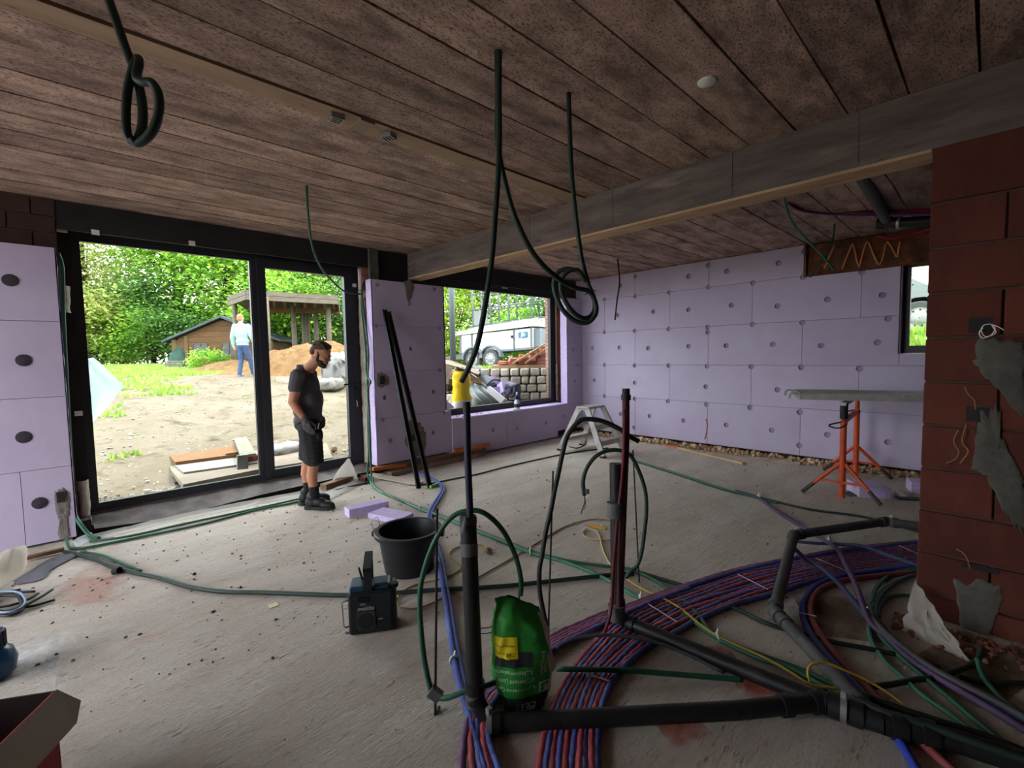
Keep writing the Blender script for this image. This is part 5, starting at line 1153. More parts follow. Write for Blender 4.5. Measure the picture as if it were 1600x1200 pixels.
bpanel('end_panel', BX(0, 0, 0), BX(0, .4, 0), 0, .35, m_cardin); bpanel('end_panel', BX(.5, 0, 0), BX(.5, .4, 0), 0, .35, m_cardin)
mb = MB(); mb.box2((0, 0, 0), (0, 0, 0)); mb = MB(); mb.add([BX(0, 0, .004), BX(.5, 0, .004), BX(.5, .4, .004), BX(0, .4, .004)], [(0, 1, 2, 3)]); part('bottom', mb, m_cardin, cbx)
mb = MB(); f_ = [BX(.0, -.004, .352), BX(.5, -.004, .352), BX(.5, -.10, .27), BX(.08, -.105, .265), BX(.0, -.075, .295)]; n_ = V((-.4, .25, -.45)).normalized()*.005
mb.add(f_+[p-n_ for p in f_], [(0, 1, 2, 3, 4), (9, 8, 7, 6, 5)]+[(i, (i+1) % 5, 5+(i+1) % 5, 5+i) for i in range(5)]); part('flap', mb, m_card, cbx)

# blue ribbed container cut by the left edge
bb = V((-0.353,3.376,0)); blu = thing('blue_container', bb, 'blue ribbed plastic container cut off by the left edge of the view', 'container')
m_blu = M('glossy_blue', srgb(40, 88, 132), srgb(32, 72, 112), 4, rough=.25)
mb = MB(); mb.lathe([(.06, 0), (.085, .02), (.095, .08), (.08, .13), (.055, .15)], bb, 24); part('body', mb, m_blu, blu, True)
mb = MB(); 
mb.lathe([(.055, .15), (.055, .23), (.05, .235)], bb, 18); cap_ = part('cap', mb, M('navy_cap', srgb(26, 40, 70), None, rough=.4), blu, 'auto')
rb_ = MB()
for k in range(18): a = k*PI/9; rb_.bar(bb+V((.057*math.cos(a), .057*math.sin(a), .155)), bb+V((.057*math.cos(a), .057*math.sin(a), .23)), .006, .006)
part('ribs', rb_, M('navy_cap', (1,1,1,1)), cap_)['kind'] = 'stuff'

# spray bottle on the window ledge
sbp = V((5.548, 5.66, .622)); sbt = thing('spray_bottle', sbp, 'white spray bottle with blue collar and label on the window ledge', 'bottle')
m_navy = M('navy_plastic', srgb(30, 46, 96), None, rough=.4); m_bw = M('white_bottle', srgb(222, 224, 228), None, rough=.4)
mb = MB(); mb.lathe([(.045, 0), (.05, .008), (.05, .10), (.042, .14), (.03, .165), (.03, .17)], sbp, 24); part('body', mb, m_bw, sbt, 'auto')
mb = MB(); mb.lathe([(.0508, .03), (.0512, .035), (.0512, .085), (.0508, .09)], sbp, 24, caps=False); part('label_band', mb, m_navy, sbt, True)
mb = MB(); mb.lathe([(.034, .165), (.036, .18), (.034, .225), (.028, .24)], sbp, 20); part('collar', mb, m_navy, sbt, 'auto')
mb = MB(); mb.lathe([(.010, .24), (.010, .262), (.016, .264), (.016, .285), (.008, .29)], sbp, 14); part('nozzle', mb, m_bw, sbt, 'auto')
mb = MB(); mb.tube([sbp+V((.02, 0, .225)), sbp+V((.05, -.01, .23)), sbp+V((.065, -.015, .19)), sbp+V((.06, -.01, .12))], .009, 8, 4); part('trigger', mb, m_navy, sbt, True)
mb = MB(); mb.bar((5.39, 5.62, .627), (5.50, 5.60, .627), .06, .01); mb.box((5.44, 5.63, .634), (.05, .03, .012), .4); solo('sponge_scrap', mb, M('pale_green_scrap', srgb(206, 222, 156), None), 'small pale green scrap lying left of the spray bottle', 'scrap')
mb = MB(); mb.lathe([(.028, 0), (.03, .02), (.024, .028), (.018, .02), (.001, .018)], (4.842,5.62,0.586), 14, (.3, -.6, .7)); solo('tape_roll', mb, m_bw, 'small white ring lying on the middle of the window ledge', 'ring', None, 'auto')
dm = MB(); rg = random.Random(17)
for _ in range(60): dm.rock((rg.uniform(4.25, 4.9), rg.uniform(5.58, 5.78), .625), rg.uniform(.006, .018), rg, .7)
o = mesh_obj('ledge_debris', dm, M('foam_crumbs', srgb(196, 186, 190), srgb(120, 110, 108), 2, island=.3)); tag(o, 'crumbs and shavings on the left end of the window ledge', 'debris', None, 'stuff')

# ceiling fixtures: junction boxes, cover disc
for k, (c, ang) in enumerate((((1.21, 2.70, 2.945), -.1), ((1.545, 2.70, 2.945), .5))):
    c = V(c); t = thing('ceiling_bracket', c+V((0, 0, .02)), ['slotted grey metal bracket on the pale ceiling strip, left one', 'slotted grey metal bracket on the pale ceiling strip, right one'][k], 'bracket', 'metal brackets on the ceiling strip')
    mb = MB(); mb.box(c, (.075, .075, .03), ang); part('body', mb, m_steelz, t)
    mb = MB(); R = Matrix.Rotation(ang, 3, 'Z')
    for j in (-1, 0, 1): mb.box(c+R@V((0, .022*j, -.0155)), (.055, .010, .002), ang)
    part('slots', mb, m_dark, t)['kind'] = 'stuff'
mb = MB(); mb.box((1.37, 2.70, 2.955), (.09, .15, .016)); solo('ceiling_patch', mb, M('grey_patch', srgb(140, 126, 108), None), 'square grey patch on the ceiling strip between the metal brackets', 'patch')
mb = MB(); mb.lathe([(.048, 0), (.05, -.004), (.044, -.012), (.001, -.014)], (2.504, 1.088, 2.968), 28, caps=False); solo('blanking_cap', mb, m_white, 'round white blanking cap on the ceiling planks', 'cap', None, True)

# ------------------------------------------------------------------ drain pipes
m_pe = M('black_drain_pipe', srgb(30, 30, 32), srgb(23, 23, 25), 8, rough=.5, spots=[(srgb(66, 62, 58), 5, .6, .8)])
m_peg = M('dusty_grey_pipe', srgb(84, 84, 86), srgb(64, 64, 66), 6, rough=.7, spots=[(srgb(112, 106, 100), 7, .58, .75)])
m_tape = M('grey_tape', srgb(96, 96, 98), srgb(80, 80, 82), 12, rough=.6, bump=.3)
m_navyp = M('navy_sleeve', srgb(30, 32, 62), srgb(22, 24, 48), 7, rough=.55); m_redp = M('dark_red_sleeve', srgb(112, 22, 36), srgb(86, 16, 28), 9, rough=.6, bump=.3)
def ringy(mb, p, d, r, w_, n=14):
    d = V(d).normalized(); mb.tube([V(p)-d*w_/2, V(p)+d*w_/2], r, n)
def pipe(name, pts, r, mat, label, group=None, collars=(), n=14, clamps=(), elbow=True):
    pts = [V(p) for p in pts]; t = thing(name, (pts[0].x, pts[0].y, 0), label, 'pipe', group)
    for i, (a, b) in enumerate(zip(pts, pts[1:])):
        mb = MB(); mb.tube([a, b], r, n); part('pipe_run', mb, mat, t, 'auto')
    for p in pts[1:-1] if elbow else []:
        mb = MB(); mb.ell(p, (r*1.18,)*3, None, 14, 10); part('elbow', mb, mat, t, True)
    for (i, f) in collars:
        a, b = pts[i], pts[i+1]; mb = MB(); ringy(mb, a.lerp(b, f), b-a, r*1.22, r*1.1); part('collar', mb, mat, t, 'auto')
    for (i, f) in clamps:
        a, b = pts[i], pts[i+1]; mb = MB(); ringy(mb, a.lerp(b, f), b-a, r*1.3, .022); cl = part('clamp', mb, m_steelz, t, 'auto')
        mb = MB(); c_ = a.lerp(b, f); mb.box(c_+V((0, 0, r*1.5)), (.02, .02, .03)); part('screw_lug', mb, m_steelz, cl)
    return t
# first riser: waste pipe with a navy sleeve inside, elbow on the floor
P1 = [(1.183,1.514,0.876),(1.176,1.499,0.623),(1.167,1.484,0.353),(1.163,1.466,0.105)]
v1 = pipe('drain_riser', [P1[0], P1[-1], (1.178,1.427,0.045)], .0345, m_pe, 'black vertical drain riser with grey tape in the near middle of the room', collars=[(0, .93)])
for (a, b) in (((1.183,1.514,0.871), (1.182,1.512,0.844)), ((1.179,1.508,0.768), (1.178,1.505,0.714)), ((1.161,1.471,0.132), (1.16,1.468,0.083))):
    mb = MB(); mb.tube([a, b], .037, 14); part('tape_wrap', mb, m_tape, v1, 'auto', 'grey tape')
tq = V((1.158,1.523,0.856)); mb = MB(); mb.add([tq+RT*x+V((0, 0, z))-FW*y for x, z, y in ((-.004, .03, .03), (.02, .035, .035), (.022, -.005, .04), (.004, -.045, .045), (-.006, -.02, .03))], [(0, 1, 2, 3, 4)]); part('tape_flap', mb, m_tape, v1)
mb = MB(); mb.tube([(1.191,1.508,0.859), (1.196,1.522,1.108), (1.205,1.532,1.324)], .0148, 12, 3); slv = part('inner_sleeve', mb, m_navyp, v1, 'auto', 'navy blue protective sleeve')
mb = MB(); mb.tube([(1.205,1.532,1.318), (1.206,1.534,1.356)], .0165, 12); part('sleeve_end', mb, m_black, slv, 'auto')
pipe('drain_pipe', [(1.159,1.385,0.045), (1.936,0.697,0.05), (2.25,0.451,0.05)], .036, m_pe, 'long black drain pipe lying across the tube bundle in the near right floor', None, [(0, .03), (1, .55), (1, .9)], 14, [(0, .006)], False)
# second riser with red sleeve
P2 = [(2.21,1.463,0.927),(2.194,1.454,0.652),(2.181,1.442,0.362),(2.17,1.428,0.079)]
v2 = pipe('drain_riser', [P2[0], P2[-1], (2.169,1.373,0.05)], .036, m_pe, 'dark drain riser with a red sleeve rising from the tube bundle', collars=[(0, .93)])
mb = MB(); mb.tube([(2.136,1.393,0.107),(2.164,1.397,0.455),(2.2,1.399,0.881),(2.217,1.401,1.094),(2.23,1.409,1.322)], .020, 12, 3); sl2 = part('inner_sleeve', mb, M('red_black_sleeve', srgb(74, 18, 26), srgb(40, 14, 20), 6, rough=.6), v2, 'auto', 'dark red protective sleeve')
mb = MB(); ringy(mb, (2.229,1.408,1.304), UPV, .027, .03); ringy(mb, (2.231,1.409,1.336), UPV, .021, .035); part('coupling', mb, m_black, sl2, 'auto')
mb = MB(); mb.tube([(2.009,1.411,0.027),(2.025,1.401,0.079),(2.064,1.398,0.164),(2.104,1.408,0.399),(2.146,1.406,0.676),(2.167,1.398,0.816),(2.189,1.395,1.027),(2.212,1.405,1.238)], .0095, 8, 4); part('red_tube', mb, m_redp, v2, True, 'bright red tube along the sleeve')
for a, b in (((2.161,1.436,0.719), (2.158,1.432,0.637)), ((2.135,1.412,0.148), (2.132,1.407,0.066))):
    mb = MB(); mb.tube([a, b], .047, 14); part('tape_wrap', mb, m_tape, v2, 'auto', 'grey tape')
pipe('drain_pipe', [(2.174,1.368,0.05), (2.206,0.887,0.05), (2.241,0.44,0.05)], .036, m_pe, 'black drain pipe slanting from the red sleeved riser to the junction', None, [(0, .06), (1, .96)], 14, (), False)
# third drain over the floor to the right
pipe('drain_pipe', [(4.727,0.361,0.16), (4.681,0.551,0.16), (3.872,0.997,0.16), (2.84,0.82,0.06), (2.35,0.341,0.05), (2.273,0.272,0.05)], .033, m_peg, 'dusty grey drain pipe with three bends near the brick wall end', None, [(0, .7), (1, .05), (1, .93), (2, .04), (2, .94), (3, .06), (3, .16)], 14, [(0, .86)])
pipe('drain_junction', [(2.246,0.445,0.05), (2.279,0.257,0.05), (2.367,0.038,0.05), (2.42,-0.187,0.05)], .042, m_pe, 'thick black drain junction pipe running to the lower right corner', None, [(0, .16), (0, .55), (1, .2), (1, .6)], 16, [(0, .32)], False)

# ------------------------------------------------------------------ rebar rods
m_reb = M('dark_rebar', srgb(46, 40, 38), srgb(34, 30, 28), 20, rough=.7)
for lab, top, bot in (('thin dark rebar rod left of the first riser', (1.119,1.646,0.892), (1.064,1.624,0)), ('thin dark rebar rod behind the green cement bag', (1.936,1.695,0.895), (1.868,1.684,0)), ('thin dark rebar rod right of the red sleeved riser', (2.729,1.67,0.895), (2.707,1.609,0))):
    mb = MB(); mb.tube([bot, top], .0055, 6)
    solo('rebar_rod', mb, m_reb, lab, 'rod')
mb = MB(); 
for k in range(3): mb.rock(V((1.072,1.621,0))+V((.01*k, .008*k, .008)), .012, random.Random(k))
solo('mortar_lump', mb, m_plaster, 'small mortar lump at the foot of the left rebar rod', 'mortar')

# ------------------------------------------------------------------ flexible conduits
m_cg = M('green_conduit', srgb(36, 92, 70), srgb(30, 78, 58), 8, rough=.5); m_cgd = M('dark_green_conduit', srgb(32, 54, 46), srgb(25, 42, 36), 8, rough=.55)
m_cgl = M('light_green_conduit', srgb(60, 126, 98), srgb(50, 108, 84), 8, rough=.5); m_cb = M('black_conduit', srgb(30, 33, 32), srgb(24, 26, 26), 8, rough=.55)
m_cp = M('violet_conduit', srgb(84, 64, 98), srgb(68, 52, 82), 8, rough=.6); m_cbl = M('slate_blue_conduit', srgb(62, 74, 108), srgb(52, 62, 92), 8, rough=.6)
m_cgr = M('grey_conduit', srgb(72, 72, 76), srgb(58, 58, 62), 8, rough=.6); m_yel = M('yellow_cable', srgb(186, 156, 66), srgb(164, 136, 52), 8, rough=.6); m_tan = M('tan_cable', srgb(150, 120, 78), None, rough=.6)
def cable(name, pts, r, mat, label, cat='conduit', sub=6, n=8, group=None, ends=None):
    mb = MB(); mb.tube(pts, r, n, sub); return solo(name, mb, mat, label, cat, group, True)
# hanging from the ceiling
cable('hanging_conduit', [(0.194,2.438,2.972),(0.221,2.43,2.859),(0.242,2.415,2.765),(0.263,2.402,2.682),(0.274,2.383,2.58),(0.268,2.38,2.478),(0.245,2.382,2.418),(0.223,2.391,2.438),(0.222,2.399,2.519),(0.233,2.397,2.62),(0.256,2.397,2.714),(0.272,2.399,2.753),(0.268,2.358,2.713),(0.256,2.337,2.651),(0.269,2.308,2.625),(0.297,2.28,2.619),(0.312,2.262,2.569),(0.308,2.274,2.501),(0.286,2.303,2.437),(0.249,2.349,2.403),(0.231,2.354,2.419)], .0165, m_cgd, 'thick green conduit knotted in a loop hanging top left of the ceiling')
cable('hanging_conduit', [(1.53,1.64,2.962),(1.511,1.626,2.748),(1.489,1.609,2.478),(1.459,1.604,2.239),(1.426,1.601,2.003),(1.394,1.614,1.799),(1.361,1.631,1.625),(1.34,1.669,1.514),(1.317,1.711,1.429)], .013, m_cgd, 'dark green conduit hanging from the ceiling and bending left over the window')
cable('hanging_conduit', [(1.531,1.654,2.969),(1.521,1.645,2.76),(1.509,1.638,2.536),(1.538,1.621,2.348),(1.594,1.609,2.193),(1.706,1.6,2.046),(1.853,1.589,1.953),(2,1.584,1.91),(2.097,1.559,1.894),(2.127,1.538,1.835),(2.126,1.534,1.771),(2.09,1.564,1.722),(2.04,1.613,1.734),(1.989,1.653,1.791),(1.964,1.685,1.88),(1.962,1.693,1.951),(1.975,1.671,2.001),(2.006,1.628,2.016),(2.038,1.583,1.999)], .0135, m_cgd, 'dark green conduit swooping right from the ceiling hole into the hanging coil')
cable('hanging_conduit', [(2.052,1.653,2.969),(2.055,1.649,2.785),(2.065,1.646,2.548),(2.085,1.634,2.307),(2.11,1.619,2.097),(2.136,1.596,1.955),(2.157,1.568,1.861),(2.144,1.559,1.788),(2.097,1.573,1.748),(2.044,1.598,1.761),(1.993,1.624,1.817),(1.964,1.644,1.893),(1.962,1.638,1.957),(1.984,1.606,1.997),(2.02,1.572,1.999),(2.049,1.539,1.94)], .013, m_cgd, 'thinner dark green conduit hanging straight down into the coil by the beam')
mb = MB(); q = V((2.066,1.519,1.894))
for k in range(4): mb.tube([q, q+V((.05*math.cos(k), .05*math.sin(k)*.6, .03*math.sin(2.1*k)))], .002, 4)
solo('wire_ends', mb, m_cb, 'short stiff wire ends tying the hanging coil', 'wire')
cable('hanging_conduit', [(1.501,3.961,2.975),(1.505,3.967,2.766),(1.564,4.07,2.534),(1.747,4.371,2.412),(2.037,4.781,2.344),(2.393,5.271,2.321),(2.695,5.468,2.336)], .010, m_cg, 'green conduit hanging from the ceiling across the top of the door leaf')
cable('hanging_wire', [(6.072,3.975,2.975),(6.056,3.932,2.625),(5.995,3.938,2.335),(5.932,3.931,2.046)], .011, m_cb, 'short dark green cable end hanging in front of the lilac far wall')
cable('hanging_conduit', [(4.902,1.396,3.044),(4.905,1.378,2.871),(4.944,1.327,2.722),(5.072,1.263,2.601),(5.219,1.18,2.477),(5.371,1.09,2.319)], .010, m_cgl, 'pale green conduit curving down behind the beam')
cable('hanging_conduit', [(6.311,1.285,2.959),(6.285,1.294,2.78),(6.219,1.344,2.616),(6.143,1.404,2.474),(6.08,1.455,2.367)], .009, m_cg, 'short green conduit crossing the rusty lintel')
cable('heating_hose', [(5.014,1.427,3.055),(5.084,1.424,2.985),(5.322,1.404,2.981),(5.719,1.302,3.006),(5.957,1.071,2.98),(6.114,0.778,2.937),(6.169,0.443,2.889)], .02, M('crimson_hose', srgb(146, 30, 62), srgb(120, 24, 52), 7, rough=.6, bump=.3), 'crimson hose running along the ceiling behind the beam', 'hose')
cable('heating_hose', [(5.021,1.418,3.018),(5.165,1.412,2.951),(5.514,1.355,2.952),(5.859,1.162,2.949),(6.018,0.867,2.907),(6.167,0.442,2.858)], .014, M('purple_hose', srgb(110, 60, 120), None, rough=.6), 'purple hose just below the crimson hose at the ceiling', 'hose')
cable('heating_hose', [(6.912,0.978,2.87),(6.878,0.867,2.814),(6.906,0.702,2.822),(6.854,0.476,2.844)], .02, M('crimson_hose', (1, 1, 1, 1)), 'short crimson hose above the rusty lintel', 'hose')
pipe('ceiling_pipe', [(4.717,0.805,2.998), (6.358,0.816,2.881)], .05, m_peg, 'grey pipe slanting along the ceiling behind the beam', None, [(0, .97)])
pipe('ceiling_pipe', [(6.279,0.891,2.87), (6.208,0.396,2.789)], .05, m_pe, 'black pipe running under the ceiling to the brick wall', None, [(0, .05), (0, .3)], 14, [(0, .36)])
# in the door jambs
for k, pts in enumerate([[(2.918,5.832,2.594),(2.864,5.804,2.468),(2.832,5.742,2.209),(2.826,5.649,1.871),(2.802,5.574,1.539),(2.772,5.574,1.21),(2.743,5.497,0.805),(2.703,5.431,0.407),(2.653,5.318,0.148),(2.616,5.272,0.003)], [(2.89,5.853,2.518),(2.844,5.801,2.215),(2.827,5.711,1.791),(2.802,5.644,1.539),(2.796,5.631,1.332),(2.756,5.453,1.24),(2.773,5.566,1.128),(2.727,5.506,0.724),(2.687,5.44,0.326),(2.641,5.398,0.137),(2.605,5.284,0.027)]]):
    cable('jamb_conduit', pts, .012, m_cg, ['green conduit running down the right door jamb, nearest the boards', 'green conduit with a kink running down the right door jamb'][k], 'conduit')
cable('jamb_conduit', [(-0.005,5.6,2.494),(0.015,5.62,2.364),(-0.001,5.64,1.923),(-0.013,5.65,1.364),(-0.024,5.66,0.794),(-0.03,5.66,0.391),(-0.027,5.62,0.225)]+[(0.004,5.508,0.14),(0.059,5.438,0.04),(0.117,5.346,0.02)], .016, m_cg, 'green conduit running down behind the left lilac boards')
# on the floor: along the door
cable('floor_conduit', [(-0.086,5.432,0.05),(-0.072,5.272,0.02),(-0.034,5.216,0.014),(0.09,5.16,0.014),(0.426,5.127,0.014),(0.853,5.104,0.014),(1.308,5.172,0.014),(1.62,5.136,0.014),(1.738,5.136,0.014)], .012, m_cg, 'green conduit lying along the door threshold, nearer the room')
cable('floor_conduit', [(0.055,5.332,0.014),(0.303,5.235,0.014),(0.724,5.241,0.014),(1.149,5.229,0.014),(1.65,5.23,0.014),(1.985,5.242,0.014),(2.299,5.274,0.014),(2.548,5.287,0.014),(2.644,5.31,0.014)], .011, m_cg, 'green conduit lying along the door threshold, nearer the glass')
GA = [(2.587,5.208,0.1),(2.558,5.139,0.04),(2.505,4.851,0.016),(2.497,4.409,0.016),(2.482,3.969,0.016),(2.497,3.603,0.016),(2.501,3.262,0.016),(2.505,2.957,0.016),(2.509,2.645,0.016),(2.513,2.448,0.016),(2.573,2.145,0.016),(2.573,1.858,0.016),(2.535,1.643,0.016),(2.502,1.482,0.016),(2.539,1.359,0.016),(2.5,1.163,0.016),(2.429,0.977,0.016),(2.416,0.874,0.016),(2.411,0.77,0.016),(2.428,0.613,0.016),(2.405,0.478,0.016),(2.4,0.405,0.016)]
cable('floor_conduit', GA, .0125, m_cgl, 'light green conduit running from the door jamb across the whole floor')
cable('floor_conduit', [(2.603,5.191,0.1),(2.552,5.064,0.04),(2.503,4.771,0.018),(2.49,4.343,0.018),(2.501,3.94,0.018),(2.515,3.576,0.018),(2.518,3.237,0.018),(2.521,2.933,0.018),(2.53,2.652,0.018),(2.532,2.438,0.018),(2.593,2.148,0.018),(2.704,1.913,0.018),(2.795,1.732,0.018),(2.778,1.548,0.018),(2.71,1.375,0.018),(2.594,1.176,0.018),(2.47,1.029,0.018),(2.433,0.945,0.018),(2.44,0.759,0.018),(2.456,0.593,0.018),(2.451,0.463,0.018),(2.44,0.378,0.018)], .012, m_cg, 'second green conduit beside the light green one across the floor')
cable('floor_conduit', [(-0.103,5.191,0.016),(-0.018,5.015,0.016),(0.077,4.783,0.016),(0.155,4.545,0.016),(0.269,4.281,0.016),(0.387,4.048,0.016),(0.485,3.802,0.016),(0.576,3.622,0.016),(0.695,3.451,0.016),(0.812,3.326,0.016),(1.017,3.086,0.016),(1.231,2.842,0.016),(1.467,2.646,0.016),(1.696,2.47,0.016),(1.889,2.307,0.016),(2.058,2.176,0.016),(2.316,2.005,0.016),(2.647,1.782,0.016),(2.764,1.687,0.016)], .0145, m_cgd, 'dark green conduit crossing the floor in front of the door and behind the radio')
cable('floor_conduit', [(0.002,5.088,0.014),(0.118,4.863,0.014),(0.216,4.566,0.014),(0.306,4.292,0.014)], .010, m_cg, 'short thin green conduit doubling the dark one at far left')
cable('floor_conduit', [(2.8,1.761,0.016),(2.819,1.538,0.016),(2.845,1.299,0.016),(2.809,1.082,0.016),(2.785,0.956,0.016),(2.734,0.827,0.03),(2.777,0.705,0.016),(2.82,0.532,0.016),(2.886,0.376,0.016),(2.934,0.241,0.016),(2.931,0.124,0.016)], .0125, m_cgd, 'dark green conduit passing under the third drain pipe towards the brick wall')
cable('floor_conduit', [(1.605,1.396,0.05),(1.805,1.181,0.05),(1.982,1.004,0.03),(2.101,0.873,0.02),(2.188,0.761,0.02)], .0125, m_cg, 'green conduit crossing the tube bundle beside the cement bag')
cable('floor_cable', [(1.727,1.5,0.05),(1.842,1.467,0.06),(1.95,1.382,0.07),(2.041,1.265,0.07),(2.111,1.14,0.06),(2.157,0.992,0.04),(2.164,0.839,0.03)], .009, m_cgr, 'grey cable arching over the tube bundle to the slanting drain pipe', 'cable')
cable('floor_cable', [(6.272,4.299,0.012),(5.8,4.457,0.012),(5.339,4.554,0.012),(4.403,4.613,0.012),(3.757,4.602,0.012),(3.335,4.652,0.012),(3.031,4.689,0.012),(2.899,4.833,0.012)], .010, m_cb, 'thin black cable along the foot of the window wall', 'cable')
cable('floor_cable', [(5.953,4.839,0.01),(5.953,4.679,0.01),(6.295,4.782,0.01),(6.797,5.132,0.01)], .008, m_cb, 'black cable curling under the step ladder', 'cable')
# blue twin pipe
bp = [(3.266,5.336,0.03),(3.252,5.159,0.02),(3.217,4.87,0.02),(3.142,4.567,0.02),(3.023,4.346,0.02),(2.776,4.091,0.02),(2.529,3.845,0.02),(2.363,3.629,0.02),(2.147,3.237,0.02),(1.961,2.894,0.02),(1.773,2.579,0.02),(1.601,2.288,0.02),(1.459,2.054,0.02),(1.344,1.865,0.02),(1.268,1.732,0.02),(1.213,1.626,0.02),(1.16,1.522,0.03),(1.094,1.389,0.03),(1.015,1.227,0.03)]
m_bp = M('blue_sleeve_tube', srgb(78, 98, 178), srgb(66, 84, 156), 10, rough=.55, bump=.3, bscale=50)
cable('blue_tube', bp, .016, m_bp, 'blue sleeved tube running from the wall past the mortar tub to the near risers', 'tube')
cable('blue_tube', [V(p)+RT*.026+V((0, 0, -.004)) for p in bp], .014, m_bp, 'second blue sleeved tube along the right side of the first one', 'tube')
# right hand tangle
cable('floor_conduit', [(5.755,3.512,0.012),(5.454,2.69,0.012),(5.193,2.037,0.012),(5.161,1.631,0.012),(5.089,1.206,0.012),(5.185,0.819,0.012),(5.14,0.583,0.012),(5.063,0.365,0.012)], .011, m_cgd, 'thin dark green conduit on the far floor in front of the orange trestle')
VI = [(5.211,1.907,0.02),(5.112,1.646,0.02),(4.806,1.393,0.02),(4.484,1.069,0.02),(4.219,0.865,0.05),(3.989,0.745,0.09),(3.634,0.616,0.1),(3.417,0.536,0.1),(3.195,0.456,0.06)]
cable('violet_conduit', VI+[(3.108,0.414,0.04),(3.039,0.342,0.03),(2.901,0.238,0.03),(2.826,0.14,0.03),(2.764,0.04,0.03),(2.704,-0.065,0.03),(2.615,-0.199,0.03)], .016, m_cp, 'violet conduit crossing over the tube bundle beside the brick wall')
cable('floor_conduit', [(4.1,1.041,0.03),(4.167,0.917,0.03),(4.237,0.826,0.03),(4.202,0.639,0.08),(4.121,0.497,0.09),(4.049,0.311,0.09),(4.148,0.163,0.03)], .013, m_cbl, 'slate blue conduit passing over the far end of the tube bundle')
cable('floor_conduit', [(3.772,0.97,0.1),(3.637,0.863,0.1),(3.502,0.713,0.1),(3.432,0.602,0.05),(3.258,0.486,0.03),(3.151,0.42,0.03),(3.037,0.315,0.025),(2.908,0.215,0.025),(2.819,0.096,0.025),(2.783,-0.008,0.025),(2.69,-0.203,0.025)], .015, m_cbl, 'slate blue conduit bending into the conduit bunch beside the brick wall')
cable('floor_conduit', [(3.197,0.444,0.045),(3.067,0.359,0.045),(2.956,0.263,0.045),(2.864,0.165,0.045),(2.805,0.054,0.045),(2.762,-0.064,0.045),(2.672,-0.217,0.045)], .016, m_cgr, 'grey conduit on top of the conduit bunch beside the brick wall')
cable('floor_conduit', [(4.08,0.286,0.03),(3.914,0.384,0.015),(3.685,0.438,0.015),(3.457,0.452,0.015),(3.255,0.441,0.015),(3.076,0.42,0.015),(2.935,0.38,0.015),(2.811,0.313,0.015),(2.733,0.244,0.015),(2.651,0.17,0.015),(2.577,0.064,0.015),(2.484,-0.064,0.015),(2.402,-0.187,0.015)], .011, m_cgl, 'light green conduit looping round in front of the brick wall end')
cable('floor_conduit', [(4.121,0.29,0.05),(4.071,0.384,0.018),(3.882,0.447,0.018),(3.616,0.468,0.03),(3.46,0.461,0.018),(3.377,0.465,0.018),(3.261,0.427,0.018),(3.06,0.371,0.018),(2.93,0.29,0.018),(2.807,0.183,0.018),(2.709,0.09,0.018),(2.599,-0.011,0.018),(2.485,-0.13,0.018)], .012, m_cg, 'green conduit looping round just inside the light green one')
cable('floor_conduit', [(3.698,0.255,0.02),(3.666,0.342,0.016),(3.551,0.405,0.016),(3.406,0.42,0.016),(3.259,0.406,0.016)], .011, m_cg, 'short green conduit curling by the plastic sheet')
cable('floor_conduit', [(3.957,0.277,0.08),(3.839,0.361,0.05),(3.648,0.403,0.05),(3.457,0.433,0.03),(3.248,0.411,0.03),(3.103,0.358,0.03)], .010, m_cgr, 'thin grey conduit in the loop beside the brick wall end')
cable('floor_conduit', [(2.544,0.336,0.02),(2.635,0.268,0.02),(2.744,0.2,0.02),(2.837,0.129,0.02),(2.939,0.069,0.03),(3.062,0.008,0.04),(3.152,-0.011,0.08)], .013, m_cgd, 'dark green conduit bending up to the foot of the brick wall')
cable('floor_conduit', [(3.059,0.002,0.06),(3.005,-0.01,0.03),(2.931,-0.036,0.02),(2.842,-0.085,0.02),(2.764,-0.156,0.02)], .012, m_cg, 'green conduit leaving the foot of the brick wall at far right')
cable('floor_conduit', [(2.919,0.057,0.015),(2.959,-0.026,0.015),(3.028,-0.107,0.015),(3.142,-0.228,0.015)], .012, m_cgd, 'dark conduit at the far right edge behind the others')
cable('floor_conduit', [(2.294,0.365,0.09),(2.291,0.259,0.09),(2.319,0.127,0.09),(2.337,0.005,0.09),(2.356,-0.092,0.09),(2.374,-0.183,0.09)], .014, m_cgd, 'dark green conduit resting beside the thick drain junction')
cable('floor_conduit', [(2.392,0.348,0.06),(2.405,0.232,0.06),(2.431,0.096,0.06),(2.459,-0.029,0.06),(2.462,-0.189,0.06)], .014, m_cb, 'black conduit between the drain junction and the green conduits')
cable('red_tube', [(4.142,0.291,0.02),(3.983,0.408,0.018),(3.82,0.524,0.018),(3.64,0.633,0.018),(3.45,0.707,0.018),(3.269,0.723,0.018),(3.088,0.7,0.018),(2.932,0.645,0.018),(2.801,0.571,0.018),(2.691,0.49,0.018),(2.589,0.403,0.018),(2.519,0.337,0.018),(2.444,0.282,0.03),(2.4,0.24,0.03),(2.311,0.143,0.02),(2.21,0.032,0.02)], .018, M('dull_red_tube', srgb(150, 74, 72), srgb(128, 60, 60), 8, rough=.6), 'dull red tube looping out of the bundle to the lower right', 'tube')
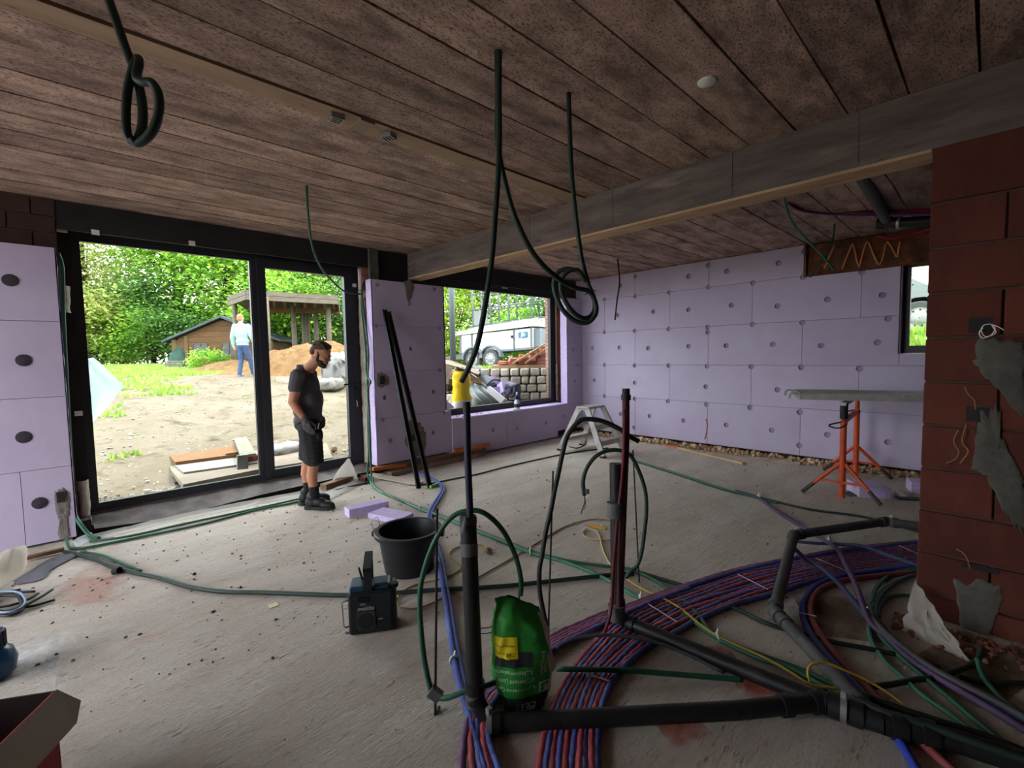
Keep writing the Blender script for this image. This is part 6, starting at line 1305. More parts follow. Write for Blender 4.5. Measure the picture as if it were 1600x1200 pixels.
cable('blue_tube', [(4.242,0.299,0.02),(4.077,0.419,0.018),(3.858,0.564,0.018),(3.603,0.697,0.018),(3.395,0.752,0.018),(3.205,0.755,0.018),(3.033,0.727,0.018),(2.868,0.667,0.018),(2.754,0.595,0.018),(2.644,0.51,0.018),(2.556,0.429,0.018),(2.483,0.362,0.018),(2.404,0.304,0.02),(2.28,0.216,0.02),(2.114,0.127,0.02)], .018, M('bright_blue_tube', srgb(58, 76, 186), srgb(46, 60, 156), 14, rough=.5, spots=[(srgb(120, 130, 206), 30, .64, .7)]), 'bright blue tube looping beside the dull red one to the lower right', 'tube')
# yellow and tan cables
cable('yellow_cable', [(2.637,1.659,0.03),(2.598,1.539,0.03),(2.582,1.395,0.03),(2.554,1.256,0.03),(2.479,1.105,0.03),(2.429,0.978,0.03),(2.417,0.843,0.03),(2.411,0.721,0.03),(2.385,0.616,0.03),(2.357,0.535,0.03),(2.378,0.485,0.03),(2.434,0.412,0.03),(2.455,0.357,0.03)], .0065, m_yel, 'thin yellow cable lying along the green conduits', 'cable')
cable('yellow_cable', [(2.339,0.526,0.05),(2.346,0.536,0.09),(2.368,0.527,0.12),(2.422,0.484,0.12),(2.461,0.43,0.1),(2.506,0.366,0.07),(2.509,0.287,0.05),(2.479,0.218,0.04),(2.446,0.178,0.02)], .006, m_yel, 'yellow cable loop rising over the drain junction', 'cable')
cable('yellow_cable', [(2.317,0.472,0.04),(2.356,0.433,0.04),(2.408,0.407,0.04),(2.447,0.391,0.04)], .006, m_yel, 'short yellow cable end under the loop by the drain junction', 'cable')
cable('tan_cable', [(1.404,2.521,0.008),(1.44,2.593,0.008),(1.528,2.653,0.008),(1.644,2.657,0.008),(1.793,2.607,0.008),(1.913,2.605,0.008),(2,2.658,0.008),(2.041,2.849,0.008),(2.101,2.921,0.008),(2.191,2.949,0.008),(2.313,2.895,0.008),(2.333,2.796,0.02),(2.279,2.679,0.025)], .0055, m_yel, 'yellow extension lead curling from the tub to a round plug', 'cable')
cable('tan_cable', [(1.394,2.489,0.008),(1.458,2.403,0.008),(1.588,2.386,0.008),(1.81,2.411,0.008),(2.066,2.447,0.008),(2.357,2.488,0.008),(2.703,2.543,0.008),(2.959,2.592,0.008),(3.195,2.606,0.008),(3.419,2.559,0.008),(3.52,2.452,0.008),(3.539,2.36,0.008)], .0055, m_tan, 'tan cable crossing the floor behind the risers', 'cable')
cable('tan_cable', [(3.196,2.119,0.009),(3.116,2.203,0.009),(3.068,2.311,0.009),(3.12,2.398,0.009),(3.21,2.431,0.009),(3.24,2.357,0.009),(3.161,2.254,0.009),(3.04,2.15,0.009),(2.898,2.02,0.009),(2.777,1.88,0.009),(2.682,1.712,0.009)], .0065, M('beige_cable', srgb(196, 168, 122), None, rough=.6), 'beige cable with a small loop left of the red sleeved riser', 'cable')
mb = MB(); mb.lathe([(.02, 0), (.026, .006), (.026, .03), (.018, .036)], (2.302,2.707,0.004), 18, (.25, -.5, .8)); solo('round_plug', mb, m_tan, 'round tan plug at the end of the yellow lead', 'plug', None, 'auto')
kb = thing('utility_knife', (3.349,2.429,0), 'yellow utility knife lying on the floor by the red sleeved riser', 'knife')
mb = MB(); mb.bar((3.306,2.475,0.012), (3.335,2.31,0.012), .022, .014); part('handle', mb, M('yellow_plastic', srgb(206, 160, 20), None, rough=.5), kb)
mb = MB(); mb.bar((3.291,2.513,0.012), (3.306,2.475,0.012), .014, .003); part('blade', mb, m_steelz, kb)
# arcs standing up
cable('standing_conduit', [(1.261,1.445,0.138),(1.198,1.477,0.131),(1.145,1.513,0.123),(1.091,1.563,0.097),(1.068,1.625,0.082),(1.053,1.644,0.132),(1.041,1.668,0.279),(1.042,1.685,0.484),(1.06,1.679,0.613),(1.106,1.648,0.756),(1.161,1.603,0.852),(1.214,1.554,0.881),(1.266,1.504,0.869),(1.318,1.448,0.795),(1.351,1.405,0.684),(1.363,1.385,0.581),(1.358,1.384,0.512)], .0115, m_cg, 'green conduit standing in a wide arch round the first riser')
mb = MB(); mb.bar((1.048,1.633,0.117), (1.078,1.602,0.083), .03, .045); solo('grey_tape_joint', mb, m_tape, 'grey tape binding the green arch to the left rebar rod', 'tape')
mb = MB(); mb.tube([(1.358,1.385,0.518),(1.34,1.396,0.443),(1.305,1.424,0.389),(1.259,1.466,0.354),(1.217,1.506,0.347)], .002, 5, 4); mb.tube([(1.356,1.387,0.518),(1.333,1.401,0.435),(1.296,1.435,0.403),(1.254,1.472,0.376),(1.214,1.51,0.374)], .002, 5, 4); mb.tube([(1.356,1.386,0.512),(1.346,1.393,0.479),(1.334,1.401,0.443)], .002, 5, 4); solo('wire_ends', mb, m_cb, 'thin dark wires hanging from the end of the green arch', 'wire')
cable('standing_conduit', [(1.865,1.685,-0.01),(1.853,1.707,0.109),(1.845,1.726,0.235),(1.851,1.73,0.343),(1.866,1.722,0.425),(1.889,1.712,0.558),(1.916,1.696,0.676),(1.938,1.685,0.79),(1.956,1.675,0.873),(1.981,1.661,0.994),(2.001,1.649,1.077),(2.025,1.631,1.127),(2.053,1.607,1.165),(2.085,1.578,1.183),(2.152,1.512,1.17),(2.222,1.441,1.122),(2.261,1.4,1.081),(2.293,1.366,1.052)], .0135, m_cb, 'black conduit standing in a tall arch over the red sleeved riser')
cable('standing_conduit', [(2.621,1.658,0.045),(2.645,1.639,0.087),(2.678,1.61,0.125),(2.705,1.592,0.206),(2.728,1.582,0.355),(2.746,1.578,0.496),(2.747,1.589,0.629),(2.723,1.623,0.763),(2.689,1.665,0.863),(2.644,1.71,0.898),(2.582,1.77,0.899),(2.521,1.825,0.862),(2.474,1.864,0.786),(2.45,1.879,0.697),(2.451,1.87,0.602)], .0135, m_cgd, 'dark green conduit arch open at the left behind the red sleeved riser')
mb = MB(); mb.tube([(2.452,1.871,0.611),(2.452,1.866,0.559),(2.437,1.876,0.512),(2.429,1.881,0.478)], .004, 5, 3); mb.tube([(2.451,1.87,0.602),(2.454,1.862,0.542),(2.442,1.87,0.504)], .003, 5, 3); mb.box((2.449,1.847,0.634), (.012, .03, .03)); solo('wire_ends', mb, m_cb, 'twisted wire ends hanging from the open dark green arch', 'wire')

cable('floor_conduit', [(5.757,3.492,0.024),(5.451,2.672,0.024),(5.186,2.02,0.024),(5.098,1.611,0.024),(5.052,1.448,0.024)], .011, m_cg, 'green conduit doubling the thin dark one on the far floor')
# ------------------------------------------------------------------ bundle of floor heating tubes
m_fr = M('red_sleeved_tube', srgb(192, 92, 98), srgb(162, 74, 82), 16, rough=.45, bump=.5, bscale=50, rand=.12)
m_fb = M('blue_sleeved_tube', srgb(100, 110, 184), srgb(82, 90, 156), 16, rough=.45, bump=.5, bscale=50, rand=.12)
m_fv = M('violet_sleeved_tube', srgb(126, 88, 128), srgb(104, 72, 112), 16, rough=.6, bump=.4, bscale=50)
def sleeve(pts, r, seed):
    L = sum((b-a).length for a, b in zip(pts, pts[1:])); P = resample(pts, int(L/.013)); rg = random.Random(seed); tw = rg.choice((-1, 1))*rg.uniform(.9, 1.3); mb = MB(); mb.tube(P, r, 8)
    for i, c in enumerate(P):
        for k in range(8):
            v = mb.v[i*8+k]; f = 1+.075*math.sin(i*tw+k*PI/4)+.07*noise.noise((i*.5, k*.8, seed)); mb.v[i*8+k] = c+(v-c)*f
    return mb
def resample(pts, n):
    P = smooth_path(pts, 8); L = [0]
    for a, b in zip(P, P[1:]): L.append(L[-1]+(b-a).length)
    out = []; j = 0
    for i in range(n):
        s = L[-1]*i/(n-1)
        while j < len(L)-2 and L[j+1] < s: j += 1
        t = (s-L[j])/max(1e-9, L[j+1]-L[j]); out.append(P[j].lerp(P[j+1], min(1, max(0, t))))
    return out
OU = resample([(1.117,1.093,0.015),(1.216,1.164,0.015),(1.338,1.237,0.015),(1.483,1.303,0.015),(1.6,1.345,0.015),(1.732,1.385,0.015),(1.926,1.427,0.015),(2.107,1.449,0.015),(2.305,1.45,0.015),(2.466,1.426,0.015),(2.622,1.395,0.015),(2.887,1.319,0.015),(3.274,1.191,0.015),(3.648,1.017,0.015),(4.169,0.742,0.015),(4.744,0.365,0.015),(5.189,0.065,0.015)], 56)
IN = resample([(1.292,0.919,0.015),(1.389,0.99,0.015),(1.519,1.079,0.015),(1.605,1.126,0.015),(1.696,1.161,0.015),(1.787,1.187,0.015),(1.931,1.19,0.015),(2.106,1.184,0.015),(2.318,1.15,0.015),(2.524,1.114,0.015),(2.786,1.036,0.015),(3.078,0.926,0.015),(3.376,0.816,0.015),(3.681,0.676,0.015),(3.918,0.538,0.015),(4.247,0.323,0.015),(4.62,0.052,0.015)], 56)
NT = 10
for k in range(NT):
    t = (k+.5)/NT; rg = random.Random(k)
    ph = rg.random()*9
    pts = [a.lerp(b, t+.018*math.sin(i*.55+ph))+V((0, 0, .0025*math.sin(i*.4+ph))) for i, (a, b) in enumerate(zip(OU, IN))]
    red = k % 2 == 0
    mb = sleeve(pts, .0165, k)
    o = solo('heating_tube', mb, m_fr if red else m_fb, ('red' if red else 'blue')+' sleeved heating tube in the main bundle, '+['first', 'second', 'third', 'fourth', 'fifth', 'sixth', 'seventh', 'eighth', 'ninth', 'tenth'][k]+' from its outer side', 'tube', 'heating tubes in the main bundle', True)
OL = resample([(0.924,1.268,0.028),(1.002,1.358,0.028),(1.088,1.443,0.028),(1.173,1.512,0.028),(1.26,1.547,0.028),(1.37,1.57,0.028),(1.53,1.582,0.028),(1.682,1.593,0.028),(1.835,1.603,0.028),(2.001,1.57,0.028),(2.194,1.531,0.028),(2.377,1.473,0.028),(2.63,1.408,0.028),(2.896,1.323,0.028),(3.275,1.191,0.028),(3.651,1.018,0.028),(4.174,0.743,0.028),(4.751,0.366,0.028),(5.199,0.065,0.028)], 50)
IL = resample([(1.05,1.142,0.028),(1.089,1.231,0.028),(1.126,1.317,0.028),(1.174,1.379,0.028),(1.251,1.449,0.028),(1.327,1.479,0.028),(1.467,1.497,0.028),(1.608,1.503,0.028),(1.757,1.517,0.028),(1.914,1.489,0.028),(2.102,1.459,0.028),(2.323,1.418,0.028),(2.587,1.363,0.028),(2.853,1.294,0.028),(3.227,1.173,0.028),(3.606,1.005,0.028),(4.12,0.733,0.028),(4.688,0.361,0.028),(5.128,0.064,0.028)], 50)
for k in range(5):
    t = (k+.3)/5; rg = random.Random(k+50); ph = rg.random()*9
    pts = [a.lerp(b, t+.03*math.sin(i*.5+ph)) for i, (a, b) in enumerate(zip(OL, IL))]
    if k > 2: pts = pts[:22]
    mt_, cn_ = [(m_fv, 'violet'), (m_fr, 'red'), (m_fb, 'blue'), (m_fr, 'red'), (m_fb, 'blue')][k]
    mb = sleeve(pts, .0165, k+20); solo('heating_tube', mb, mt_, cn_+' sleeved heating tube passing behind the cement bag, '+['first', 'second', 'third', 'fourth', 'fifth'][k]+' from the left', 'tube', 'heating tubes behind the cement bag', True)
m_tie = M('pale_cable_tie', srgb(206, 200, 206), None, rough=.5)
for k, (a, b, lab) in enumerate((((3.209,1.155,0.036), (3.128,0.942,0.036), 'pale strap across the bundle at its far end'), ((2.449,1.399,0.036), (2.39,1.182,0.036), 'pale strap across the bundle behind the slanting drain pipe'), ((1.688,1.315,0.036), (1.727,1.182,0.036), 'pale strap across the bundle beside the cement bag'), ((3.851,0.845,0.036), (3.763,0.649,0.036), 'pale strap across the bundle by the dusty drain pipe'), ((4.54,0.453,0.036), (4.422,0.314,0.036), 'pale strap across the bundle next to the brick wall'), ((2.968,0.73,0.036), (2.994,0.647,0.036), 'pale strap round the looping red and blue tubes'))):
    mb = MB(); mb.bar(a, b, .007, .003); solo('bundle_strap', mb, m_tie, lab, 'strap')
for k, (p, lab) in enumerate((((2.513,2.448,0.016), 'white clip on the green conduits left of the risers'), ((2.495,1.478,0.016), 'white clip on the light green conduit at the bundle edge'), ((2.431,0.978,0.018), 'white clip on the green conduits over the bundle'), ((2.482,3.969,0.016), 'white clip where green conduit crosses the blue tube'), ((1.323,1.836,0.02), 'white clip on the blue tubes below the radio'), ((3.206,0.451,0.035), 'white tie round the violet and slate conduits'), ((5.135,1.653,0.02), 'white clip on the twin conduits on the far floor'), ((4.218,0.847,0.05), 'white tie where the violet conduit meets the slate one'))):
    mb = MB(); ringy(mb, p, V((.75, -.6, 0)) if k not in (4,) else V((-.2, -1, 0)), .026, .008, 10); mb.bar(V(p)+V((0, 0, .02)), V(p)+V((.01, 0, .045)), .008, .004); solo('cable_clip', mb, m_white, lab, 'clip')

# ------------------------------------------------------------------ foot of the walls: membranes, timber, film, rubble
m_memb = M('grey_membrane', srgb(120, 112, 108), srgb(92, 84, 82), 5, rough=.75, bump=.4); m_film = film_mat('clear_film', srgb(186, 180, 172), .6); m_filmw = film_mat('milky_film', srgb(196, 190, 182), .85)
def strip_sheet(pa, pb, nu, nv, amp, seed, lift=.0):
    A_ = resample(pa, nu+1); B_ = resample(pb, nu+1)
    def fn(u, v):
        i = int(round(u*nu)); p = A_[i].lerp(B_[i], v); p = p+V((0, 0, lift*math.sin(PI*v)+amp*(noise.noise((p.x*7, p.y*7, seed))+.5*noise.noise((p.x*19, p.y*19, seed)))*math.sin(PI*min(.97, max(.08, v))))); return p
    return MB().grid(fn, nu, nv)
def sheet(name, pa, pb, mat, label, cat='sheet', nu=40, nv=8, amp=.02, seed=1, lift=0):
    return solo(name, strip_sheet(pa, pb, nu, nv, amp, seed, lift), mat, label, cat, None, True)
sheet('membrane_strip', [(.07, 5.90, .10), (1.4, 5.90, .10), (2.85, 5.88, .12)], [(.10, 5.72, .01), (.7, 5.70, -.02), (1.5, 5.66, .03), (2.0, 5.60, .06), (2.6, 5.62, .06), (2.9, 5.66, .05)], m_memb, 'wavy grey membrane strip hanging below the door frame', 'membrane', 60, 8, .03, 3)
sheet('clear_sheet', [(.02, 5.56, .005), (.6, 5.60, .012), (1.3, 5.60, .012), (2.0, 5.55, .01), (2.85, 5.6, .02)], [(.05, 5.36, .004), (.6, 5.42, .004), (1.3, 5.40, .004), (2.0, 5.3, .004), (2.85, 5.28, .004)], m_film, 'crumpled clear film along the edge of the slab at the door', 'film', 60, 6, .025, 5, .01)
fb_ = V((2.381,5.458,0)); 
def fnf(u, v):
    a = -.3+1.9*u; wv = .155*(1-v**1.3)+.012; return (fb_.x+.05*v+math.cos(a*2.2)*wv+.02*noise.noise((u*5, v*4, 1)), fb_.y+math.sin(a*1.7)*wv*.7, .31*v**1.1+.002)
solo('milky_sheet', MB().grid(fnf, 22, 14), m_filmw, 'upright crumpled milky plastic sheet right of the man at the door', 'film', None, True)
sheet('milky_sheet', [(1.977,5.221,0.02),(2.261,5.364,0.02),(2.469,5.469,0.02),(2.671,5.607,0.02)], [(1.902,4.942,0.004),(2.176,5.084,0.004),(2.399,5.217,0.004),(2.674,5.508,0.004)], m_filmw, 'milky plastic sheet lying flat at the foot of the upright one', 'film', 26, 6, .02, 9, .01)
m_oldw = M('dirty_timber', srgb(134, 104, 78), srgb(96, 72, 54), 4, 8, stretch=(1, 4, 4), bump=.3); m_orangew = M('orange_timber', srgb(206, 120, 62), srgb(176, 96, 48), 4, 8, stretch=(1, 4, 4))
dbar((3.0, 5.50, .10), (4.65, 5.49, .085), .06, .06, 'timber_batten', m_oldw, 'dirty brown timber batten along the foot of the middle lilac boards', 'timber')
dbar((2.95, 5.40, .03), (4.55, 5.44, .03), .10, .055, 'timber_batten', M('grey_timber', srgb(150, 128, 108), srgb(116, 96, 80), 4, 8), 'greyish timber batten lying in front of the dirty brown one', 'timber')
dbar((2.747,5.47,0.121), (3.605,5.51,0.056), .05, .045, 'timber_batten', m_orangew, 'splintered orange timber end sticking out behind the leaning profiles', 'timber')
dbar((4.05, 5.47, .15), (4.72, 5.47, .14), .05, .05, 'timber_batten', m_orangew, 'orange-brown timber on top of the battens under the window corner', 'timber')
dbar((6.985,3.426,0.02), (6.584,2.305,0.02), .07, .03, 'timber_batten', M('beige_timber', srgb(196, 170, 134), srgb(166, 140, 106), 4, 8), 'pale timber batten on the floor at the foot of the far wall', 'timber')
dbar((7.119,3.796,0.015), (7.007,3.437,0.015), .03, .02, 'timber_batten', m_orangew, 'thin brown stick beside the pale batten at the far wall', 'timber')
dbar((2.755,5.706,0.02), (2.994,4.77,0.02), .16, .01, 'thin_board', M('thin_beige_board', srgb(186, 172, 156), None), 'thin beige board on the floor left of the leaning profiles', 'board')
dbar((2.991,4.533,0.02), (3.131,4.579,0.02), .03, .03, 'green_marker', M('lime_marker', srgb(122, 206, 44), None, rough=.4), 'lime green marker on the floor beside the leaning profiles', 'marker')
dbar((2.092,5.418,0.03), (2.495,5.561,0.03), .10, .08, 'timber_offcut', m_oldw, 'brown timber offcut at the right end of the door threshold', 'timber')
mb = MB(); mb.cbox((-.06, -.05, 0), (.06, .05, .06), .006); mb.xf(Matrix.Translation((2.612,5.419,0))@Matrix.Rotation(.5, 4, 'Z')); solo('broken_brick', mb, m_brick, 'broken red brick at the foot of the right door jamb', 'brick')
for k, (x, lab) in enumerate(((.62, 'broken red brick in the gap under the door, left one'), (1.35, 'broken red brick in the gap under the door, right one'))):
    mb = MB(); mb.cbox((x, 5.52, -.085), (x+.24, 5.62, -.015), .008); solo('gap_brick', mb, m_brick, lab, 'brick')
# far wall rubble foot
rm = MB(); rg = random.Random(77)
for _ in range(900): rm.rock((7.20-abs(rg.gauss(0, .05)), rg.uniform(-.4, 5.4), rg.uniform(0, .07)), rg.uniform(.012, .045), rg)
for _ in range(260): rm.rock((rg.uniform(6.5, 7.2), 5.47-abs(rg.gauss(0, .03)), rg.uniform(0, .06)), rg.uniform(.012, .04), rg)
o = mesh_obj('wall_foot_rubble', rm, M('mortar_rubble', srgb(206, 180, 142), srgb(146, 120, 92), 2.5, rough=.95, island=.3)); tag(o, 'crumbled mortar rubble along the foot of the far wall', 'rubble', None, 'stuff')
sheet('concrete_lip', [(7.443,4.409,0.03),(7.488,3.254,0.03),(7.306,2.147,0.03),(7.105,1.772,0.03)], [(7.133,4.225,0.003),(7.122,3.094,0.003),(7.004,2.057,0.003),(7.028,1.752,0.003)], M('pale_mortar_lip', srgb(186, 172, 152), srgb(160, 144, 124), 6, rough=.95, bump=.4), 'pale mortar lip along the foot of the far wall', 'mortar', 30, 4, .012, 14, .012)
# small debris over the floor
rm = MB(); rg = random.Random(99)
for _ in range(700):
    x, y = rg.uniform(-.6, 7.0), rg.uniform(.6, 5.4)
    if rg.random() < .5: x, y = rg.uniform(-.4, 3.4), rg.uniform(2.6, 5.4)
    rm.rock((x, y, .003), rg.choice((.004, .005, .007, .009, .014)), rg, .7)
o = mesh_obj('floor_crumbs', rm, M('dark_crumbs', srgb(74, 66, 60), srgb(120, 108, 98), 1.5, rough=.9, island=.3)); tag(o, 'small dark crumbs of mortar scattered over the concrete floor', 'debris', None, 'stuff')
rm = MB(); rg = random.Random(98)
for _ in range(240): rm.rock((3.42-abs(rg.gauss(0, .12)), rg.uniform(-.5, .35), .006), rg.uniform(.006, .03), rg, .8)
o = mesh_obj('brick_rubble', rm, M('brick_crumbs', srgb(134, 92, 72), srgb(96, 70, 56), 2, rough=.9, island=.3)); tag(o, 'brick and mortar crumbs along the foot of the near brick wall', 'rubble', None, 'stuff')
m_soot = M('black_lump', srgb(22, 20, 20), None, rough=.8)
mb = MB(); mb.lathe([(.022, 0), (.024, .05), (.02, .05), (.018, .006), (.001, .006)], (0.162,4.402,0.022), 14, (.6, -.75, .25)); solo('pipe_cap', mb, m_soot, 'small black round cap on the floor beside the dark green conduit', 'cap', None, 'auto')
for k, (p, r_, lab) in enumerate((((0.581,3.963,0), .02, 'dark mortar crumb on the floor left of the door conduit bend'), ((0.766,3.496,0), .018, 'dark green-grey shard beside the dark conduit'), ((0.566,3.275,0), .014, 'small dark stone on the open floor left of the radio'))):
    mb = MB(); mb.rock(V(p)+V((0, 0, .006)), r_, random.Random(k), .7); solo('mortar_crumb', mb, m_soot, lab, 'stone')
# plastic sheet at the foot of the near brick wall
def fnb(u, v):
    a = V((3.661,0.335,0)); p0_ = V((3.45,0.268,0.222)).lerp(V((3.107,0.037,0.02)), u); p1_ = V((3.227,0.301,0)).lerp(V((3.126,0.046,0)), u**.8)
    p = p0_.lerp(p1_, v); return (p.x+.015*noise.noise((u*6, v*5, 3))*math.sin(PI*u), p.y+.02*noise.noise((u*7, v*7, 5)), max(.003, p.z+.012*noise.noise((u*8, v*6, 9))))
solo('milky_sheet', MB().grid(fnb, 24, 14), m_filmw, 'milky plastic sheet bunched at the foot of the near brick wall', 'film', None, True)
# left: film, sheets and cable coil
sheet('milky_sheet', [(-0.616,4.958,0.05),(-0.436,5.061,0.16),(-0.366,4.986,0.18),(-0.31,5.165,0.14),(-0.301,5.149,0.05)], [(-0.555,4.366,0.01),(-0.444,4.639,0.01),(-0.392,4.749,0.01),(-0.323,4.911,0.01),(-0.309,5.123,0.01)], film_mat('beige_film', srgb(206, 198, 180), .85), 'beige plastic film heaped at the foot of the left boards', 'film', 24, 10, .05, 21, .03)
sheet('grey_sheet', [(-0.363,4.766,0.012),(-0.29,4.899,0.012),(-0.176,5.108,0.012),(-0.047,5.11,0.012),(0.029,5.084,0.012)], [(-0.34,4.682,0.01),(-0.217,4.661,0.01),(-0.171,4.826,0.01),(-0.084,4.954,0.01),(0.025,5.078,0.01)], M('grey_felt', srgb(104, 104, 112), srgb(88, 88, 96), 6, rough=.85), 'grey felt sheet lying on the floor at the foot of the left boards', 'sheet', 24, 8, .012, 23, .006)
sheet('white_scrap', [(-0.419,4.7,0.01),(-0.386,4.742,0.01),(-0.348,4.73,0.01)], [(-0.401,4.605,0.006),(-0.372,4.612,0.006),(-0.354,4.721,0.006)], m_filmw, 'small white plastic scrap below the beige film', 'film', 10, 4, .006, 25, .004)
dbar((-0.318,5.199,0.03), (-0.102,5.215,0.03), .04, .03, 'timber_batten', m_oldw, 'dirty stick at the foot of the left boards', 'timber')
for k, pts in enumerate([[(-0.47,4.6,0.012),(-0.381,4.568,0.012),(-0.315,4.549,0.012)], [(-0.469,4.601,0.02),(-0.347,4.5,0.02),(-0.242,4.416,0.02)], [(-0.418,4.303,0.02),(-0.334,4.27,0.02),(-0.264,4.299,0.02),(-0.223,4.36,0.02)], [(-0.433,4.172,0.03),(-0.325,4.131,0.03),(-0.218,4.236,0.03),(-0.155,4.335,0.03)], [(-0.303,4.2,0.014),(-0.231,4.17,0.014),(-0.142,4.177,0.014)]]):
    cable('black_cable', pts, .008, m_cb, 'black cable end of the heap at the left edge, '+['topmost', 'second from the top', 'short middle one', 'long middle one', 'lowest'][k], 'cable')
for k, (cx_, cy_, rx, ry, mat, lab) in enumerate(((12, 945, 28, 13, m_cb, 'black cable coil at the left edge, outer ring'), (10, 947, 22, 10, m_cb, 'black cable coil at the left edge, inner ring'), (12, 947, 29, 14, M('blue_grey_cable', srgb(130, 150, 176), None, rough=.5), 'blue-grey cable ring lying on the black coil at the left edge'))):
    pts = [V(p) for p in [(-0.283,4.273,0.02),(-0.312,4.393,0.02),(-0.369,4.475,0.02),(-0.439,4.5,0.02),(-0.463,4.391,0.02),(-0.417,4.219,0.02),(-0.357,4.118,0.02),(-0.303,4.113,0.02),(-0.279,4.182,0.02),(-0.283,4.273,0.02)]]
    c_ = sum((p for p in pts[:-1]), V((0, 0, 0)))/9; s = [1, .8, 1.04][k]; pts = [c_+(p-c_)*s+V((0, 0, .012*k)) for p in pts]
    cable('cable_ring', pts, .009 if k < 2 else .006, mat, lab, 'cable')
sheet('plastic_scrap', [(-0.056,5.392,0.03),(0.002,5.493,0.03),(0.07,5.549,0.03)], [(-0.034,5.262,0.006),(0.014,5.325,0.006),(0.081,5.413,0.006)], film_mat('white_film', srgb(214, 220, 226), .9), 'crumpled white plastic scrap between the conduits at the left end of the door', 'film', 14, 6, .02, 31, .015)
mb = MB(); mb.bar((0.825,3.092,0.004), (0.878,3.092,0.004), .05, .002); solo('paper_scrap', mb, M('cream_paper', srgb(222, 212, 170), None), 'small cream paper scrap on the floor left of the radio', 'paper')
# small things by the far right wall
dbar((6.095,0.636,0.01), (6.204,0.457,0.01), .08, .015, 'green_strip', m_cgd, 'dark green strip on the floor near the brick wall end', 'strip')
mb = MB(); mb.cyl((6.257,0.65,0.025), (6.158,0.593,0.025), .022, 12); solo('white_tube', mb, m_white, 'small white plastic tube on the floor near the brick wall end', 'tube', None, 'auto')
dbar((5.917,1.051,0.004), (6.115,0.905,0.004), .16, .006, 'dark_plate', M('dark_green_plate', srgb(70, 74, 66), None), 'dark flat plate on the floor under the orange trestle', 'plate')

# ------------------------------------------------------------------ people
m_skin = M('tanned_skin', srgb(186, 130, 100), srgb(176, 118, 90), 14, rough=.6); m_skin2 = M('pale_skin', srgb(214, 166, 140), None, rough=.6)
m_shirt = M('charcoal_tshirt', srgb(84, 81, 84), srgb(70, 67, 70), 9, rough=.9, bump=.25, bscale=18); m_short = M('black_work_shorts', srgb(38, 38, 41), srgb(30, 30, 33), 9, rough=.9, bump=.25, bscale=18)
m_hair = M('brown_hair', srgb(84, 60, 42), srgb(56, 40, 30), 40, rough=.7, bump=.5, bscale=80); m_beard = M('dark_beard', srgb(58, 40, 30), srgb(44, 30, 24), 40, rough=.8, bump=.4, bscale=90)
m_glove = M('grey_work_glove', srgb(84, 82, 82), srgb(66, 64, 66), 20, rough=.85, bump=.3); m_boot = M('black_boot', srgb(26, 25, 26), srgb(20, 19, 20), 12, rough=.6); m_sole = M('dark_sole', srgb(44, 42, 42), None, rough=.8)
m_sock = M('black_sock', srgb(28, 27, 28), None, rough=.95); m_eye = M('eye_white', srgb(200, 190, 180), None, rough=.3); m_pupil = M('dark_pupil', srgb(30, 22, 18), None, rough=.2)
m_seam = M('grey_tshirt_shoulder', srgb(96, 94, 98), None, rough=.9)
def person(base, ux, label):
    u = V(ux).normalized(); w_ = V((u.y, -u.x, 0))          # u: forward / right in view, w_: towards the viewer
    b = V(base); t = thing('person', b, label, 'person')
    return t, (lambda a, c, h: b+u*a+w_*c+V((0, 0, h))), u, w_
def bodypart(name, mb, mat, par, vox, it=5, label=None):
    o = part(name, mb, mat, par, True, label); return remesh(o, vox, it)
# --- the man in shorts: stands side on, head bowed
man, Q, mu_, mw_ = person((1.798,4.885,0), RT, 'bearded man in charcoal t-shirt, black shorts and work gloves standing bowed at the door')
Rm = Matrix((mu_, mw_, V((0, 0, 1)))).transposed()
def ell(mb, a, c, h, ra, rc, rh, pitch=0, yaw=0): mb.ell(Q(a, c, h), (ra, rc, rh), Rm@Matrix.Rotation(yaw, 3, 'Z')@Matrix.Rotation(pitch, 3, 'Y'), 18, 12)
mb = MB()
hp = .42; HC = (.135, .02, 1.595)
def HQ(f, s, h):    # head coordinates: forward, side (to viewer), up
    return (HC[0]+f*math.cos(hp)+h*math.sin(hp), HC[1]+s, HC[2]-f*math.sin(hp)+h*math.cos(hp))
def hel(m, f, s, h, rf, rs, rh, p=0): a, c, z = HQ(f, s, h); ell(m, a, c, z, rf, rs, rh, hp+p)
hel(mb, -.012, 0, .035, .098, .076, .088); hel(mb, .03, 0, -.03, .068, .066, .085); hel(mb, .048, 0, -.085, .045, .045, .035); hel(mb, -.03, 0, -.03, .06, .062, .06)
hel(mb, .082, 0, .018, .016, .045, .012)                                    # brow
hel(mb, .103, 0, -.022, .016, .013, .016); hel(mb, .094, 0, .0, .013, .010, .028, -.35)   # nose
hel(mb, .088, 0, -.062, .016, .024, .009); hel(mb, .084, 0, -.076, .016, .022, .009); hel(mb, .078, 0, -.10, .020, .022, .018)   # lips, chin
for s in (-1, 1): hel(mb, .062, s*.040, -.022, .028, .022, .022)            # cheeks
mb.chain([(Q(-.06, 0, 1.37), .075), (Q(.01, .005, 1.46), .060), (Q(.075, .012, 1.53), .056)])
ell(mb, -.05, 0, 1.22, .10, .13, .19); ell(mb, -.03, 0, .98, .10, .13, .14); ell(mb, -.06, 0, 1.36, .08, .15, .07)
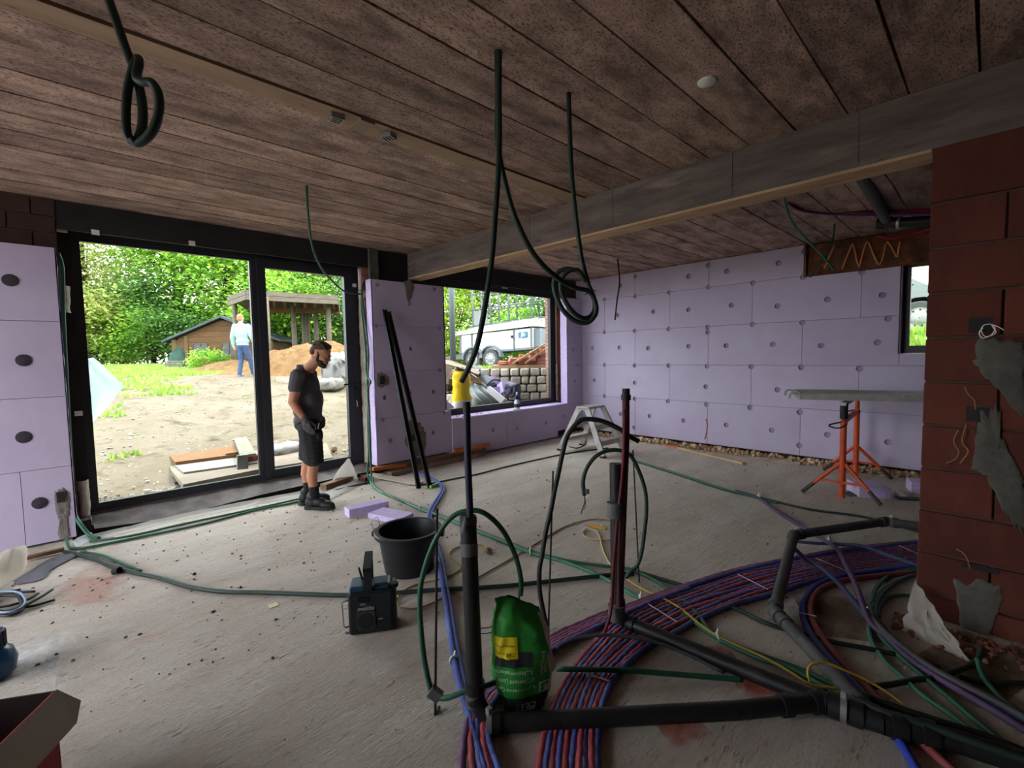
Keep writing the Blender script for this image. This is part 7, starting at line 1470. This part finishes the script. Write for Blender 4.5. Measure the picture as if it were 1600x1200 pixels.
for s, sh, el, wr in ((1, (-.045, .175, 1.38), (-.085, .215, 1.125), (.03, .215, .945)), (-1, (-.075, -.19, 1.375), (-.09, -.225, 1.12), (-.02, -.20, .95))):
    mb.chain([(Q(*sh), .062), (Q(sh[0]-.012, sh[1]+.02*s, 1.26), .057), (Q(*el), .047)]); mb.chain([(Q(*el), .046), (Q((el[0]*.62+wr[0]*.38), (el[1]+wr[1])/2+.005*s, el[2]*.6+wr[2]*.4), .043), (Q(*wr), .028)])
# legs
for (hx, kx, ax), c, fz in (((0, .035, .03), .085, 0), ((-.06, -.10, -.105), -.085, .035)):
    mb.chain([(Q(hx, c, .86), .095), (Q((hx+kx)/2, c, .66), .085), (Q(kx, c, .47), .06)]); mb.chain([(Q(kx, c, .47), .058), (Q(kx-.022, c, .33), .056), (Q(kx-.012, c, .24), .046), (Q(ax, c, .12+fz*.3), .036), (Q(ax, c, .08), .036)])
body = bodypart('body', mb, m_skin, man, .0085, 4)
# ears, eyes
for s in (-1, 1):
    mb = MB(); hel(mb, -.012, s*.080, -.006, .018, .010, .031, -.15); hel(mb, -.012, s*.085, -.026, .010, .008, .011); bodypart('ear', mb, m_skin, man, .004, 2)
    mb = MB(); hel(mb, .080, s*.034, -.004, .009, .010, .007); e_ = part('eye', mb, m_eye, man, True)
    mb = MB(); hel(mb, .0865, s*.035, -.005, .004, .005, .005); part('pupil', mb, m_pupil, e_, True)
    mb = MB(); hel(mb, .089, s*.034, .016, .008, .020, .004, .1); part('eyebrow', mb, m_beard, man, True)
mb = MB(); hel(mb, -.022, 0, .055, .095, .0765, .078); hel(mb, -.062, 0, .01, .058, .070, .062)
rgm = random.Random(6)
for _ in range(60):
    f, s = rgm.uniform(-.10, .055), rgm.uniform(-.06, .06); z = .052+.082*math.sqrt(max(.02, 1-((f+.02)/.1)**2-(s/.082)**2)); hel(mb, f, s, z-.007, .016, .011, .012)
hel(mb, .040, 0, .108, .030, .045, .020)
hair = bodypart('hair', mb, m_hair, man, .006, 3)
mb = MB(); hel(mb, .046, 0, -.090, .052, .052, .038); hel(mb, .022, 0, -.070, .050, .0655, .026); hel(mb, .076, 0, -.104, .022, .028, .024)
for s in (-1, 1): hel(mb, .004, s*.060, -.035, .016, .012, .040); hel(mb, .034, s*.050, -.066, .036, .016, .034)
hel(mb, .092, 0, -.050, .012, .026, .006)
bodypart('beard', mb, m_beard, man, .0055, 3)
# t-shirt
mb = MB(); ell(mb, -.055, 0, 1.25, .142, .178, .2); ell(mb, -.035, 0, 1.03, .138, .172, .16); ell(mb, -.03, 0, .93, .132, .165, .06); ell(mb, -.065, 0, 1.37, .105, .185, .085, .3); ell(mb, .01, 0, 1.12, .11, .15, .16); ell(mb, -.06, 0, 1.45, .075, .085, .03, .45)
for sh, el, s in (((-.045, .175, 1.38), (-.085, .215, 1.125), 1), ((-.075, -.19, 1.375), (-.07, -.225, 1.12), -1)):
    mb.chain([(Q(*sh), .074), (Q((sh[0]*.55+el[0]*.45), (sh[1]*.55+el[1]*.45)+.004*s, sh[2]*.55+el[2]*.45), .070)])
rgm = random.Random(9)
for _ in range(16):
    a = rgm.uniform(-2.6, 2.6); z = rgm.uniform(.90, 1.08); p0 = Q(-.035+.128*math.cos(a), .160*math.sin(a), z); p1 = Q(-.035+.128*math.cos(a+.6), .160*math.sin(a+.6), z+rgm.uniform(-.07, .07)); mb.cap(p0, .012, p1, .010)
shirt = bodypart('tshirt', mb, m_shirt, man, .0095, 3)
# shorts
mb = MB(); ell(mb, -.03, 0, .87, .138, .168, .085)
for (hx, kx), c in (((.01, .04), .088), ((-.06, -.085), -.085)):
    mb.chain([(Q(hx, c, .84), .118), (Q((hx+kx)/2+.005, c, .68), .112), (Q(kx, c, .545), .105)]); mb.ell(Q(kx, c, .50), (.106, .1, .03), Rm, 18, 10)
bodypart('shorts', mb, m_short, man, .0095, 3)
mb = MB(); ell(mb, .105, .10, .78, .045, .055, .085, -.1); ell(mb, .10, .08, .88, .03, .06, .03); bodypart('tool_pocket', mb, m_short, man, .008, 2)
mb = MB(); mb.bar(Q(.118, .13, .84), Q(.128, .13, .90), .012, .008); mb.bar(Q(.10, .15, .84), Q(.105, .15, .885), .008, .008); part('pocket_pencils', mb, m_white, man)
# gloves: palm, four fingers, thumb
def glove(wx, s, par=man):
    a, c, h = wx; mb = MB(); d = V((.28, 0, -.96)).normalized(); 
    def K(along, fwd, side): return Q(a+d.x*along+fwd*.96, c+side*s, h+d.z*along+fwd*.28)
    mb.chain([(K(-.03, 0, 0), .036), (K(.02, 0, 0), .035)])
    for f in (-.026, -.009, .009, .026): mb.chain([(K(.02, f*.8, .0), .021), (K(.085, f*1.1, .004), .0175)])
    for f, L in ((-.030, .062), (-.010, .078), (.011, .082), (.031, .074)):
        mb.chain([(K(.085, f, .004), .0125), (K(.085+L*.45, f*1.05+.010, -.008), .0115), (K(.085+L*.80, f*1.05+.004, -.030), .0105), (K(.085+L*.92, f-.004, -.050), .0095)])
    mb.chain([(K(.025, .030, -.012), .016), (K(.062, .058, -.022), .0135), (K(.098, .062, -.034), .0115)])
    bodypart('glove', mb, m_glove, par, .0048, 2)
glove((.03, .215, .945), 1); glove((-.02, -.20, .95), -1)
# socks and boots
for ax, c, yaw in ((.03, .085, -.10), (-.105, -.085, .55)):
    f = mu_*math.cos(yaw)+mw_*math.sin(-yaw); sd = V((f.y, -f.x, 0)); o_ = Q(ax, c, 0)
    Rb = Matrix((f, sd, V((0, 0, 1)))).transposed()
    mb = MB(); mb.tube([o_+V((0, 0, .12)), o_+V((0, 0, .24))], .045, 14, 0, (.05, .048)); part('sock', mb, m_sock, man, True)
    mb = MB()
    for (x, z, rx, ry, rz_) in ((-.02, .13, .062, .052, .055), (-.03, .07, .07, .05, .065), (.05, .075, .075, .05, .05), (.12, .05, .085, .05, .045), (.165, .045, .05, .046, .035)): mb.ell(o_+f*x+V((0, 0, z)), (rx, ry, rz_), Rb, 16, 10)
    bt = bodypart('boot', mb, m_boot, man, .008, 3)
    mb = MB(); pr = [(-.105, -.02), (-.08, -.045), (.0, -.042), (.09, -.054), (.16, -.05), (.21, -.025), (.21, .025), (.16, .05), (.09, .054), (.0, .042), (-.08, .045), (-.105, .02)]
    m4 = Rb.to_4x4(); m4.translation = o_; m4 = m4@Matrix.Diagonal((1, 1, 1, 1)); mb.prism(pr, .0, .032, m4); mb.f = mb.f
    part('sole', mb, m_sole, bt)
    lc = MB()
    for k in range(4): lc.tube([o_+f*(.035+.02*k)+sd*-.03+V((0, 0, .135-.016*k)), o_+f*(.045+.02*k)+V((0, 0, .15-.016*k)), o_+f*(.035+.02*k)+sd*.03+V((0, 0, .135-.016*k))], .004, 5)
    part('laces', lc, m_sole, bt)['kind'] = 'stuff'

# --- the man walking away outside
g_ = (3.687,14.895,1.072); gv = V((g_[0], g_[1], gz(g_[0], g_[1])+.02))
wm, Q, mu_, mw_ = person(gv, RT, 'man in mint sweater and blue jeans walking away across the yard outside')
Rm = Matrix((mu_, mw_, V((0, 0, 1)))).transposed()
m_mint = M('mint_sweater', srgb(150, 200, 190), srgb(136, 186, 178), 8, rough=.9, bump=.2); m_jean = M('blue_jeans', srgb(62, 82, 116), srgb(48, 64, 94), 12, rough=.9); m_fair = M('reddish_blond_hair', srgb(170, 124, 84), srgb(140, 96, 62), 30, rough=.8); m_sneak = M('white_blue_trainer', srgb(190, 200, 214), srgb(90, 110, 150), 7, rough=.7)
def ell(mb, a, c, h, ra, rc, rh, pitch=0, yaw=0): mb.ell(Q(a, c, h), (ra, rc, rh), Rm@Matrix.Rotation(yaw, 3, 'Z')@Matrix.Rotation(pitch, 3, 'Y'), 16, 10)
mb = MB(); ell(mb, -.075, -.02, 1.665, .075, .095, .105); ell(mb, -.075, -.05, 1.61, .055, .06, .07); ell(mb, -.075, -.115, 1.635, .012, .018, .02)
for s in (-1, 1): ell(mb, -.075+s*.078, 0, 1.65, .012, .02, .032)
mb.chain([(Q(-.07, 0, 1.42), .07), (Q(-.075, -.01, 1.56), .056)]); ell(mb, -.05, 0, 1.22, .17, .10, .22); ell(mb, -.03, 0, .95, .15, .11, .14)
for s, el, wr in ((-1, (-.32, .02, 1.13), (-.325, -.02, .90)), (1, (.24, .03, 1.14), (.22, -.10, .95))):
    sh = (-.05+s*.19, 0, 1.43); mb.chain([(Q(*sh), .06), (Q(*el), .045)]); mb.chain([(Q(*el), .045), (Q(*wr), .03)])
    mb.chain([(Q(*wr), .026), (Q(wr[0]+.01, wr[1]-.01, wr[2]-.07), .032)])
    for f, L in ((-.022, .07), (-.007, .085), (.008, .08), (.022, .065)): mb.chain([(Q(wr[0]+.01, wr[1]-.01+f, wr[2]-.08), .012), (Q(wr[0]+.02, wr[1]-.015+f, wr[2]-.08-L*.6), .011), (Q(wr[0]+.03, wr[1]-.02+f, wr[2]-.08-L), .009)])
    mb.chain([(Q(wr[0], wr[1]-.04, wr[2]-.05), .013), (Q(wr[0]+.02, wr[1]-.055, wr[2]-.10), .010)])
LEG = (((-.10, 0, .88), (-.125, -.03, .48), (-.135, .06, .09)), ((.04, 0, .88), (.10, -.09, .49), (.115, -.20, .09)))
for a, b_, c_ in LEG: mb.chain([(Q(*a), .085), (Q(*b_), .06)]); mb.chain([(Q(*b_), .06), (Q(*c_), .04)])
bodypart('body', mb, m_skin2, wm, .012, 4)
mb = MB(); ell(mb, -.075, .0, 1.695, .083, .10, .09); ell(mb, -.075, .045, 1.64, .072, .055, .07); bodypart('hair', mb, m_fair, wm, .010, 2)
mb = MB(); ell(mb, -.055, 0, 1.24, .20, .125, .24); ell(mb, -.04, 0, 1.0, .185, .13, .13); ell(mb, -.055, 0, 1.43, .20, .09, .075); ell(mb, -.07, 0, 1.50, .085, .075, .045); ell(mb, -.04, 0, .90, .175, .125, .03)
for s, el, wr in ((-1, (-.32, .02, 1.13), (-.325, -.02, .91)), (1, (.24, .03, 1.14), (.22, -.10, .96))):
    sh = (-.05+s*.19, 0, 1.43); mb.chain([(Q(*sh), .075), (Q(*el), .062)]); mb.chain([(Q(*el), .062), (Q(*wr), .045)])
bodypart('sweater', mb, m_mint, wm, .012, 3)
mb = MB(); ell(mb, -.03, 0, .87, .165, .125, .09)
for a, b_, c_ in LEG: mb.chain([(Q(a[0], a[1], .84), .105), (Q(*b_), .078)]); mb.chain([(Q(*b_), .076), (Q(c_[0], c_[1], .08), .062)])
bodypart('jeans', mb, m_jean, wm, .012, 3)
for a, b_, c_ in LEG:
    mb = MB(); ell(mb, c_[0], c_[1]-.02, .045, .045, .07, .045); ell(mb, c_[0]+.005, c_[1]-.11, .035, .045, .08, .035); bodypart('shoe', mb, m_sneak, wm, .01, 2)
